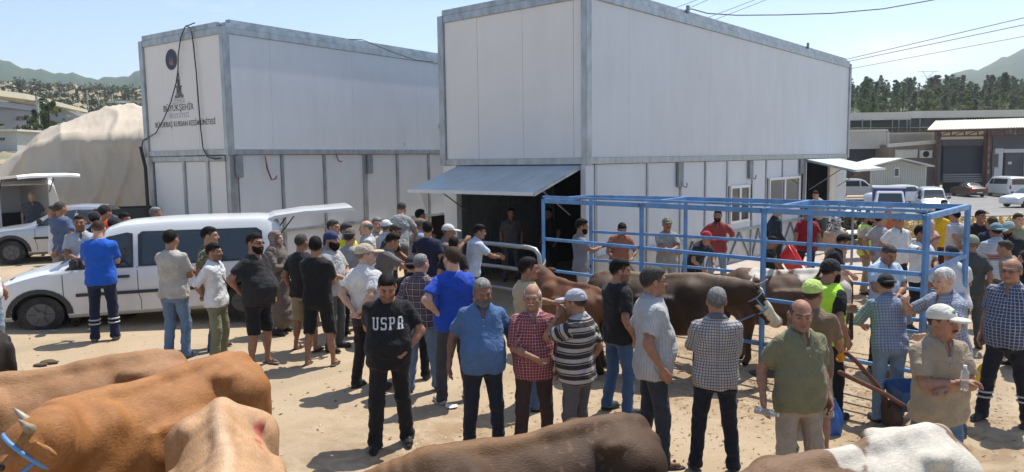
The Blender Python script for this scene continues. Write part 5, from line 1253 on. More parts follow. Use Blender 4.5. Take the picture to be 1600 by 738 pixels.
pbox('dark_interior', 1473, 1536, 285.2, 310, 82, .2, M_DARK, f); pbox('side_wall', 1536.2, 1551, 210, 311, 80, .4, M_DKW, f); pbox('lintel', 1472.2, 1536, 218, 228, 80, .4, M_DKW, f)
pbox('wall', 1551.2, 1700, 210, 232, 80, .4, M_DKW, f); pbox('office_wall', 1551.2, 1568, 232.2, 311, 79.8, .4, mat('white_render', (.62, .63, .64), .7), f); pbox('office_wall', 1568.2, 1700, 232.2, 238, 79.8, .4, mat('white_render', (.62, .63, .64), .7), f)
pbox('door', 1568.4, 1600, 238.2, 311, 80.1, .2, M_DKW, f); pbox('office_wall', 1600.2, 1700, 238.2, 311, 79.8, .4, mat('white_render', (.62, .63, .64), .7), f)
pbox('notice', 1575, 1581, 253, 257, 80.05, .04, mat('white_enamel', (.72, .72, .70), .4), f); w_ = pbox('window', 1550, 1561, 240, 262, 79.7, .1, M_GREYW, f); pbox('pane', 1551, 1560, 241.5, 260.5, 79.65, .05, M_GLASS, w_)
pi = pbox('sign_pillar', 1538.5, 1548, 214, 276, 79.6, .4, mat('brick_red', (.26, .085, .05), .8), f)
for i in range(5): pbox('sign_tile', 1540.5, 1546, 217 + i * 12, 224 + i * 12, 79.55, .06, mat('pale_print', (.36, .28, .25), .7), pi)
a_, b_, c_, d_ = D(1449, 204, 78), D(1700, 197, 78), D(1700, 183, 86), D(1462, 190, 86)
nr = 60; mb = MB()
for i in range(nr):
    t0, t1 = i / nr, (i + .62) / nr; p = [a_.lerp(b_, t0), a_.lerp(b_, t1), d_.lerp(c_, t1), d_.lerp(c_, t0)]; up = Vector((0, 0, .1)); mb.add([*p, *[q + up for q in p]], BOXF)
    t0, t1 = t1, (i + 1) / nr; p = [a_.lerp(b_, t0), a_.lerp(b_, t1), d_.lerp(c_, t1), d_.lerp(c_, t0)]; up = Vector((0, 0, .04)); mb.add([*p, *[q + up for q in p]], BOXF)
mb.build('canopy', mat('cream_roof', (.66, .60, .44), .5, var=.06), f)
pbox('fascia', 1471, 1537, 205, 217.8, 79.9, .3, mat('cream_roof', (.66, .60, .44), .5), f)
tr = MB(); tr.bar(D(1449, 206, 78), D(1700, 200, 78), .14).bar(D(1465, 213, 78), D(1700, 210, 78), .14)
for i in range(12): p = 1465 + i * 21; tr.bar(D(p, 205.5, 78), D(p, 213, 78), .1); tr.bar(D(p, 213, 78), D(p + 21, 204.5, 78), .08)
tr.build('truss', M_RUST, f); 
for p in (1466, 1543): pbox('post', p - 2.5, p + 1.5, 205, 311, 77.8, .35, M_RUST, f)
# the works above the tarpaulin at left
f = world_thing('factory', 'grey factory with long pale roof and white name board at far left', 'factory')
a_, b_ = -60, 90
def lbox(nm, p0, p1, y0a, y0b, y1a, y1b, d, deep, m, par, off=0.0):
    """box front whose top and bottom edges slope in the picture because the wall runs away"""
    d0, d1 = d + (p0 + 60) * .12 - off, d + (p1 + 60) * .12 - off
    q = [D(p0, y1a, d0), D(p1, y1b, d1)]; z0 = min(q[0].z, q[1].z); T0, T1 = D(p0, y0a, d0), D(p1, y0b, d1)
    v = [(q[0].x, d0, q[0].z), (q[1].x, d1, q[1].z), (q[1].x, d1 + deep, q[1].z), (q[0].x, d0 + deep, q[0].z), (q[0].x, d0, T0.z), (q[1].x, d1, T1.z), (q[1].x, d1 + deep, T1.z), (q[0].x, d0 + deep, T0.z)]
    return MB().add(v, BOXF).build(nm, m, par)
lbox('wall', -60, 90, 148, 174, 215, 200, 75, 10, M_GREYW, f); lbox('lower_wall', -60, 48, 180, 183, 235, 218, 74.4, .5, M_GREYW, f)
lbox('roof', -60, 62, 133, 163, 143, 168, 74, 10, mat('cream_roof', (.66, .60, .44), .5), f)
lbox('fascia', -60, 88, 151, 170, 160, 178, 74, .5, mat('pale_blue_sheet', (.35, .38, .43), .6), f); lbox('open_bay', -30, 29, 164, 170, 182, 180, 74.2, .3, M_DKW, f); lbox('open_bay', 53, 74, 174, 178, 180, 183, 74.2, .3, M_DKW, f)
lbox('tank', 74, 88, 163, 166, 172, 174, 73.2, 1, mat('orange_paint', (.55, .22, .08), .6), f)
sg = lbox('name_board', 12, 43, 181.5, 181.5, 191.5, 191, 74, .15, mat('white_enamel', (.72, .72, .70), .4), f, .5)
me = text_mesh('GENESİS', .62, .01, bold=.02); o = link('lettering', me, mat('maroon_print', (.12, .03, .05), .6), sg); p_ = D(27.5, 188.3, 83.5); o.matrix_basis = Matrix.Translation(p_) @ Matrix.Rotation(math.radians(6), 4, 'Z') @ Matrix.Rotation(math.pi / 2, 4, 'X')
for p in (13, 31): w_ = lbox('window', p, p + 14, 195, 195, 202, 202, 74, .15, mat('white_enamel', (.72, .72, .70), .4), f, .5); lbox('pane', p + 1.5, p + 6.5, 196.4, 196.4, 201, 201, 74, .1, M_GLASS, w_, .6); lbox('pane', p + 7.5, p + 12.5, 196.4, 196.4, 201, 201, 74, .1, M_GLASS, w_, .6)
for p, y in ((-8, 163), (38, 170)): lbox('wall_sign', p, p + 12 + (p > 0) * 4, y, y + 1, y + 4, y + 5, 73.9, .12, mat('white_enamel', (.72, .72, .70), .4), f, .2)
f = world_thing('site_hut', 'pale grey flat roofed hut below the factory at the left edge', 'hut')
pbox('wall', -60, 25, 206, 246, 48, 5, mat('pale_render', (.46, .47, .46), .8), f); pbox('roof', -60, 27, 203, 206, 48, 5.6, M_WROOF, f, .3); pbox('low_wall', -60, 34, 238, 250, 46, .3, mat('pale_concrete', (.42, .36, .31), .9), f); w_ = pbox('window', -4, 8, 214, 221, 47.95, .1, mat('white_enamel', (.72, .72, .70), .4), f); pbox('pane', -3, 7, 215, 220, 47.9, .06, M_GLASS, w_)
f = world_thing('white_house', 'long white flat roofed house on the hillside above the canvas heap', 'house')
pbox('wall', 164, 260, 161.5, 176, 150, 8, mat('white_render', (.62, .63, .64), .7), f); pbox('roof', 162, 262, 157.5, 161.3, 150, 9, M_WROOF, f, .5); pbox('annex', 151, 163.8, 163, 171, 149.5, 6, mat('white_render', (.62, .63, .64), .7), f); pbox('porch_roof', 177, 194, 163, 165.5, 148, 2, M_WROOF, f)
for p in (170, 198, 208, 213, 225): w_ = pbox('window', p, p + 4.5, 164, 171.5, 149.9, .12, M_DKW, f)
# poles
for (p, y0, y1, d, lb) in ((62, 150, 216, 60, 'tall grey concrete pole standing before the factory at far left'), (138, 142, 176, 145, 'thin pale pole on the slope left of the white house'), (155, 148, 173, 148, 'short pale pole close to the white house annex'), (176, 147, 160, 152, 'thin pole standing right behind the white house roof')):
    r_ = thing('utility_pole', lb, 'pole', D(p, y1, d)); h_ = D(p, y0, d).z - D(p, y1, d).z
    MB().tube([(0, 0, -1), (0, 0, h_)], [.16, .10], 8).build('mast', mat('pole_concrete', (.42, .41, .38), .8), r_); MB().bar((-.9, 0, h_ - .4), (.9, 0, h_ - .4), .1).build('crossarm', M_STEELD, r_)
for (p, d, s_, lb) in ((78, 62, .55, 'dark green bushy tree left of the pole foot near the factory'), (70, 64, .5, 'dark round tree right beside the grey concrete pole'), (55, 60, .42, 'low dark tree under the white name board'), (48, 58, .36, 'smallest dark tree beside the parked white lorry'), (86, 70, .35, 'dark little tree at the edge of the canvas heap')):
    plant_tree('bushy_tree', D(p, 213, d) - Vector((0, 0, 1.4)), s_ * 1.2, int(p), lb, 'tree', None, M_PINE[0])
for p, y, s_ in ((175, 150, .6), (120, 150, .7), (200, 152, .6), (30, 140, .7), (95, 160, .6), (140, 168, .5), (5, 148, .7)):
    plant_tree('hillside_tree', D(p, y + 14, 175 + p * .1) - Vector((0, 0, 1)), s_, int(p), 'small dark tree dotted on the dry hillside at left', 'tree', 'trees dotted on the dry hillside', M_PINE[2])
# power lines and pylon
py_ = thing('pylon', 'lattice power pylon on the skyline at right', 'pylon', D(1448.5, 152, 400)); h_ = D(1448.5, 111, 400).z - D(1448.5, 152, 400).z
mb = MB()
for sx in (-1, 1):
    for sy in (-1, 1): mb.bar((sx * 1.6, sy * 1.6, 0), (sx * .5, sy * .5, h_ * .75), .16)
for i in range(6):
    z_ = h_ * .12 * i; w_ = 1.6 - 1.1 * z_ / (h_ * .75); mb.bar((-w_, -w_, z_), (w_, -w_, z_ + h_ * .12), .1).bar((w_, -w_, z_), (-w_, -w_, z_ + h_ * .12), .1)
mb.bar((-.5, 0, h_ * .75), (-3.2, 0, h_), .14).bar((.5, 0, h_ * .75), (3.2, 0, h_), .14).bar((-5.5, 0, h_ * .97), (5.5, 0, h_ * .97), .16).bar((-4, 0, h_ * .8), (4, 0, h_ * .8), .12); mb.build('lattice', M_STEELD, py_)
def wire(pts, r, lb, grp=None):
    P = []
    for i in range(len(pts) - 1):
        a, b_ = D(*pts[i]), D(*pts[i + 1])
        for t in np.linspace(0, 1, 6)[:-1]: P.append(a.lerp(b_, t))
    P.append(D(*pts[-1])); tag(MB().tube(P, r, 5).build('power_line', M_CABLE, None, smooth=True), lb, 'cable', grp)
wire([(1068, 18, 19), (1080, 14, 19), (1105, 21, 19), (1150, 24, 19), (1220, 23.5, 19.3), (1300, 21, 19.5), (1380, 14, 20), (1470, -2, 20.5), (1600, -30, 21)], .014, 'thick black cable sagging from the nearer white roof up to the right')
wire([(1322, 93, 60), (1600, 28, 45), (1800, -25, 40)], .022, 'uppermost of the three thin wires crossing the sky at right')
wire([(1322, 97, 60), (1600, 39, 45), (1800, -8, 40)], .022, 'middle one of the three thin wires crossing the sky at right')
wire([(1322, 109, 60), (1600, 57, 45), (1800, 15, 40)], .016, 'lowest of the three thin wires crossing the sky at right')
for i, (a_, b_) in enumerate((((1040, 18), (1100, -4)), ((1056, 22), (1115, -4)), ((1100, 30), (1190, -4)), ((1112, 33), (1210, -5)))): wire([(a_[0], a_[1], 34), (b_[0], b_[1], 32)], .010, 'thin wire slanting above the nearer white roof', 'thin wires above the nearer roof')
# roof fixings of the nearer building
for px_, py0, py1 in ((1080, 16, 24), (1264, 74, 84)):
    t = face_t(px_, A1, U); box('roof_bracket', (t - .035, t + .035), (.1, .16), (zt1 + .12, zt1 + .34), M_STEELD, B1)

# ------------------------------------------------------------------ air
hz = bpy.data.materials.new('haze'); hz.use_nodes = True; hn = hz.node_tree; hn.nodes.clear(); ho = hn.nodes.new('ShaderNodeOutputMaterial'); hv_ = hn.nodes.new('ShaderNodeVolumePrincipled')
hv_.inputs['Density'].default_value = .00032; hv_.inputs['Color'].default_value = (.88, .94, 1.0, 1); hv_.inputs['Anisotropy'].default_value = .25
hn.links.new(hv_.outputs['Volume'], ho.inputs['Volume'])
hb = MB().box(-2600, 2600, -2600, 2600, -6, 200).build('haze', hz); tag(hb, kind='stuff')
# ------------------------------------------------------------------ vehicles: lofted bodies with cut wheel arches, glass, lights and wheels
M_WPAINT = mat('white_car_paint', (.70, .71, .71), .3, var=.03, scale=3, coat=.6, dirt=.25, dirtcol=(.50, .45, .38), dscale=1.5)
M_SILV = mat('silver_car_paint', (.45, .47, .50), .3, .5, var=.04, coat=.5, dirt=.2, dirtcol=(.42, .38, .33), dscale=1.6)
M_BRONZE = mat('dark_bronze_paint', (.10, .07, .05), .4, .3, var=.05, coat=.4)
M_REDL = mat('red_lens', (.45, .02, .015), .2, coat=.5); M_LENS = mat('clear_lens', (.6, .62, .62), .12, spec=.8); M_RIM = mat('wheel_steel', (.11, .11, .115), .5, .4); M_RIML = mat('alloy', (.45, .46, .47), .35, .7)
M_TRIM = mat('grey_trim', (.035, .036, .038), .6)
def spl(xs, ys, x):
    """monotone-ish smooth interpolation"""
    xs = np.array(xs, float); ys = np.array(ys, float); m = np.zeros(len(xs)); dl = np.diff(ys) / np.diff(xs)
    m[1:-1] = np.where(dl[:-1] * dl[1:] > 0, 2 * dl[:-1] * dl[1:] / (dl[:-1] + dl[1:] + 1e-9), 0); m[0] = dl[0]; m[-1] = dl[-1]
    i = np.clip(np.searchsorted(xs, x) - 1, 0, len(xs) - 2); h = xs[i + 1] - xs[i]; t = (x - xs[i]) / h
    return (2 * t**3 - 3 * t**2 + 1) * ys[i] + (t**3 - 2 * t**2 + t) * h * m[i] + (-2 * t**3 + 3 * t**2) * ys[i + 1] + (t**3 - t**2) * h * m[i + 1]
class Body:
    def __init__(s, st): s.st = st; s.y = [q[0] for q in st]
    def g(s, k, y): return float(spl(s.y, [q[k] for q in s.st], y))
    def ring(s, y):
        zl, zb, zt, wl, wb, wt = [s.g(k, y) for k in range(1, 7)]
        zt = max(zt, zb + .02)
        return [(0, zl), (wl * .9, zl), (wl, zl + .07), (max(wl, wb) * 1.0, zl + (zb - zl) * .45), (wb, zb - .04), (wb * .985, zb), (wb * .97 * .5 + wt * .5, (zb + zt) / 2), (wt, zt - min(.09, (zt - zb) * .4)), (wt * .93, zt - min(.03, (zt - zb) * .15)), (wt * .72, zt - .002), (wt * .35, zt + .016), (0, zt + .02)]
    def side_x(s, y, z):
        r = s.ring(y)[2:9]; return float(np.interp(z, [q[1] for q in r], [q[0] for q in r]))
    def top_z(s, y, x):
        r = s.ring(y)[4:]; r = sorted(r, key=lambda q: q[0]); return float(np.interp(abs(x), [q[0] for q in r], [q[1] for q in r]))
    def mesh(s, n=44):
        y0, y1 = s.y[0], s.y[-1]; ys = np.linspace(y0, y1, n); V = []; F = []
        for y in ys:
            r = s.ring(y); full = r + [(-x, z) for x, z in r[-2:0:-1]]; m = len(full); V += [(x, y, z) for x, z in full]
        for i in range(n - 1):
            for k in range(m): F.append((i * m + k, i * m + (k + 1) % m, (i + 1) * m + (k + 1) % m, (i + 1) * m + k))
        F.append(tuple(range(m))); F.append(tuple(range((n - 1) * m, n * m))[::-1])
        b = MB(); b.v = V; b.f = F; return b
KINDS = {  # y, z_low, z_belt, z_top, w_low, w_belt, w_top
    'van': dict(st=[(-2.14, .34, .50, .56, .55, .62, .50), (-2.10, .24, .62, .68, .74, .76, .62), (-1.9, .22, .80, .86, .82, .83, .66), (-1.55, .22, .93, .99, .84, .85, .70), (-1.25, .22, 1.0, 1.06, .84, .86, .72), (-.85, .22, 1.03, 1.34, .84, .865, .68), (-.42, .22, 1.05, 1.72, .84, .865, .64), (-.1, .22, 1.06, 1.80, .84, .865, .66), (.8, .22, 1.08, 1.84, .84, .865, .68), (1.8, .22, 1.08, 1.83, .84, .86, .68), (2.08, .24, 1.06, 1.79, .83, .845, .67), (2.14, .34, 1.0, 1.7, .78, .8, .62)],
                wheels=(-1.38, 1.52), r=.31, ws=(-1.22, -.42, .64), side=[[(-.98, 1.08), (-.42, 1.56), (-.18, 1.62), (-.10, 1.60), (-.10, 1.08)], [(.06, 1.09), (.06, 1.58), (.12, 1.63), (1.72, 1.62), (1.80, 1.56), (1.80, 1.16), (1.74, 1.10)]], seams=(-1.05, -.02, 1.02), rear=(1.12, 1.66)),
    'sedan': dict(st=[(-2.05, .34, .52, .60, .60, .66, .55), (-1.98, .26, .66, .74, .76, .78, .66), (-1.5, .22, .80, .86, .81, .82, .70), (-1.0, .20, .85, .92, .81, .83, .70), (-.55, .20, .88, 1.16, .81, .83, .60), (-.2, .20, .89, 1.34, .81, .83, .56), (.3, .20, .90, 1.37, .81, .83, .56), (.8, .20, .90, 1.34, .81, .83, .56), (1.2, .20, .90, 1.14, .81, .83, .60), (1.5, .21, .90, .97, .81, .82, .68), (1.95, .26, .84, .91, .78, .80, .66), (2.05, .36, .70, .80, .70, .72, .60)],
                  wheels=(-1.25, 1.2), r=.29, ws=(-.95, -.22, .56), side=[[(-.66, .93), (-.26, 1.22), (.14, 1.26), (.14, .93)], [(.22, .93), (.22, 1.26), (.78, 1.24), (1.05, 1.02), (1.02, .94)]], seams=(-.72, .18, .98), rear=(.96, 1.26)),
    'suv': dict(st=[(-2.15, .40, .62, .70, .64, .70, .60), (-2.05, .32, .84, .92, .82, .84, .70), (-1.5, .30, .98, 1.05, .87, .88, .74), (-1.0, .28, 1.03, 1.12, .87, .89, .74), (-.55, .28, 1.06, 1.42, .87, .89, .66), (-.1, .28, 1.08, 1.62, .87, .89, .64), (.8, .28, 1.10, 1.66, .87, .89, .64), (1.6, .30, 1.10, 1.60, .86, .88, .62), (2.0, .34, 1.06, 1.36, .84, .85, .62), (2.15, .42, .96, 1.1, .78, .8, .62)],
                wheels=(-1.32, 1.30), r=.34, ws=(-.95, -.25, .62), side=[[(-.66, 1.12), (-.2, 1.50), (.14, 1.55), (.14, 1.12)], [(.22, 1.13), (.22, 1.55), (1.5, 1.5), (1.75, 1.2), (1.7, 1.14)]], seams=(-.8, .18, 1.1), rear=(1.14, 1.5)),
    'bus': dict(st=[(-2.3, .40, .75, .85, .72, .76, .66), (-2.22, .30, .95, 1.05, .88, .89, .72), (-1.9, .28, 1.1, 1.25, .93, .94, .76), (-1.45, .28, 1.16, 1.72, .93, .94, .76), (-1.1, .28, 1.18, 1.92, .93, .94, .76), (0, .28, 1.2, 1.97, .93, .94, .78), (1.8, .28, 1.2, 1.96, .93, .94, .78), (2.25, .30, 1.2, 1.92, .92, .93, .77), (2.32, .40, 1.1, 1.8, .88, .90, .72)],
                wheels=(-1.5, 1.4), r=.34, ws=(-1.85, -1.2, .78), side=[[(-1.4, 1.22), (-1.15, 1.7), (-.6, 1.76), (-.6, 1.22)], [(-.5, 1.22), (-.5, 1.76), (2.0, 1.76), (2.08, 1.3)]], seams=(-1.5, -.55, .6), rear=(1.22, 1.76))}
def vehicle(name, label, loc, a, kind, paint, detail=True, hatch=None, mould=True, rim=None, cat='car', group=None, sc=1.0, rear_dark=False, dz=0.0):
    K_ = KINDS[kind]; B = Body(K_['st']); root = thing(name, label, cat, (loc[0], loc[1], ground_z(*loc) + dz - (.25 * min(1, (loc[1] - 48) / 20) if loc[1] > 48 else 0)), math.radians(a), group, sc)
    o = B.mesh(44 if detail else 30).build('body', paint, root)
    r = K_['r']
    if detail:
        cut = MB()
        for wy in K_['wheels']:
            for s in (-1, 1): cut.cyl((s * .75, wy, r), (1, 0, 0), r + .065, .55, 28)
        cuts = [cut]
        if hatch is not None or rear_dark:
            h_ = K_['rear']; cuts.append(MB().box(-.58, .58, K_['st'][-1][0] - 1.5, K_['st'][-1][0] + .2, .48, h_[1] + .02))
        for cm_ in cuts:
            c = cm_.build('cutter', M_TRIM, root)
            md = o.modifiers.new('b', 'BOOLEAN'); md.object = c; md.operation = 'DIFFERENCE'; md.solver = 'EXACT'
            bpy.context.view_layer.update(); dg = bpy.context.evaluated_depsgraph_get(); me = bpy.data.meshes.new_from_object(o.evaluated_get(dg)); o.modifiers.clear(); o.data = me
            bpy.data.objects.remove(c); me.materials.clear(); me.materials.append(paint); me.materials.append(M_TRIM)
        c0 = np.array([q.center[:] for q in me.polygons])
        for wy in K_['wheels']:
            hit = (np.hypot(c0[:, 1] - wy, c0[:, 2] - r) < r + .07) & (np.abs(c0[:, 0]) < B.side_x(wy, .6) - .012)
            for q_ in np.nonzero(hit)[0]: me.polygons[int(q_)].material_index = 1
        box('inner_shell', (-.62, .62), (K_['st'][0][0] + .35, K_['st'][-1][0] - (.35 if hatch is None else 1.2)), (.3, K_['rear'][0] - .2), M_TRIM, root)
        if hatch is not None or rear_dark:
            m_ = MB(); y1 = K_['st'][-1][0]; m_.box(-.60, .60, y1 - 1.55, y1 - .05, .44, .475).box(-.64, -.595, y1 - 1.5, y1 - .05, .48, K_['rear'][1]).box(.595, .64, y1 - 1.5, y1 - .05, .48, K_['rear'][1]).box(-.6, .6, y1 - 1.6, y1 - 1.55, .48, K_['rear'][1]); m_.build('load_bay', M_TRIM, root)
    o.data.polygons.foreach_set('use_smooth', [True] * len(o.data.polygons)); o.data.set_sharp_from_angle(angle=math.radians(38))
    for wy in K_['wheels']:
        for s in (-1, 1):
            w = bpy.data.objects.new('wheel', None); COL.objects.link(w); w.parent = root; x0 = s * .70
            MB().tube([(x0 + s * .10 * q, wy, r) for q in (-1, -.85, .85, 1)], [r * .9, r, r, r * .9], 28).build('tyre', M_RUBBER, w, smooth='auto')
            m_ = MB().cyl((x0 + s * .095, wy, r), (1, 0, 0), r * .62, .03, 20)
            for q in range(6): t = q * math.pi / 3; m_.bar((x0 + s * .115, wy + .05 * math.cos(t), r + .05 * math.sin(t)), (x0 + s * .11, wy + r * .55 * math.cos(t), r + r * .55 * math.sin(t)), .05, .02)
            m_.cyl((x0 + s * .12, wy, r), (1, 0, 0), r * .2, .03, 12); m_.build('rim', rim or M_RIM, w)
            if detail:
                am = MB(); N = 15; pr = []
                for q in range(N):
                    t = math.pi * (q / (N - 1)); yy, zz = wy + (r + .065) * math.cos(t), r + (r + .065) * math.sin(t); y2, z2 = wy + (r + .14) * math.cos(t), max(.24, r + (r + .14) * math.sin(t))
                    pr += [(s * (B.side_x(yy, max(zz, .3)) + .012), yy, zz), (s * (B.side_x(y2, z2) + .010), y2, z2)]
                am.add(pr, [(2 * q, 2 * q + 1, 2 * q + 3, 2 * q + 2) for q in range(N - 1)]); am.build('arch_trim', M_TRIM if mould else paint, root, fix=False)
    def patch(nm, poly, s, off, m, par=root):
        cy = sum(p[0] for p in poly) / len(poly); cz = sum(p[1] for p in poly) / len(poly); V = []; n = len(poly); rr = 6
        for j in range(rr + 1):
            t = 1 - j / rr
            for p in poly: yy = cy + (p[0] - cy) * t; zz = cz + (p[1] - cz) * t; V.append((s * (B.side_x(yy, zz) + off), yy, zz))
        F = [(j * n + i, j * n + (i + 1) % n, (j + 1) * n + (i + 1) % n, (j + 1) * n + i) for j in range(rr) for i in range(n)]
        return MB().add(V, F).build(nm, m, par, fix=False)
    for s in (-1, 1):
        for w in K_['side']:
            cy = sum(p[0] for p in w) / len(w); cz = sum(p[1] for p in w) / len(w)
            if detail: patch('window_seal', [(cy + (p[0] - cy) * 1.04 + (.02 if p[0] > cy else -.02), cz + (p[1] - cz) * 1.10) for p in w], s, .014, M_TRIM)
            patch('window', w, s, .022, M_GLASS)
        if detail:
            for y in K_['seams']: MB().tube([(s * (B.side_x(y, z) + .001), y + (.0 if z > .5 else .03), z) for z in np.linspace(.30, K_['rear'][0] - .06, 9)], .006, 4).build('door_gap', M_TRIM, root)
            for y in K_['seams'][1:]:
                hy = y - .22; x_ = B.side_x(hy, K_['rear'][0] - .22); m_ = MB(); m_.box(-.11, .11, -.02, .02, -.022, .022); hh = m_.build('handle', M_TRIM, root, bevel=.008); hh.matrix_basis = Matrix.Translation((s * (x_ + .012), hy, K_['rear'][0] - .22)) @ Matrix.Rotation(math.pi / 2, 4, 'Z')
            if mould: MB().tube([(s * (B.side_x(y, .62) + .008), y, .62) for y in np.linspace(K_['wheels'][0] + .5, K_['wheels'][1] - .45, 14)], .028, 6).build('side_moulding', M_TRIM, root, smooth=True)
            my = K_['ws'][0] + .35; mr = MB(); mr.box(-.10, .10, -.05, .05, -.075, .075); mo = mr.build('mirror', M_TRIM, root, bevel=.03); mo.location = (s * (B.side_x(my, K_['rear'][0]) + .12), my, K_['rear'][0] + .06)
    def top_patch(nm, ya, yb, wa, wb, off, m, n=9):
        V = []; F = []
        for j in range(n):
            t = j / (n - 1); y = ya + (yb - ya) * t; w = wa + (wb - wa) * t
            for i in range(n): x = -w + 2 * w * i / (n - 1); V.append((x, y - off * .6, B.top_z(y, x) + off))
        for j in range(n - 1):
            for i in range(n - 1): F.append((j * n + i, j * n + i + 1, (j + 1) * n + i + 1, (j + 1) * n + i))
        return MB().add(V, F).build(nm, m, root, smooth=True, fix=False)
    ya, yb, ww = K_['ws']; top_patch('windscreen', ya + .1, yb - .03, ww, ww * .86, .012, M_GLASS)
    y0 = K_['st'][0][0]; y1 = K_['st'][-1][0]; zb0, zt0 = K_['rear']
    if kind == 'sedan': top_patch('rear_window', .86, 1.30, .52, .56, .012, M_GLASS)
    elif hatch is None and not rear_dark: box('rear_window', (-.58, .58), (y1 - .012, y1 + .012), (zb0, zt0 - .02), M_GLASS, root)
    for s in (-1, 1):
        z_ = .62 if kind != 'bus' else .82
        MB().tube([(s * .50, y0 + .035, z_), (s * .66, y0 + .12, z_ + .03), (s * .76, y0 + .30, z_ + .06)], [.06, .085, .05], 8).build('headlight', M_LENS, root, smooth=True)
        box('tail_light', (s * .64 if s > 0 else -.80, .80 if s > 0 else -.64), (y1 - .12, y1 + .018), (zb0 - .42, zb0 - .05), M_REDL, root, bevel=.015)
    MB().tube([(x, y0 + .02 + .16 * (abs(x) / .8) ** 3, .40) for x in np.linspace(-.82, .82, 13)], .10 if mould else .05, 8).build('bumper', M_TRIM if mould else paint, root, smooth=True)
    MB().tube([(x, y1 - .03 - .10 * (abs(x) / .8) ** 4, .42) for x in np.linspace(-.82, .82, 13)], .09, 8).build('bumper', M_TRIM if mould else paint, root, smooth=True)
    box('number_plate', (-.26, .26), (y0 - .085, y0 - .07), (.37, .47), mat('white_enamel', (.72, .72, .70), .4), root); box('number_plate', (-.26, .26), (y1 + .055, y1 + .07), (.40, .50), mat('white_enamel', (.72, .72, .70), .4), root)
    if hatch is not None:
        L_ = hatch[0]; an = math.radians(hatch[1]); hz = B.g(3, y1 - .15) + .01; P = []; tg = bpy.data.objects.new('tailgate', None); COL.objects.link(tg); tg.parent = root
        prof = [(0, 0), (.12, .03), (L_ * .45, .02), (L_ * .55, -.0), (L_, -.06), (L_ + .03, -.10)]
        V = []; 
        for d, e in prof:
            yy = y1 - .18 + d * math.cos(an) - e * math.sin(an); zz = hz + d * math.sin(an) + e * math.cos(an); w = .64 + .1 * d / L_
            for th in (0, -.06):
                for x in (-w, -w * .6, 0, w * .6, w): V.append((x, yy + th * -math.sin(an), zz + th * math.cos(an) - .03 * (abs(x) / w) ** 3))
        F = []; n = len(prof)
        for i in range(n - 1):
            for k in range(4): F.append((i * 10 + k, i * 10 + k + 1, (i + 1) * 10 + k + 1, (i + 1) * 10 + k)); F.append((i * 10 + 5 + k, (i + 1) * 10 + 5 + k, (i + 1) * 10 + 6 + k, i * 10 + 6 + k))
            F.append((i * 10, (i + 1) * 10, (i + 1) * 10 + 5, i * 10 + 5)); F.append((i * 10 + 4, i * 10 + 9, (i + 1) * 10 + 9, (i + 1) * 10 + 4))
        F.append((0, 5, 6, 1)); F += [(k, 5 + k, 6 + k, k + 1) for k in (1, 2, 3)]; F += [((n - 1) * 10 + k, (n - 1) * 10 + k + 1, (n - 1) * 10 + 6 + k, (n - 1) * 10 + 5 + k) for k in range(4)]
        MB().add(V, F).build('tailgate_skin', paint, tg)
        for s in (-1, 1): MB().tube([(s * .60, y1 - .12, zt0 - .35), (s * .62, y1 - .18 + .42 * math.cos(an), hz + .42 * math.sin(an) - .07)], .012, 6).build('gas_strut', M_BLACK, tg)
        c = (y1 - .18 + (L_ + .0) * math.cos(an), hz + L_ * math.sin(an)); MB().box(-.12, .12, c[0] - .14, c[0] - .04, c[1] - .13, c[1] - .07).build('latch', M_BLACK, tg)
        MB().add([(x, y1 - .18 + d * math.cos(an) + .075 * math.sin(an), hz + d * math.sin(an) - .075 * math.cos(an)) for x, d in ((-.52, .15), (.52, .15), (.55, L_ * .5), (-.55, L_ * .5))], [(0, 1, 2, 3)]).build('tailgate_glass', M_GLASS, tg, fix=False)
    return root, B
fx, fy = G(60, 515); rx_, ry_ = G(378, 505)
dirv = Vector((fx - rx_, fy - ry_)).normalized(); vyaw = math.degrees(math.atan2(dirv.x, -dirv.y))
mid = Vector(((fx + rx_) / 2, (fy + ry_) / 2)) + Vector((math.cos(math.radians(vyaw)), math.sin(math.radians(vyaw)))) * -.78
VSC = (Vector((fx - rx_, fy - ry_)).length) / 2.72
print('VAN yaw', vyaw, 'scale', VSC, mid)
hv, _b = vehicle('van', 'big white passenger van with raised tailgate, behind the man in royal blue workwear', (mid.x - .02, mid.y), vyaw, 'van', M_WPAINT, hatch=(1.38, 9), cat='van'); hv.scale = (1, VSC * 2.72 / 2.90, .905)
x_, y_ = G(90, 409); vehicle('old_car', 'silver hatchback with black side strip and raised boot lid, behind the big van', (x_, y_ + .8), -68, 'sedan', M_SILV, hatch=(1.0, 14), rear_dark=True)
p = D(-12, 300, 21.6); vehicle('van', 'white delivery van with open dark load bay at the left edge', (p.x - .3, p.y), -122, 'bus', M_WPAINT, hatch=(1.45, 8), cat='van', sc=1.05, mould=False)
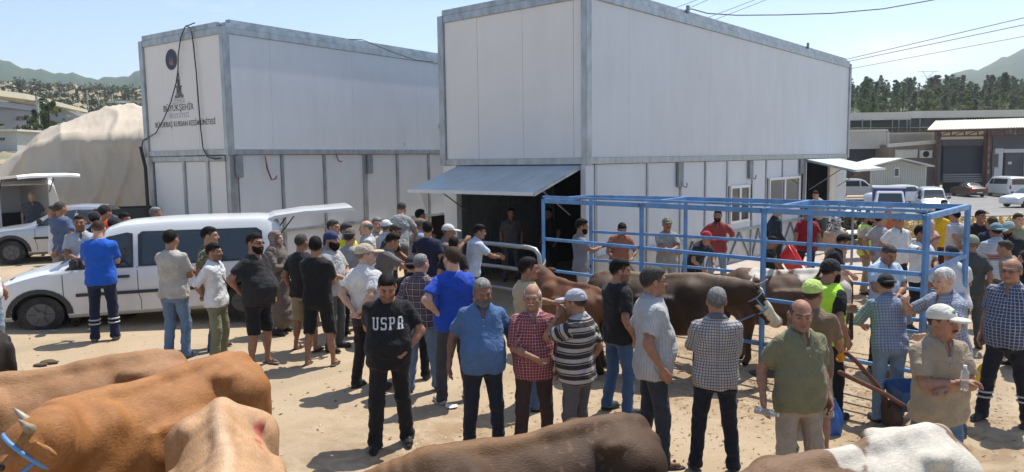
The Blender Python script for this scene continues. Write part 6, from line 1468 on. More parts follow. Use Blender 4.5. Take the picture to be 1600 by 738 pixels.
# far lot on the right
def far(name, label, px, dist, a, kind, paint, cat='car', sc=1.0, dz=.0, **kw):
    p = D(px, 250, dist); return vehicle(name, label, (p.x, p.y), a, kind, paint, detail=dist < 60, cat=cat, sc=sc, mould=kw.pop('mould', False), dz=dz + .06, **kw)
far('van', 'small white van far back by the cream shed doorway at right', 1341, 76, 84, 'van', M_WPAINT, 'van')
far('suv', 'white estate car side on behind the little lorry with the blue box', 1397, 62, -86, 'suv', M_WPAINT, 'car', rim=M_RIML)
far('minivan', 'pale silver people carrier facing the camera right of the little blue box lorry', 1459, 52, -22, 'van', M_SILV, 'car', dz=-.1)
far('car', 'low dark bronze saloon in the shade of the warehouse doorway', 1515, 74, 176, 'sedan', M_BRONZE, 'car')
far('van', 'white people van seen from behind before the warehouse office wall at right', 1574, 73, 172, 'bus', M_WPAINT, 'van')
far('car', 'white saloon cut off by the right edge beyond the dry grass', 1612, 57, -74, 'sedan', M_WPAINT, 'car', sc=1.05, rim=M_RIML)
far('car', 'pale car roof showing under the small awning of the white building', 1322, 44, 20, 'sedan', M_WPAINT, 'car', dz=-.1)
# little lorry with a blue box
p = D(1391, 250, 46); lr = thing('small_lorry', 'little white lorry with a blue covered load box facing the camera', 'lorry', (p.x, p.y, ground_z(p.x, p.y) + .02), math.radians(-24))
cab = MB(); cab.add([(-.82, -1.9, .4), (.82, -1.9, .4), (.86, -.4, .4), (-.86, -.4, .4), (-.82, -1.92, 1.05), (.82, -1.92, 1.05), (.86, -.4, 1.1), (-.86, -.4, 1.1)], BOXF); cab.add([(-.82, -1.90, 1.052), (.82, -1.90, 1.052), (.86, -.4, 1.102), (-.86, -.4, 1.102), (-.70, -1.35, 1.82), (.70, -1.35, 1.82), (.74, -.42, 1.85), (-.74, -.42, 1.85)], BOXF)
cab.build('cab', M_WPAINT, lr, bevel=.05)
MB().add([(-.68, -1.845, 1.14), (.68, -1.845, 1.14), (.60, -1.42, 1.74), (-.60, -1.42, 1.74)], [(0, 1, 2, 3)]).build('windscreen', M_GLASS, lr, fix=False).location = (0, -.03, .01)
box('load_box', (-.88, .88), (-.3, 1.9), (.75, 2.0), mat('royal_blue_tarp', (.03, .05, .30), .5, var=.1), lr, bevel=.03); box('box_top', (-.92, .92), (-.34, 1.94), (2.002, 2.10), M_WPAINT, lr, bevel=.02)
box('chassis', (-.5, .5), (-1.7, 2.1), (.35, .39), M_TRIM, lr); box('bumper', (-.84, .84), (-2.02, -1.93), (.35, .6), M_TRIM, lr, bevel=.02)
for s in (-1, 1):
    box('headlight', (s * .5 if s > 0 else -.76, .76 if s > 0 else -.5), (-1.96, -1.925), (.66, .84), M_LENS, lr)
    for wy in (-1.2, 1.4): MB().cyl((s * .74, wy, .3), (1, 0, 0), .3, .2, 20).build('wheel', M_RUBBER, lr)
# ------------------------------------------------------------------ the people
def C(*c): return srgb(*c)
BLK = cloth((.014, .014, .016)); NAVY = cloth((.020, .026, .055)); NAVY2 = cloth((.018, .022, .035)); WHT = cloth((.66, .67, .68)); WHT2 = cloth((.60, .61, .62)); GREY = cloth((.27, .275, .28)); LGREY = cloth((.42, .42, .41)); DGREY = cloth((.075, .08, .085))
JEAN = cloth((.075, .13, .22)); JEAN2 = cloth((.13, .20, .30)); JEANW = cloth((.20, .27, .34)); KHAKI = cloth((.30, .25, .17)); OLIVE = cloth((.19, .19, .115)); BROWN = cloth((.065, .045, .035)); TROU_G = cloth((.16, .16, .16)); TROU_B = cloth((.30, .27, .22))
def badge(w, h_, x=.06, z=.36, m=None, name='badge'):
    def f(root, T, H, V, AR): decal(root, T, V, MB().box(-w / 2, w / 2, -.001, .001, -h_ / 2, h_ / 2).mesh(name), x, z, name, m or cloth((.5, .5, .5)), rot=False)
    return f
from mathutils import kdtree
def decal(root, T, V, me, x0, z0, name, m, back=False, rot=True, lift=.004):
    q = T.inv(V); s = 1 if not back else -1; keep = (q[:, 1] * s < -.02) & (np.abs(q[:, 0]) < .25); q = q[keep]
    kd = kdtree.KDTree(len(q)); [kd.insert((p[0], 0, p[2]), i) for i, p in enumerate(q)]; kd.balance()
    if rot:
        for v in me.vertices: v.co = (v.co.x, -v.co.z, v.co.y)
    for v in me.vertices:
        x, z = (v.co.x + x0), v.co.z + z0
        if back: x = -x
        nn = kd.find_n((x, 0, z), 5); ws = [1 / (n[2] + .004) for n in nn]; yy = sum(q[n[1]][1] * w for n, w in zip(nn, ws)) / sum(ws)
        v.co = Vector(T.w((x, yy + s * (-lift + v.co.y * .5), z)))
    link(name, me, m, root)
def print_text(txt, size, z=.35, x=0, m=None, back=False, bold=.004, xs=1.0):
    def f(root, T, H, V, AR):
        me = text_mesh(txt, size, .001, bold=bold, xs=xs)
        bm = bmesh.new(); bm.from_mesh(me); bmesh.ops.triangulate(bm, faces=bm.faces); bmesh.ops.subdivide_edges(bm, edges=[e for e in bm.edges if e.calc_length() > size * .35], cuts=2); bm.to_mesh(me); bm.free()
        decal(root, T, V, me, x, z, 'lettering', m or WHT2, back)
    return f
def varsity(x0, z0):
    G_ = {'U': [(0, 2, 8, 9), (3, 5, 8, 9), (.5, 1.6, 1, 8), (3.4, 4.5, 1, 8), (1.1, 3.9, 0, 1.3)], 'S': [(.8, 4.3, 7.8, 9), (.3, 1.5, 5, 8.3), (.8, 4.0, 4, 5.2), (3.4, 4.6, .8, 4.4), (.6, 4.1, 0, 1.2), (.2, 1.1, 0, 2.2), (3.8, 4.6, 6.8, 9)],
          'P': [(0, 4, 8, 9), (.6, 1.8, 1, 8), (3.4, 4.6, 4.9, 8.4), (1.8, 4.0, 3.9, 5), (0, 2.4, 0, 1)], 'A': [(1.2, 3.8, 7.9, 9), (.6, 1.8, 1, 8), (3.2, 4.4, 1, 8), (1.8, 3.2, 3.2, 4.3), (0, 2.2, 0, 1), (2.8, 5, 0, 1)]}
    def f(root, T, H, V, AR):
        b = MB(); u = .0128
        for i, ch in enumerate('USPA'):
            for (a, c, d, e) in G_[ch]:
                ox = (i * 6.1 - 11.7) * u
                n = max(1, int((e - d) / 2)); 
                for q in range(n): b.box(ox + a * u, ox + c * u, -.0008, .0008, (d + (e - d) * q / n - 4.5) * u, (d + (e - d) * (q + 1) / n - 4.5) * u)
        decal(root, T, V, b.mesh('lettering'), x0, z0, 'lettering', WHT2, rot=False)
    return f
def hand_of(AR, i): s, sh, el, wr, c = AR[i]; d = (wr - el) / np.linalg.norm(wr - el); return wr + d * .09, d
M_BOTTLE = mat('clear_bottle', (.75, .80, .82), .08, var=.03, trans=.75, spec=.6)
def held(name, label, cat, root, build):
    """a thing of its own, held by a person, placed where that person's hand is"""
    o = thing(name, label, cat, root.location, root.rotation_euler.z, None, root.scale.x); build(o); return o
def bottle(root, AR, i, label, up=(0, 0, 1), off=(0, -.02, 0)):
    p, d = hand_of(AR, i); p = p + np.array(off); u = np.array(up, float); u /= np.linalg.norm(u)
    def b(o):
        MB().tube([p - u * .09, p - u * .085, p - u * .02, p, p + u * .05, p + u * .075, p + u * .09], [.024, .031, .031, .029, .031, .016, .0125], 14).build('bottle_body', M_BOTTLE, o, smooth=True); MB().tube([p + u * .089, p + u * .106], .0145, 12).build('bottle_cap', mat('white_plastic', (.7, .72, .74), .4), o)
    held('water_bottle', label, 'bottle', root, b)
def cig(root, AR, i, label, dr=(.3, -1, .1)):
    p, d = hand_of(AR, i); u = np.array(dr, float); u /= np.linalg.norm(u)
    held('cigarette', label, 'cigarette', root, lambda o: MB().tube([p - u * .01, p + u * .07], .0045, 6).build('paper', mat('cigarette_paper', (.75, .74, .7), .8), o))
P = person
# ---- front row
P('heavy man in a black USPA t-shirt and black trousers looking down', 612, 424, 697, a=8, top=BLK, low=cloth((.016, .016, .018)), arms=('back', 'hipf'), belly=.75, fat=.45, collar=False, hp=24, hx=4, face='uk', skin='t', shoes=(.012, .012, .014), stance=.10, step=.05, wear=varsity(.01, .325), weight=1.12, hem=-.14)
r, T, H, AR, LG = P('grey bearded man in a blue polo shirt and navy trousers', 752, 437, h=1.74, a=8, top=cloth((.075, .15, .30)), low=NAVY2, arms=('out', 'out'), belly=.8, fat=.4, hair=('short', 'g'), face='b', skin='d', hp=10, hx=4, stance=.09)
cig(r, AR, 0, 'cigarette in the lowered hand of the man in the blue polo', (0, -.3, -1))
r, T, H, AR, LG = P('white haired man in a red checked shirt with a cigarette', 832, 447, h=1.68, a=8, top=cloth((.20, .030, .045), 'grid', (.50, .38, .38), .030, w=.13), low=cloth((.055, .032, .03)), arms=('belly', 'down'), belly=.5, fat=.15, hair=('thin', 'w'), face='m', skin='t', hx=-12, sleeve='half', hem=-.14)
cig(r, AR, 0, 'cigarette between the fingers of the man in the red checked shirt')
r, T, H, AR, LG = P('man in a brown striped polo and pale grey cap seen from behind', 903, 455, h=1.66, a=-128, top=cloth((.035, .027, .025), 'hstripe', (.40, .38, .37), .105, w=.30), low=cloth((.095, .095, .10)), arms=(((.16, -.03, -.02), (.6, 1, 0), .8), 'chin'), belly=.7, fat=.3, hair=('short', 's'), face='u', cap=('cap', (.36, .37, .42)), hp=8, skin='t')
p_, d_ = hand_of(AR, 0); held('walking_stick', 'wooden stick held low by the man in the striped polo', 'stick', r, lambda o: MB().tube([p_ + A3(0, -.03, .06), p_ + A3(.02, -.10, -.75)], .013, 8).build('shaft', mat('stick_wood', (.35, .27, .17), .8), o))
P('dark haired young man in a beige t-shirt behind the red checked shirt', 824, 405, h=1.76, a=115, top=cloth((.46, .37, .24)), low=JEAN, arms=('down', 'fwd'), collar=False, hx=-15, hair=('thick', 'k'), skin='t', fat=.1)
P('slim young man in a black t-shirt and blue jeans, head in profile', 966, 407, h=1.77, a=118, top=BLK, low=cloth((.045, .09, .19)), arms=('down', 'belly'), collar=False, hx=-30, hp=4, hair=('thick', 'k'), skin='t', face='u')
P('man with glasses in a pale striped shirt and dark slate trousers', 1018, 418, 722, a=95, top=cloth((.42, .42, .42), 'vstripe', (.28, .29, .31), .022, w=.25), low=cloth((.032, .038, .05)), arms=('down', 'down'), belly=.7, fat=.2, hair=('short', 's'), face='m', glasses='y', skin='t', sandals=True, shoes=(.04, .03, .03), step=.03, hem=-.16)
P('grey haired man seen from behind in a small checked shirt with folded arms', 1120, 452, h=1.72, a=172, top=cloth((.46, .44, .42), 'grid', (.055, .050, .075), .026, w=.30), low=cloth((.014, .016, .028)), arms=('fold', 'fold2'), hair=('short', 'g'), fat=.2, belly=.3, sleeve='half', skin='t', stance=.13)
r, T, H, AR, LG = P('bald man in an olive polo shirt holding a small bottle', 1252, 470, h=1.74, a=6, top=cloth((.175, .17, .10)), low=cloth((.30, .26, .21)), arms=('out', 'down'), belly=.45, fat=.3, hair=('bald', 's'), face='u', hx=-24, hp=6, skin='t', weight=1.1)
bottle(r, AR, 0, 'small clear bottle with white cap in the hand of the bald man', (.9, -.5, -.15), (.0, -.03, 0))
r, T, H, AR, LG = P('man in a lime cap and brown t-shirt with orange gloves at the wheelbarrow', 1270, 440, h=1.74, a=140, top=cloth((.16, .115, .07)), low=TROU_B, arms=(((.18, -.42, -.02), (.7, .8, 0), .9), ((.18, -.32, -.08), (.7, .8, 0), .9)), cap=('cap', (.45, .60, .16)), hair=('short', 's'), glove=((.55, .25, .02), 'both'), fat=.35, collar=False, skin='t', shorts=True)
r, T, H, AR, LG = P('black bearded man in a black kerchief and lime safety vest', 1294, 408, h=1.78, a=118, top=BLK, low=BLK, arms=('down', 'fwd'), cap=('kerchief', (.02, .02, .022)), face='Bk', hair=('short', 'k'), hp=12, hx=-10, fat=.25, collar=False, vest=cloth((.42, .75, .05)), skin='t')
P('man with a black cap leaning on the pen rail in a blue checked shirt', 1386, 430, 655, a=176, top=cloth((.30, .35, .43), 'grid', (.11, .15, .27), .034, w=.35), low=JEANW, arms=('rail', 'rail'), lean=16, cap=('cap', (.02, .02, .022), 'rev'), hair=('short', 'k'), fat=.2, step=.05, sleeve='half')
P('grey man in a pale blue shirt looking down inside the pen', 1384, 383, h=1.74, a=5, top=cloth((.42, .53, .66)), low=NAVY2, arms=('belly', 'belly'), belly=.5, fat=.3, hair=('buzz', 's'), face='u', hp=26, skin='t')
P('white haired man gripping the pen post in a grey checked shirt', 1490, 420, h=1.76, a=-78, top=cloth((.33, .36, .42), 'grid', (.14, .17, .26), .030, w=.35), low=DGREY, arms=(((.22, -.30, .50), (1, -.2, -1), .9), 'rail'), hair=('short', 'w'), fat=.25, belly=.3, skin='p', lean=10)
P('man with glasses in a navy and white checked shirt and navy work trousers', 1568, 405, 660, a=-52, top=cloth((.045, .06, .12), 'grid', (.36, .38, .42), .034, w=.20), low=cloth((.018, .02, .03)), arms=('down', 'down'), belly=.6, fat=.3, hair=('thin', 'g'), glasses='y', face='', reflective=True, shoes=(.03, .03, .03), skin='t', stance=.16, step=.04)
r, T, H, AR, LG = P('man in a cream cap and taupe polo with a water bottle on folded arms', 1472, 480, h=1.74, a=4, top=cloth((.31, .25, .175)), low=JEAN, arms=('fold2', 'fold'), cap=('cap', (.62, .60, .52)), hx=24, fat=.35, belly=.35, hair=('short', 's'), face='m', skin='t', collar=True)
bottle(r, AR, 0, 'clear water bottle held against the chest of the man in the cream cap', (0, 0, 1), (-.10, -.02, .03))
me = MB(); me.tube([H.w((-.012, -.078, .085)), H.w((.018, -.078, .088))], .010, 6).tube([H.w((0, -.084, .072)), H.w((0.008, -.076, .098))], .007, 6); me.build('cap_emblem', cloth((.06, .25, .12)), r)
# ---- left group
r, T, H, AR, LG = P('man in a royal blue t-shirt and navy work trousers with reflective bands', 165, 344, 532, a=-162, top=cloth((.015, .10, .50)), low=cloth((.014, .018, .045)), arms=('chest', 'chest'), hair=('buzz', 'b'), collar=False, reflective=True, shoes=(.13, .12, .10), hp=16, fat=.15, skin='p', stance=.05)
p_, d_ = hand_of(AR, 0); held('phone', 'dark phone held by the man in royal blue workwear', 'phone', r, lambda o: MB().add([p_ + A3(x, y, z) for x, y, z in ((-.035, -.03, -.06), (.035, -.03, -.06), (.035, -.02, -.06), (-.035, -.02, -.06), (-.035, -.08, .07), (.035, -.08, .07), (.035, -.07, .07), (-.035, -.07, .07))], BOXF).build('case', M_BLACK, o))
P('man at the left edge in a white shirt with one bare forearm hanging', -34, 352, h=1.80, a=80, top=WHT, low=JEANW, arms=('downf', 'down'), fat=.2, skin='t')
P('man with folded arms in a pale grey t-shirt and blue jeans seen from behind', 278, 360, 560, a=168, top=cloth((.40, .38, .34)), low=JEAN2, arms=('fold', 'fold2'), collar=False, hair=('short', 'k'), hem=-.10, fat=.1, skin='t', shoes=(.05, .06, .09), stance=.03)
P('man in a camouflage t-shirt behind the man in the white shirt', 326, 356, h=1.76, a=95, top=cloth((.17, .14, .08), 'camo', (.05, .055, .035), c3=(.30, .26, .17)), low=JEAN, arms=('down', 'down'), hair=('short', 'k'), hx=10, collar=False, shoes=(.06, .05, .04))
r, T, H, AR, LG = P('man in a white shirt and khaki cargo trousers with hands clasped behind', 343, 381, 563, a=84, top=WHT, low=OLIVE, arms=('back', 'back'), sleeve='half', hair=('thick', 'k'), skin='t', face='u', fat=.15, weight=1.15)
MB().tube([T.w((-.10, .125, .42)), T.w((.0, .135, .30)), T.w((.13, .13, .12)), T.w((.16, .02, .05))], .010, 6).build('shoulder_strap', BLK, r)
MB().tube([T.w((-.10, .125, .42)), T.w((-.12, .02, .47)), T.w((-.06, -.11, .38)), T.w((.1, -.14, .18)), T.w((.17, -.03, .05))], .010, 6).build('shoulder_strap', BLK, r)
P('big man in sunglasses, black t-shirt and black shorts, hand on hip', 407, 365, 572, a=66, top=cloth((.022, .022, .024)), low=BLK, shorts=True, arms=('hipb', 'down'), belly=1.15, fat=.45, collar=False, glasses='sun', hair=('short', 'k'), face='bk', sandals=True, shoes=(.20, .16, .13), hx=-6, skin='t', hem=-.12)
P('woman in a brown patterned headscarf beside the raised van tailgate', 430, 362, h=1.62, a=75, scarf=cloth((.17, .11, .09), 'check', (.33, .25, .22), .05), dress=cloth((.15, .125, .105)), arms=('chest', 'chest'), hair=('none', 'k'), skin='p', z=.0)
P('man in grey trousers seated in the back of the white van', 448, 381, h=1.7, at=G(440, 492), a=80, top=cloth((.12, .10, .085)), low=cloth((.20, .19, .165)), sit=True, sleeve='long', arms=('chest', 'chest'), hair=('short', 's'), skin='t', hp=10)
P('man with hand on hip in a black t-shirt and khaki shorts', 478, 366, 548, a=155, top=cloth((.02, .02, .022)), low=cloth((.30, .25, .17)), shorts=True, arms=('hip', 'down'), collar=False, hair=('buzz', 's'), sandals=True, fat=.3, skin='t', stance=.12)
P('man in a black t-shirt and black shorts with folded arms seen from behind', 501, 371, 571, a=170, top=BLK, low=BLK, shorts=True, arms=('fold', 'fold2'), collar=False, hair=('thick', 'k'), sandals=True, hx=20, skin='t', stance=.13, step=.03, shoes=(.08, .05, .04))
P('long bearded man in a navy kerchief and pale t-shirt', 517, 363, h=1.74, a=72, top=LGREY, low=DGREY, arms=('belly', 'belly'), cap=('kerchief', (.035, .045, .13)), face='Bk', collar=False, fat=.3, belly=.3)
P('man in a bright yellow t-shirt among the group', 541, 350, h=1.76, a=58, top=cloth((.72, .68, .02)), low=BLK, arms=('belly', 'down'), collar=False, face='bk', hair=('short', 's'), skin='t')
P('grey haired man behind the bright yellow t-shirt', 520, 345, h=1.74, a=70, top=cloth((.22, .26, .32)), low=DGREY, hair=('short', 's'), fat=.1)
P('man in a brown patterned skullcap, grey t-shirt and black baggy trousers', 552, 359, 526, a=172, top=cloth((.30, .30, .30)), low=BLK, cap=('skull', (.10, .07, .05), None, None, cloth((.05, .035, .03), 'check', (.35, .28, .2), .022)), hair=('short', 's'), arms=('downf', 'hip'), collar=False, weight=1.45, fat=.25)
P('man in a beige cap and white shirt with hands clasped behind his back', 577, 382, 608, a=150, top=cloth((.62, .62, .60)), low=cloth((.022, .018, .018)), cap=('cap', (.46, .38, .29)), hair=('short', 'g'), arms=('back', 'back'), hx=-40, fat=.25, belly=.2, sleeve='short', skin='p', hem=-.02)
P('balding sunburnt man in profile beneath the white wall', 572, 346, h=1.74, a=-75, top=cloth((.45, .46, .44)), low=GREY, hair=('bald', 'g'), skin='p', arms=('fold', 'fold2'), fat=.2)
P('grey curly haired person beside the balding sunburnt man', 589, 341, h=1.72, a=20, top=LGREY, low=GREY, hair=('curly', 'g'), skin='p')
P('man in a white cap behind the grey curly hair', 603, 345, h=1.70, a=170, top=WHT2, low=DGREY, cap=('cap', (.62, .62, .60)), hair=('short', 'g'))
P('man in grey t-shirt and khaki trousers bending forward on a step', 622, 349, h=1.72, z=.35, at=D(622, 380, 13.6)[:2], a=172, top=cloth((.26, .27, .26), 'camo', (.33, .34, .32), c3=(.2, .2, .19)), low=cloth((.21, .165, .11)), arms=('rail', 'rail'), lean=26, collar=False, hair=('buzz', 's'), hp=10, fat=.2, stance=.14)
P('dark haired man stretching one bare arm to the right', 594, 367, h=1.70, a=110, top=cloth((.13, .125, .12)), low=DGREY, arms=('reach', 'down'), collar=False, hair=('thick', 'k'), lean=14, hp=14, skin='t')
P('grey haired man stooping behind the outstretched arm', 598, 352, h=1.70, a=85, top=NAVY2, low=DGREY, arms=('rail', 'rail'), lean=18, hair=('short', 's'), hp=12, skin='t')
P('man in a black shirt standing tall against the white wall', 656, 328, h=1.76, a=130, top=cloth((.03, .03, .035)), low=NAVY2, arms=('fold', 'fold2'), hair=('short', 'k'), skin='t')
P('man in a light blue shirt and brown flat cap with hand on hip', 647, 344, h=1.70, a=140, top=cloth((.30, .37, .47)), low=DGREY, arms=('hip', 'rail'), lean=16, cap=('flat', (.17, .14, .12)), hair=('short', 'g'), hx=-20, fat=.25, skin='t')
P('dark haired man in a navy t-shirt seen from behind near the wall opening', 668, 348, h=1.76, a=176, top=cloth((.016, .022, .05)), low=JEAN, arms=('down', 'rail'), collar=False, hair=('thick', 'k'), hx=8, fat=.15)
P('man in a white cap leaning at the low dark wall opening', 689, 352, h=1.72, a=85, top=cloth((.20, .16, .14)), low=DGREY, arms=('up', 'rail'), lean=12, cap=('cap', (.60, .59, .56)), hair=('short', 'g'), skin='t')
P('person with jet black hair low beside the tube barrier', 709, 372, h=1.62, a=165, top=BLK, low=BLK, hair=('thick', 'k'), collar=False)
P('person in a black cap almost hidden behind the flannel shirt', 643, 402, h=1.60, a=170, top=BLK, low=BLK, cap=('cap', (.02, .02, .022), 'rev'), hair=('short', 'k'))
P('balding man in a navy flannel shirt and blue jeans seen from behind', 662, 397, 610, a=168, top=cloth((.045, .045, .065), 'plaid', (.13, .085, .10), .08, c3=(.40, .38, .38)), low=JEAN2, arms=('downf', 'down'), sleeve='long', hair=('buzz', 'g'), hx=-20, step=.06, shoes=(.025, .03, .045), skin='p')
P('large man with glasses in a royal blue t-shirt and grey trousers', 712, 387, 628, a=-155, top=cloth((.016, .065, .42)), low=cloth((.055, .055, .06)), arms=('down', 'hip'), collar=False, hair=('short', 'b'), glasses='y', face='u', fat=.6, belly=.4, skin='p', shoes=(.36, .34, .33), hx=10, stance=.12)
P('dark haired man in a pale blue shirt leaning on the tube barrier', 746, 360, h=1.72, at=(-.72, 13.1), a=112, top=cloth((.46, .54, .64)), low=DGREY, arms=(((.12, -.46, .32), (.8, .1, -.6), .7), ((.12, -.46, .34), (.8, .1, -.6), .7)), lean=14, hair=('thick', 'k'), hx=-15, skin='t')
P('man standing in the dark inside the open end of the white building', 797, 322, h=1.74, at=(-.02, 17.6), a=0, top=cloth((.10, .09, .09)), low=DGREY, hair=('short', 'k'), skin='t')
P('second man further inside the dark opening', 848, 330, h=1.7, at=(.9, 18.2), a=-40, top=BLK, low=BLK, hair=('short', 'k'), skin='t')
# ---- in and behind the pen
r, T, H, AR, LG = P('bearded worker in a grey t-shirt and white apron with black gloves', 907, 333, h=1.80, at=(1.25, 13.55), a=88, top=cloth((.17, .18, .20)), low=cloth((.45, .43, .40)), arms=(((.16, -.42, .36), (.6, .1, -1), .3), ((.2, -.10, .0), (.5, 1, 0), .5)), hair=('curly', 'k'), face='bk', glove=((.02, .02, .022), 'both'), collar=False, skin='t', hp=5)
P('man in a rust coloured t-shirt leaning on the pen rail with both hands', 967, 371, h=1.72, at=D(967, 380, 14.6)[:2], a=5, top=cloth((.30, .13, .09)), low=DGREY, arms=('rail', 'rail'), lean=22, collar=False, face='m', hair=('short', 'k'), skin='t', hp=16)
P('moustached man in a camouflage cap and grey t-shirt resting on the rail', 1039, 345, h=1.76, at=D(1042, 380, 14.3)[:2], a=0, top=cloth((.28, .27, .25)), low=GREY, arms=('railx', 'railx'), collar=False, cap=('cap', (.12, .12, .08), None, (.12, .12, .08), cloth((.10, .10, .065), 'camo', (.30, .28, .2), c3=(.04, .04, .03))), hair=('short', 's'), face='m', skin='t', fat=.2)
P('crouching person in dark navy with a red cap behind the pen rails', 1080, 362, h=1.66, at=D(1083, 380, 14.9)[:2], a=30, top=NAVY2, low=NAVY2, arms=('rail', 'rail'), lean=38, cap=('cap', (.40, .03, .05)), hair=('short', 'k'), pz=.86)
P('man in a brick red shirt and pale jeans against the white wall', 1121, 332, h=1.76, at=D(1121, 380, 16.4)[:2], a=-14, top=cloth((.28, .05, .045)), low=JEANW, arms=('hipb', 'hipb'), hair=('short', 'k'), face='bk', skin='t', fat=.15, sleeve='half')
P('man in a dark navy jacket standing beside the double window', 1209, 328, h=1.76, at=D(1211, 380, 17.6)[:2], a=100, top=cloth((.018, .028, .05)), low=NAVY2, sleeve='long', arms=('downf', 'down'), cap=('cap', (.4, .38, .34)), hair=('short', 'k'))
r, T, H, AR, LG = P('person in black sitting with a red basin behind the pen', 1201, 367, h=1.72, at=D(1203, 400, 15.4)[:2], a=70, top=BLK, low=NAVY2, sit=True, arms=('lap', 'lap'), hair=('short', 'k'), collar=False, skin='t', hp=15)
P('man in a dark red t-shirt seen from behind past the double window', 1258, 317, h=1.78, at=D(1260, 380, 16.6)[:2], a=172, top=cloth((.25, .012, .022)), low=NAVY2, arms=('down', 'down'), hair=('short', 'k'), collar=False, skin='t')
P('woman in a black and white headscarf and long beige coat', 1308, 322, h=1.66, at=D(1306, 380, 15.6)[:2], a=168, scarf=cloth((.10, .11, .11), 'camo', (.6, .6, .57), c3=(.02, .02, .02)), dress=cloth((.46, .35, .25)), arms=('belly', 'belly'), hair=('none', 'k'))
P('curly haired man in a black t-shirt bending inside the pen', 1290, 368, h=1.66, a=72, top=BLK, low=DGREY, arms=('rail', 'rail'), lean=25, collar=False, hair=('curly', 'k'), hp=10)
P('man in a yellow and lime reflective vest with hand at his chin', 1354, 333, h=1.74, a=62, top=cloth((.40, .36, .28)), low=KHAKI, arms=('down', 'chin'), vest=cloth((.60, .80, .04), 'hstripe', (.5, .52, .5), .22, w=.2), hair=('short', 'k'), face='bk', hp=12, skin='t')
P('man in a grey t-shirt behind the reflective vest', 1378, 318, h=1.76, at=D(1376, 350, 15.2)[:2], a=100, top=cloth((.33, .34, .36)), low=TROU_B, arms=('down', 'back'), collar=False, hair=('short', 'k'))
P('broad man in a white polo and navy trousers beyond the pen', 1404, 315, h=1.78, at=D(1404, 350, 14.6)[:2], a=4, top=cloth((.62, .62, .62)), low=cloth((.016, .02, .04)), arms=('out', 'out'), fat=.5, belly=.4, hair=('short', 'k'), skin='t')
P('woman in a pink jacket partly behind the pen post', 1451, 316, h=1.64, at=D(1452, 350, 15.0)[:2], a=185, top=cloth((.42, .27, .27)), low=BLK, sleeve='long', scarf=cloth((.5, .36, .36)), hair=('none', 'k'), arms=('belly', 'down'))
P('man in a yellow t-shirt and yellow rubber boots far beyond the pen', 1466, 308, h=1.76, at=D(1467, 350, 17.2)[:2], a=180, top=cloth((.62, .38, .01)), low=cloth((.05, .02, .03)), boots=(.55, .38, .04), arms=('down', 'belly'), hair=('short', 'k'), collar=False)
P('man in a white striped t-shirt and pale trousers with hands behind his back', 1492, 318, h=1.74, at=D(1492, 350, 16.2)[:2], a=-160, top=cloth((.58, .58, .60), 'hstripe', (.45, .46, .5), .05, w=.3), low=cloth((.42, .38, .30)), arms=('back', 'back'), collar=False, hair=('short', 'k'))
P('black haired young man holding a hand to his face', 1532, 330, h=1.76, a=-6, top=BLK, low=DGREY, arms=('down', 'chin'), hair=('thick', 'k'), collar=False, hx=10, skin='t')
P('man in a navy shirt seen from behind near the dry grass', 1549, 323, h=1.76, at=D(1550, 350, 14.2)[:2], a=176, top=cloth((.022, .025, .05)), low=DGREY, hair=('buzz', 'b'), fat=.2)
P('young man at the right edge with brown hair facing the camera', 1591, 335, h=1.74, a=-8, top=cloth((.2, .25, .16)), low=JEAN, hair=('thick', 'b'), skin='p', collar=False)
P('man in a teal cap and black bag strap in a striped pastel sweater', 1557, 350, h=1.78, a=172, top=cloth((.42, .47, .54), 'chest', (.06, .08, .14), c3=(.40, .16, .14)), low=DGREY, sleeve='long', cap=('cap', (.13, .23, .27), 'rev'), hair=('short', 'k'), arms=('fold', 'fold2'), fat=.25, skin='d')
P('bearded man in a pale teal cap leaning in from the right', 1583, 347, h=1.76, a=-55, top=NAVY2, low=DGREY, cap=('cap', (.22, .33, .36)), face='bk', hair=('short', 'k'), lean=14, hp=10, skin='d')
P('man in a faded green cap and charcoal t-shirt seen from behind', 1519, 369, h=1.72, a=160, top=cloth((.065, .07, .07)), low=DGREY, cap=('cap', (.24, .27, .20)), hair=('short', 'g'), collar=False, skin='t')
P('bald man in a white t-shirt bending near the pen corner', 1496, 386, h=1.70, a=172, top=cloth((.60, .60, .62)), low=DGREY, arms=('rail', 'rail'), lean=16, collar=False, hair=('buzz', 's'), skin='t', fat=.25)
P('young man in a white t-shirt and black shorts behind the pen post', 1440, 354, h=1.76, a=22, top=WHT, low=BLK, shorts=True, arms=('up', 'belly'), collar=False, hair=('thick', 'k'), skin='t', hx=18)
P('woman in a black headscarf cut off by the right edge', 1606, 392, h=1.64, a=-100, scarf=cloth((.02, .02, .022)), dress=BLK, hair=('none', 'k'))
P('person in a brown t-shirt low behind the checked shirts at right', 1590, 378, h=1.66, a=-140, top=cloth((.33, .25, .19)), low=DGREY, collar=False, hair=('buzz', 's'), lean=15)
P('worker in a pale shirt bending in the far doorway under the small awning', 1283, 284, h=1.72, at=D(1284, 320, 22.6)[:2], z=.25, a=-60, top=cloth((.35, .36, .37)), low=DGREY, lean=28, hair=('short', 'k'), arms=('rail', 'rail'))
P('man with dark hair and orange shirt far behind the pen', 1388, 306, h=1.74, at=D(1388, 350, 19.5)[:2], a=0, top=cloth((.40, .12, .05)), low=DGREY, hair=('short', 'k'), collar=False)
P('man with black hair and a brown t-shirt beside the far silver people carrier', 1468, 308, h=1.7, at=D(1474, 350, 20.5)[:2], a=0, top=BROWN, low=DGREY, hair=('short', 'k'))
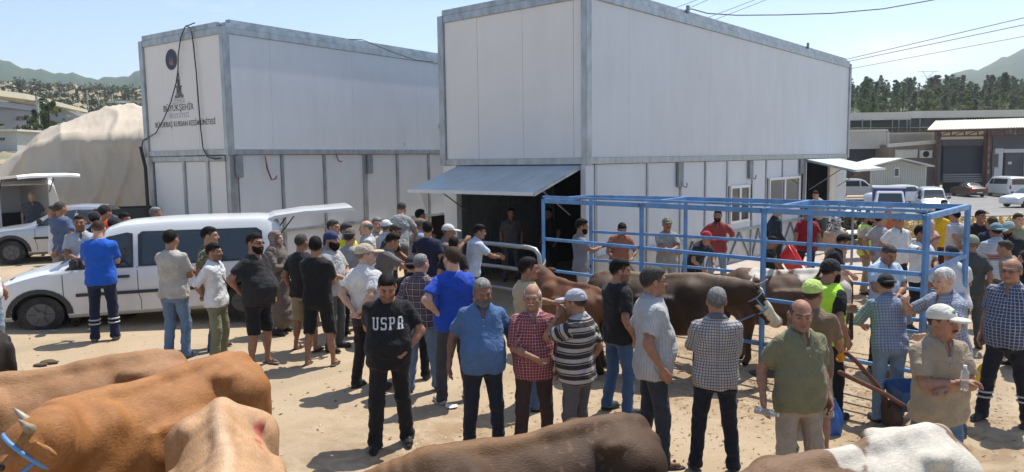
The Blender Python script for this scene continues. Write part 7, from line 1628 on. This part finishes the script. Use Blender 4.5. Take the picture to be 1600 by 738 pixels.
# ---- far left
r, T, H, AR, LG = P('man in a slate blue t-shirt and grey trousers carrying a pale yellow bag', 93, 316, h=1.78, a=168, top=cloth((.085, .12, .20)), low=cloth((.22, .215, .20)), arms=('out', 'fwd'), collar=False, hair=('buzz', 's'), glove=((.02, .12, .45), 0), skin='t')
def bag(o, p, h_, w, m):
    V, Q = surface([ell(Frame(p + A3(0, 0, -h_ * .62)), (0, 0, 0), (w, w * .55, h_ * .42), .03), cone(p, p + A3(0, 0, -h_ * .4), .012, w * .55, .05)], .014, post=lambda X_, Y_, Z_: (F32(.012) * np.sin(40 * X_ + 23 * Z_ + 3 * np.sin(25 * Y_))).astype(F32)); link('bag_body', np_mesh('bag_body', V, Q), m, o)
p_, d_ = hand_of(AR, 1); held('plastic_bag', 'pale yellow plastic bag hanging beside the silver hatchback', 'bag', r, lambda o: bag(o, AR[0][3] * 0 + hand_of(AR, 0)[0] + A3(-.14, .05, .22), .58, .17, mat('yellow_bag', (.66, .62, .36), .45, var=.1)))
P('man in a pale polo with a dark shoulder strap facing the camera', 124, 337, h=1.74, a=28, top=cloth((.36, .39, .43)), low=DGREY, arms=('belly', 'down'), face='uk', hair=('buzz', 'k'), skin='d')
P('grey haired man sitting inside the delivery van at the left edge', 50, 326, h=1.7, at=D(52, 340, 19.9)[:2], a=30, top=DGREY, low=DGREY, hair=('short', 'g'), z=.0)
P('man in a red team shirt and black cap behind the white van', 163, 322, h=1.78, a=150, top=cloth((.50, .03, .015)), low=DGREY, cap=('cap', (.02, .02, .022)), hair=('short', 'k'), collar=False, skin='t')
P('man in a black cap and navy top beside the red team shirt', 147, 332, h=1.74, a=-160, top=cloth((.02, .025, .05)), low=NAVY2, cap=('cap', (.02, .02, .022)), hair=('short', 'k'))
P('boy in a black cap in front of the red team shirt', 178, 341, h=1.66, a=160, top=cloth((.10, .13, .14)), low=DGREY, cap=('cap', (.02, .02, .022)), hair=('short', 'k'))
P('dark haired person in grey looking right near the boot lid', 194, 334, h=1.68, a=80, top=cloth((.10, .105, .11)), low=DGREY, hair=('thick', 'k'), skin='d')
P('grey haired person before the corner of the farther white building', 242, 325, h=1.68, a=120, top=cloth((.40, .37, .33)), low=DGREY, hair=('short', 'g'), skin='t')
P('man with light hair behind the slate blue t-shirt', 85, 322, h=1.70, a=-60, top=WHT2, low=GREY, hair=('short', 's'), skin='t')
for q in PEOPLE: print('PP', q)
# red basin and loose bags
p = D(1237, 408, 15.1); bz = thing('basin', 'bright red plastic basin tilted in the lap of the sitting person', 'basin', p); 
rr = Matrix.Rotation(math.radians(55), 3, 'Y') @ Matrix.Rotation(math.radians(20), 3, 'X'); mbz = MB(); rings = [(.0, -.14), (.22, -.14), (.33, .12), (.36, .13), (.345, .15), (.31, .12), (.20, -.11), (0, -.11)]
nn = 28
for r_, z_ in rings: mbz.v += [tuple(rr @ Vector((r_ * math.cos(t), r_ * math.sin(t), z_))) for t in np.linspace(0, 2 * math.pi, nn + 1)[:-1]]
mbz.f = [(j * nn + i, j * nn + (i + 1) % nn, (j + 1) * nn + (i + 1) % nn, (j + 1) * nn + i) for j in range(len(rings) - 1) for i in range(nn)]; mbz.build('tub', mat('red_plastic', (.60, .03, .04), .35), bz, smooth=True)
p = D(1541, 575, 9.3); o = thing('plastic_bag', 'crumpled orange yellow bag hanging beside the navy work trousers', 'bag', p); bag(o, A3(0, 0, .15), .45, .12, mat('orange_bag', (.62, .42, .03), .45, var=.2))
p = D(1302, 660, 7.6); o = thing('plastic_bag', 'small blue plastic bag beside the bald man in olive', 'bag', p); bag(o, A3(0, 0, .25), .42, .10, mat('blue_bag', (.03, .12, .42), .45, var=.2))
# ------------------------------------------------------------------ blue cattle pen: every post and rail a bar of its own
NEAR = [(.55, 13.0), (2.0, 11.5), (3.38, 10.0), (4.76, 8.55)]
FARP = [(1.50, 14.15), (3.05, 13.1), (4.66, 11.65), (6.20, 10.15)]
pen = thing('cattle_pen', 'long blue painted steel cattle pen of posts and rails in front of the white building', 'cattle pen')
PT = 2.16
for pts in (NEAR, FARP):
    for (x, y) in pts: MB().bar((x, y, ground_z(x, y) - .02), (x, y, PT + .03), .062, .062).build('post', M_BLUE, pen, bevel=.008)
    for i in range(3):
        a, b_ = Vector((*pts[i], 0)), Vector((*pts[i + 1], 0)); d = (b_ - a).normalized() * .042
        for z, w in ((PT, .07), (1.50, .05), (.96, .045), (.34, .045)):
            if pts is NEAR and z == 1.50 and False: continue
            MB().bar(a + d + Vector((0, 0, z)), b_ - d + Vector((0, 0, z)), .045, w).build('rail', M_BLUE, pen, bevel=.006)
for i in range(4):
    a, b_ = Vector((*NEAR[i], PT + .005)), Vector((*FARP[i], PT + .005)); d = (b_ - a).normalized() * .042
    MB().bar(a + d, b_ - d, .06, .07).build('cross_bar', M_BLUE, pen, bevel=.006)
a, b_ = Vector((*NEAR[3], 0)), Vector((*FARP[3], 0)); d = (b_ - a).normalized() * .042
for z in (1.50, .96, .34): MB().bar(a + d + Vector((0, 0, z)), b_ - d + Vector((0, 0, z)), .045, .055).build('rail', M_BLUE, pen, bevel=.006)
for pts in (NEAR,):
    for i in range(3):
        a, b_ = Vector((*pts[i], PT + .075)), Vector((*pts[i + 1], PT + .075)); MB().bar(a, b_, .045, .035).build('rail', M_BLUE, pen, bevel=.006)
# galvanised tube gate before the open end of the white building
def tube_thing(name, label, cat, pts, r, m): return tag(MB().tube(pts, r, 10).build(name, m, None, smooth=True), label, cat)
def gp(px, py, d): return D(px, py, d)
gt = thing('tube_rail', 'grey galvanised tube barrier with a bent end before the dark opening', 'barrier')
M_TUBE = mat('galvanised_tube', (.40, .42, .42), .45, .5, var=.15, dirt=.3, dirtcol=(.25, .2, .15), dscale=3)
arc = [gp(712, 376, 14.6), gp(780, 382, 13.9), gp(826, 387, 13.35)]
e = arc[-1]; arc += [e + Vector((.12, -.10, -.03)), e + Vector((.18, -.16, -.12)), e + Vector((.20, -.18, -.3)), Vector((e.x + .2, e.y - .18, ground_z(e.x, e.y)))]
MB().tube(arc, .042, 10).build('top_tube', M_TUBE, gt, smooth=True)
for dz in (.42, .82): MB().tube([arc[0] - Vector((0, 0, dz)), arc[1] - Vector((0, 0, dz)), arc[2] - Vector((0, 0, dz)), arc[5] * 1 - Vector((0, 0, dz - .35))], .035, 8).build('lower_tube', M_TUBE, gt, smooth=True)
MB().tube([arc[0], Vector((arc[0].x, arc[0].y, ground_z(arc[0].x, arc[0].y)))], .042, 8).build('post', M_TUBE, gt)

# ------------------------------------------------------------------ cattle
TAN = hide((.44, .225, .10), dark=(.30, .14, .06), light=(.55, .34, .18), ridge=.25)
cow('tan brown cow along the left edge, behind the orange brown one', G(72, 588, 1.30), -52, hide((.29, .15, .07), dark=(.15, .075, .035), light=(.40, .23, .115), ridge=.2), sc=.98, fat=1.0, h=.018, legs=True)
cow('orange brown cow with a horned head turned to the left edge and a wrinkled neck', (-2.44, 4.80), -28, hide((.30, .13, .042), dark=(.18, .07, .022), light=(.42, .20, .07), ridge=.25, neckd=0), sc=.985, fat=.98, h=.018, headw=(D(52, 690, 3.62), D(-48, 768, 3.45)), halter=M_BLUE, horns=.055)
cow('pale cream tan cow with red paint marks on its rump between the brown cows', G(349, 694, 1.30), 22, hide((.42, .25, .13), dark=(.30, .15, .07), light=(.52, .35, .21), ridge=.5, ridw=.03, ridc=(.60, .46, .32), patches=[(.20, .66, 1.29, .03, (.40, .09, .07)), (.24, .30, 1.25, .026, (.40, .10, .07)), (.21, .26, 1.27, .024, (.40, .10, .07)), (.26, .36, 1.23, .024, (.40, .10, .07)), (.27, .25, 1.22, .022, (.40, .10, .07)), (.20, .38, 1.28, .022, (.40, .10, .07))]), sc=.965, fat=1.0, h=.0165, head=(0, -1.25, 1.0), tail=True)
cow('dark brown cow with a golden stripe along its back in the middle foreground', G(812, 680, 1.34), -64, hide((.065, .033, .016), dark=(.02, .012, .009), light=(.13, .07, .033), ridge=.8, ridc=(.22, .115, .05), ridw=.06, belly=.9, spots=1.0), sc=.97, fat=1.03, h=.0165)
WH = (.50, .46, .39)
cow('taupe and white patched cow with a pale tuft on its rump at the right foreground', G(1322, 700, 1.32), -64, hide((.17, .10, .055), dark=(.11, .062, .036), light=(.23, .145, .085), patches=[(.05, .52, 1.36, .34, WH), (.10, .20, 1.30, .20, WH), (0, -.02, 1.36, .13, WH), (.28, .72, 1.0, .32, WH), (.30, -.35, 1.15, .14, WH), (-.2, .8, 1.2, .2, (.24, .17, .115))]), sc=.96, fat=1.05, h=.0165)
p_ = G(-75, 580, 1.1); cow('black cow of which only the rounded rump shows at the left edge', (p_[0] - .75, p_[1] + .3), -80, hide((.03, .024, .02)), sc=.95, h=.03)
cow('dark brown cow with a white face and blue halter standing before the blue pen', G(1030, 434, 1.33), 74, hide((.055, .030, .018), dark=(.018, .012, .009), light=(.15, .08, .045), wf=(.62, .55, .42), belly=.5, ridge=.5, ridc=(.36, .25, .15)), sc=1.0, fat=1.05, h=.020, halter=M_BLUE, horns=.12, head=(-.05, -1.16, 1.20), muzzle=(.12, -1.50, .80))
cow('brown cow with cream patches standing inside the blue pen', G(1222, 424, 1.32), -96, hide((.10, .055, .035), dark=(.04, .022, .014), light=(.22, .12, .07), patches=[(0, .30, 1.34, .22, WH), (.1, -.3, 1.36, .16, WH), (-.1, .7, 1.36, .16, WH), (.3, .8, 1.1, .15, WH), (-.1, 0, 1.38, .10, WH)]), sc=.97, h=.022, head=(0, -1.1, .95), muzzle=(0, -1.4, .6))
cow('reddish brown young cow with raised horned head beside the tube barrier', G(893, 446, 1.15), -150, hide((.15, .065, .032), dark=(.055, .028, .016), light=(.22, .10, .05), neckd=.4), sc=.87, fat=.9, h=.020, head=(-.02, -1.02, 1.42), muzzle=(-.10, -1.38, 1.18), horns=.11)
# wheelbarrow
w = D(1391, 660, 1); bx, by = G(1392, 668); wb = thing('wheelbarrow', 'blue tray wheelbarrow with long rusty handles pushed by the man in orange gloves', 'wheelbarrow', (bx, by, ground_z(bx, by)))
T_ = Vector((bx, by, 0)); hA = GZ(1322, 545, 1.02) - T_; hB = GZ(1312, 575, 1.0) - T_
MB().tube([(0, 0, .2 + 0), Vector((0, 0, .3)).lerp(hA, .35), Vector((0, 0, .3)).lerp(hA, .8) + Vector((0, 0, .02)), hA], .022, 8).build('handle', M_RUST, wb, smooth=True)
MB().tube([(.12, -.25, .25), Vector((.1, -.2, .3)).lerp(hB, .4), Vector((.1, -.2, .3)).lerp(hB, .8), hB], .022, 8).build('handle', M_RUST, wb, smooth=True)
MB().tube([(-.05, .0, .15), (.05, .0, .15)], .15, 20).build('wheel', mat('brown_rubber', (.09, .05, .035), .9), wb)
MB().add([(.05, -.15, .22), (.30, -.18, .22), (.32, .14, .22), (.06, .14, .22), (-.02, -.24, .46), (.42, -.28, .47), (.45, .24, .47), (-.0, .24, .46)], [(0, 1, 2, 3), (0, 4, 5, 1), (1, 5, 6, 2), (2, 6, 7, 3), (3, 7, 4, 0)]).build('tray', mat('blue_tray', (.03, .10, .26), .5, var=.2, dirt=.4, dirtcol=(.2, .15, .1), dscale=4), wb)
MB().tube([(.3, -.2, .28), (.34, -.3, .0)], .015, 6).tube([(.3, .1, .28), (.34, .2, .0)], .015, 6).build('leg', M_RUST, wb)
# white trestle table, fence posts, shrub and stones beyond the pen
tx, ty = G(1347, 405); tb = thing('trestle_table', 'white topped table standing on the concrete beyond the pen', 'table', (tx, ty, ground_z(tx, ty)), .2)
box('table_top', (-.9, .9), (-.4, .4), (.76, .80), mat('white_plastic', (.7, .72, .74), .4), tb, bevel=.008)
for sx in (-.8, .8):
    for sy in (-.33, .33): box('leg', (sx - .02, sx + .02), (sy - .02, sy + .02), (0, .758), M_STEELD, tb)
for px, dist, lb in ((1312, 19, 'thin steel post beside the woman in the headscarf'), (1334, 20, 'thin steel post behind the trestle table')):
    p = D(px, 300, dist); o = MB().bar((0, 0, -.1), (0, 0, 1.75), .05, .05).build('fence_post', M_STEELD); o.location = (p.x, p.y, ground_z(p.x, p.y)); tag(o, lb, 'post')
def inbush(rs): 
    p = D(1331, 300, 25.2); return np.array([p.x + rs.uniform(-.7, .7), p.y + rs.uniform(-.3, .3), ground_z(p.x, p.y) + rs.uniform(.1, .9)]), rs.uniform(.25, .4)
b_ = scatter_tri('shrub', 60, inbush, .3, mat('dry_shrub', (.14, .12, .09), .9, var=.5, scale=4), 3); del b_['kind']; tag(b_, 'tangled dry grey shrub behind the trestle table', 'shrub')
# litter of straw and dung on the trodden earth
def onyard(rs):
    x = rs.uniform(-7, 9); y = rs.uniform(4.2, 20); return np.array([x, y, ground_z(x, y) + .012]), .05
def flat_bits(name, n, m, seed, size, place, lift=.004):
    rs = np.random.RandomState(seed); b = MB()
    for i in range(n):
        x, y = place(rs); a = rs.uniform(0, math.pi); l = size * rs.uniform(.5, 1.8); w = l * rs.uniform(.12, .35); z = ground_z(x, y) + .006 * (math.sin(2.1 * x + 1.3 * math.sin(1.7 * y)) + math.sin(2.7 * y + 1.1 * math.sin(2.3 * x))) + lift + rs.uniform(0, .008)
        dx, dy = math.cos(a) * l, math.sin(a) * l; ex, ey = -math.sin(a) * w, math.cos(a) * w
        b.add([(x - dx, y - dy, z), (x + ex, y + ey, z + .006), (x + dx, y + dy, z + rs.uniform(0, .012)), (x - ex, y - ey, z)], [(0, 1, 2, 3)])
    return tag(b.build(name, m, fix=False), kind='stuff')
flat_bits('straw', 3200, mat('straw', (.50, .40, .25), .9, var=.3, scale=20), 1, .016, lambda rs: (rs.uniform(-9, 9), 3.8 + 14 * rs.rand() ** 1.5))
flat_bits('straw', 2500, mat('straw_dark', (.20, .14, .08), .95, var=.3, scale=20), 2, .022, lambda rs: (rs.normal(3.2, 1.8), rs.normal(9.6, 1.7)))
flat_bits('dung_crumbs', 600, mat('dung', (.09, .06, .035), .95), 4, .024, lambda rs: (rs.uniform(-9, 9), rs.uniform(4, 17)))
def pat(px, py, r, lb, m=None):
    x, y = G(px, py); rs = np.random.RandomState(int(px)); P = [ell(Frame(), (rs.uniform(-r, r) * .6, rs.uniform(-r, r) * .5, 0), (r * rs.uniform(.4, .8), r * rs.uniform(.4, .7), .016), .02) for _ in range(6)]
    o = link('dung_pat', np_mesh('dung_pat', *surface(P, .02)), m or mat('dung', (.09, .06, .035), .95)); o.location = (x, y, ground_z(x, y) + .01); tag(o, lb, 'dung')
pat(78, 567, .10, 'brown dung pat on the sand in front of the big white van'); pat(62, 572, .07, 'small dung crumb left of the larger pat by the white van'); pat(1380, 585, .2, 'trodden dung under the pen rail'); pat(1060, 520, .25, 'dark dung heap beneath the white faced cow'); pat(1190, 585, .2, 'dung pat near the olive shirted man')
mb = MB()
def scrap(px, py, s, lb):
    x, y = G(px, py); rs = np.random.RandomState(int(px)); b = MB(); pts = [(math.cos(t) * s * rs.uniform(.6, 1), math.sin(t) * s * rs.uniform(.6, 1), rs.uniform(.0, .03)) for t in np.linspace(0, 6.28, 8)[:-1]]
    b.add([(0, 0, .02)] + pts, [(0, i, i % 7 + 1) for i in range(1, 8)]); o = b.build('paper_scrap', mat('paper_scrap', (.6, .57, .5), .8)); o.location = (x, y, ground_z(x, y) + .012); tag(o, lb, 'litter')
scrap(707, 637, .10, 'crumpled paper by the white trainers of the man in royal blue'); scrap(84, 519, .05, 'tiny pale scrap beside the van front wheel'); scrap(141, 517, .05, 'tiny pale scrap under the van door'); scrap(1192, 618, .05, 'pale scrap on the sand near the pen shadow')
tube_thing('stick', 'thin pale stick on the sand right of the cream cow', 'stick', [Vector((*G(432, 716), .05)), Vector((*G(470, 720), .04)), Vector((*G(498, 726), .05))], .012, mat('stick_wood', (.35, .27, .17), .8))
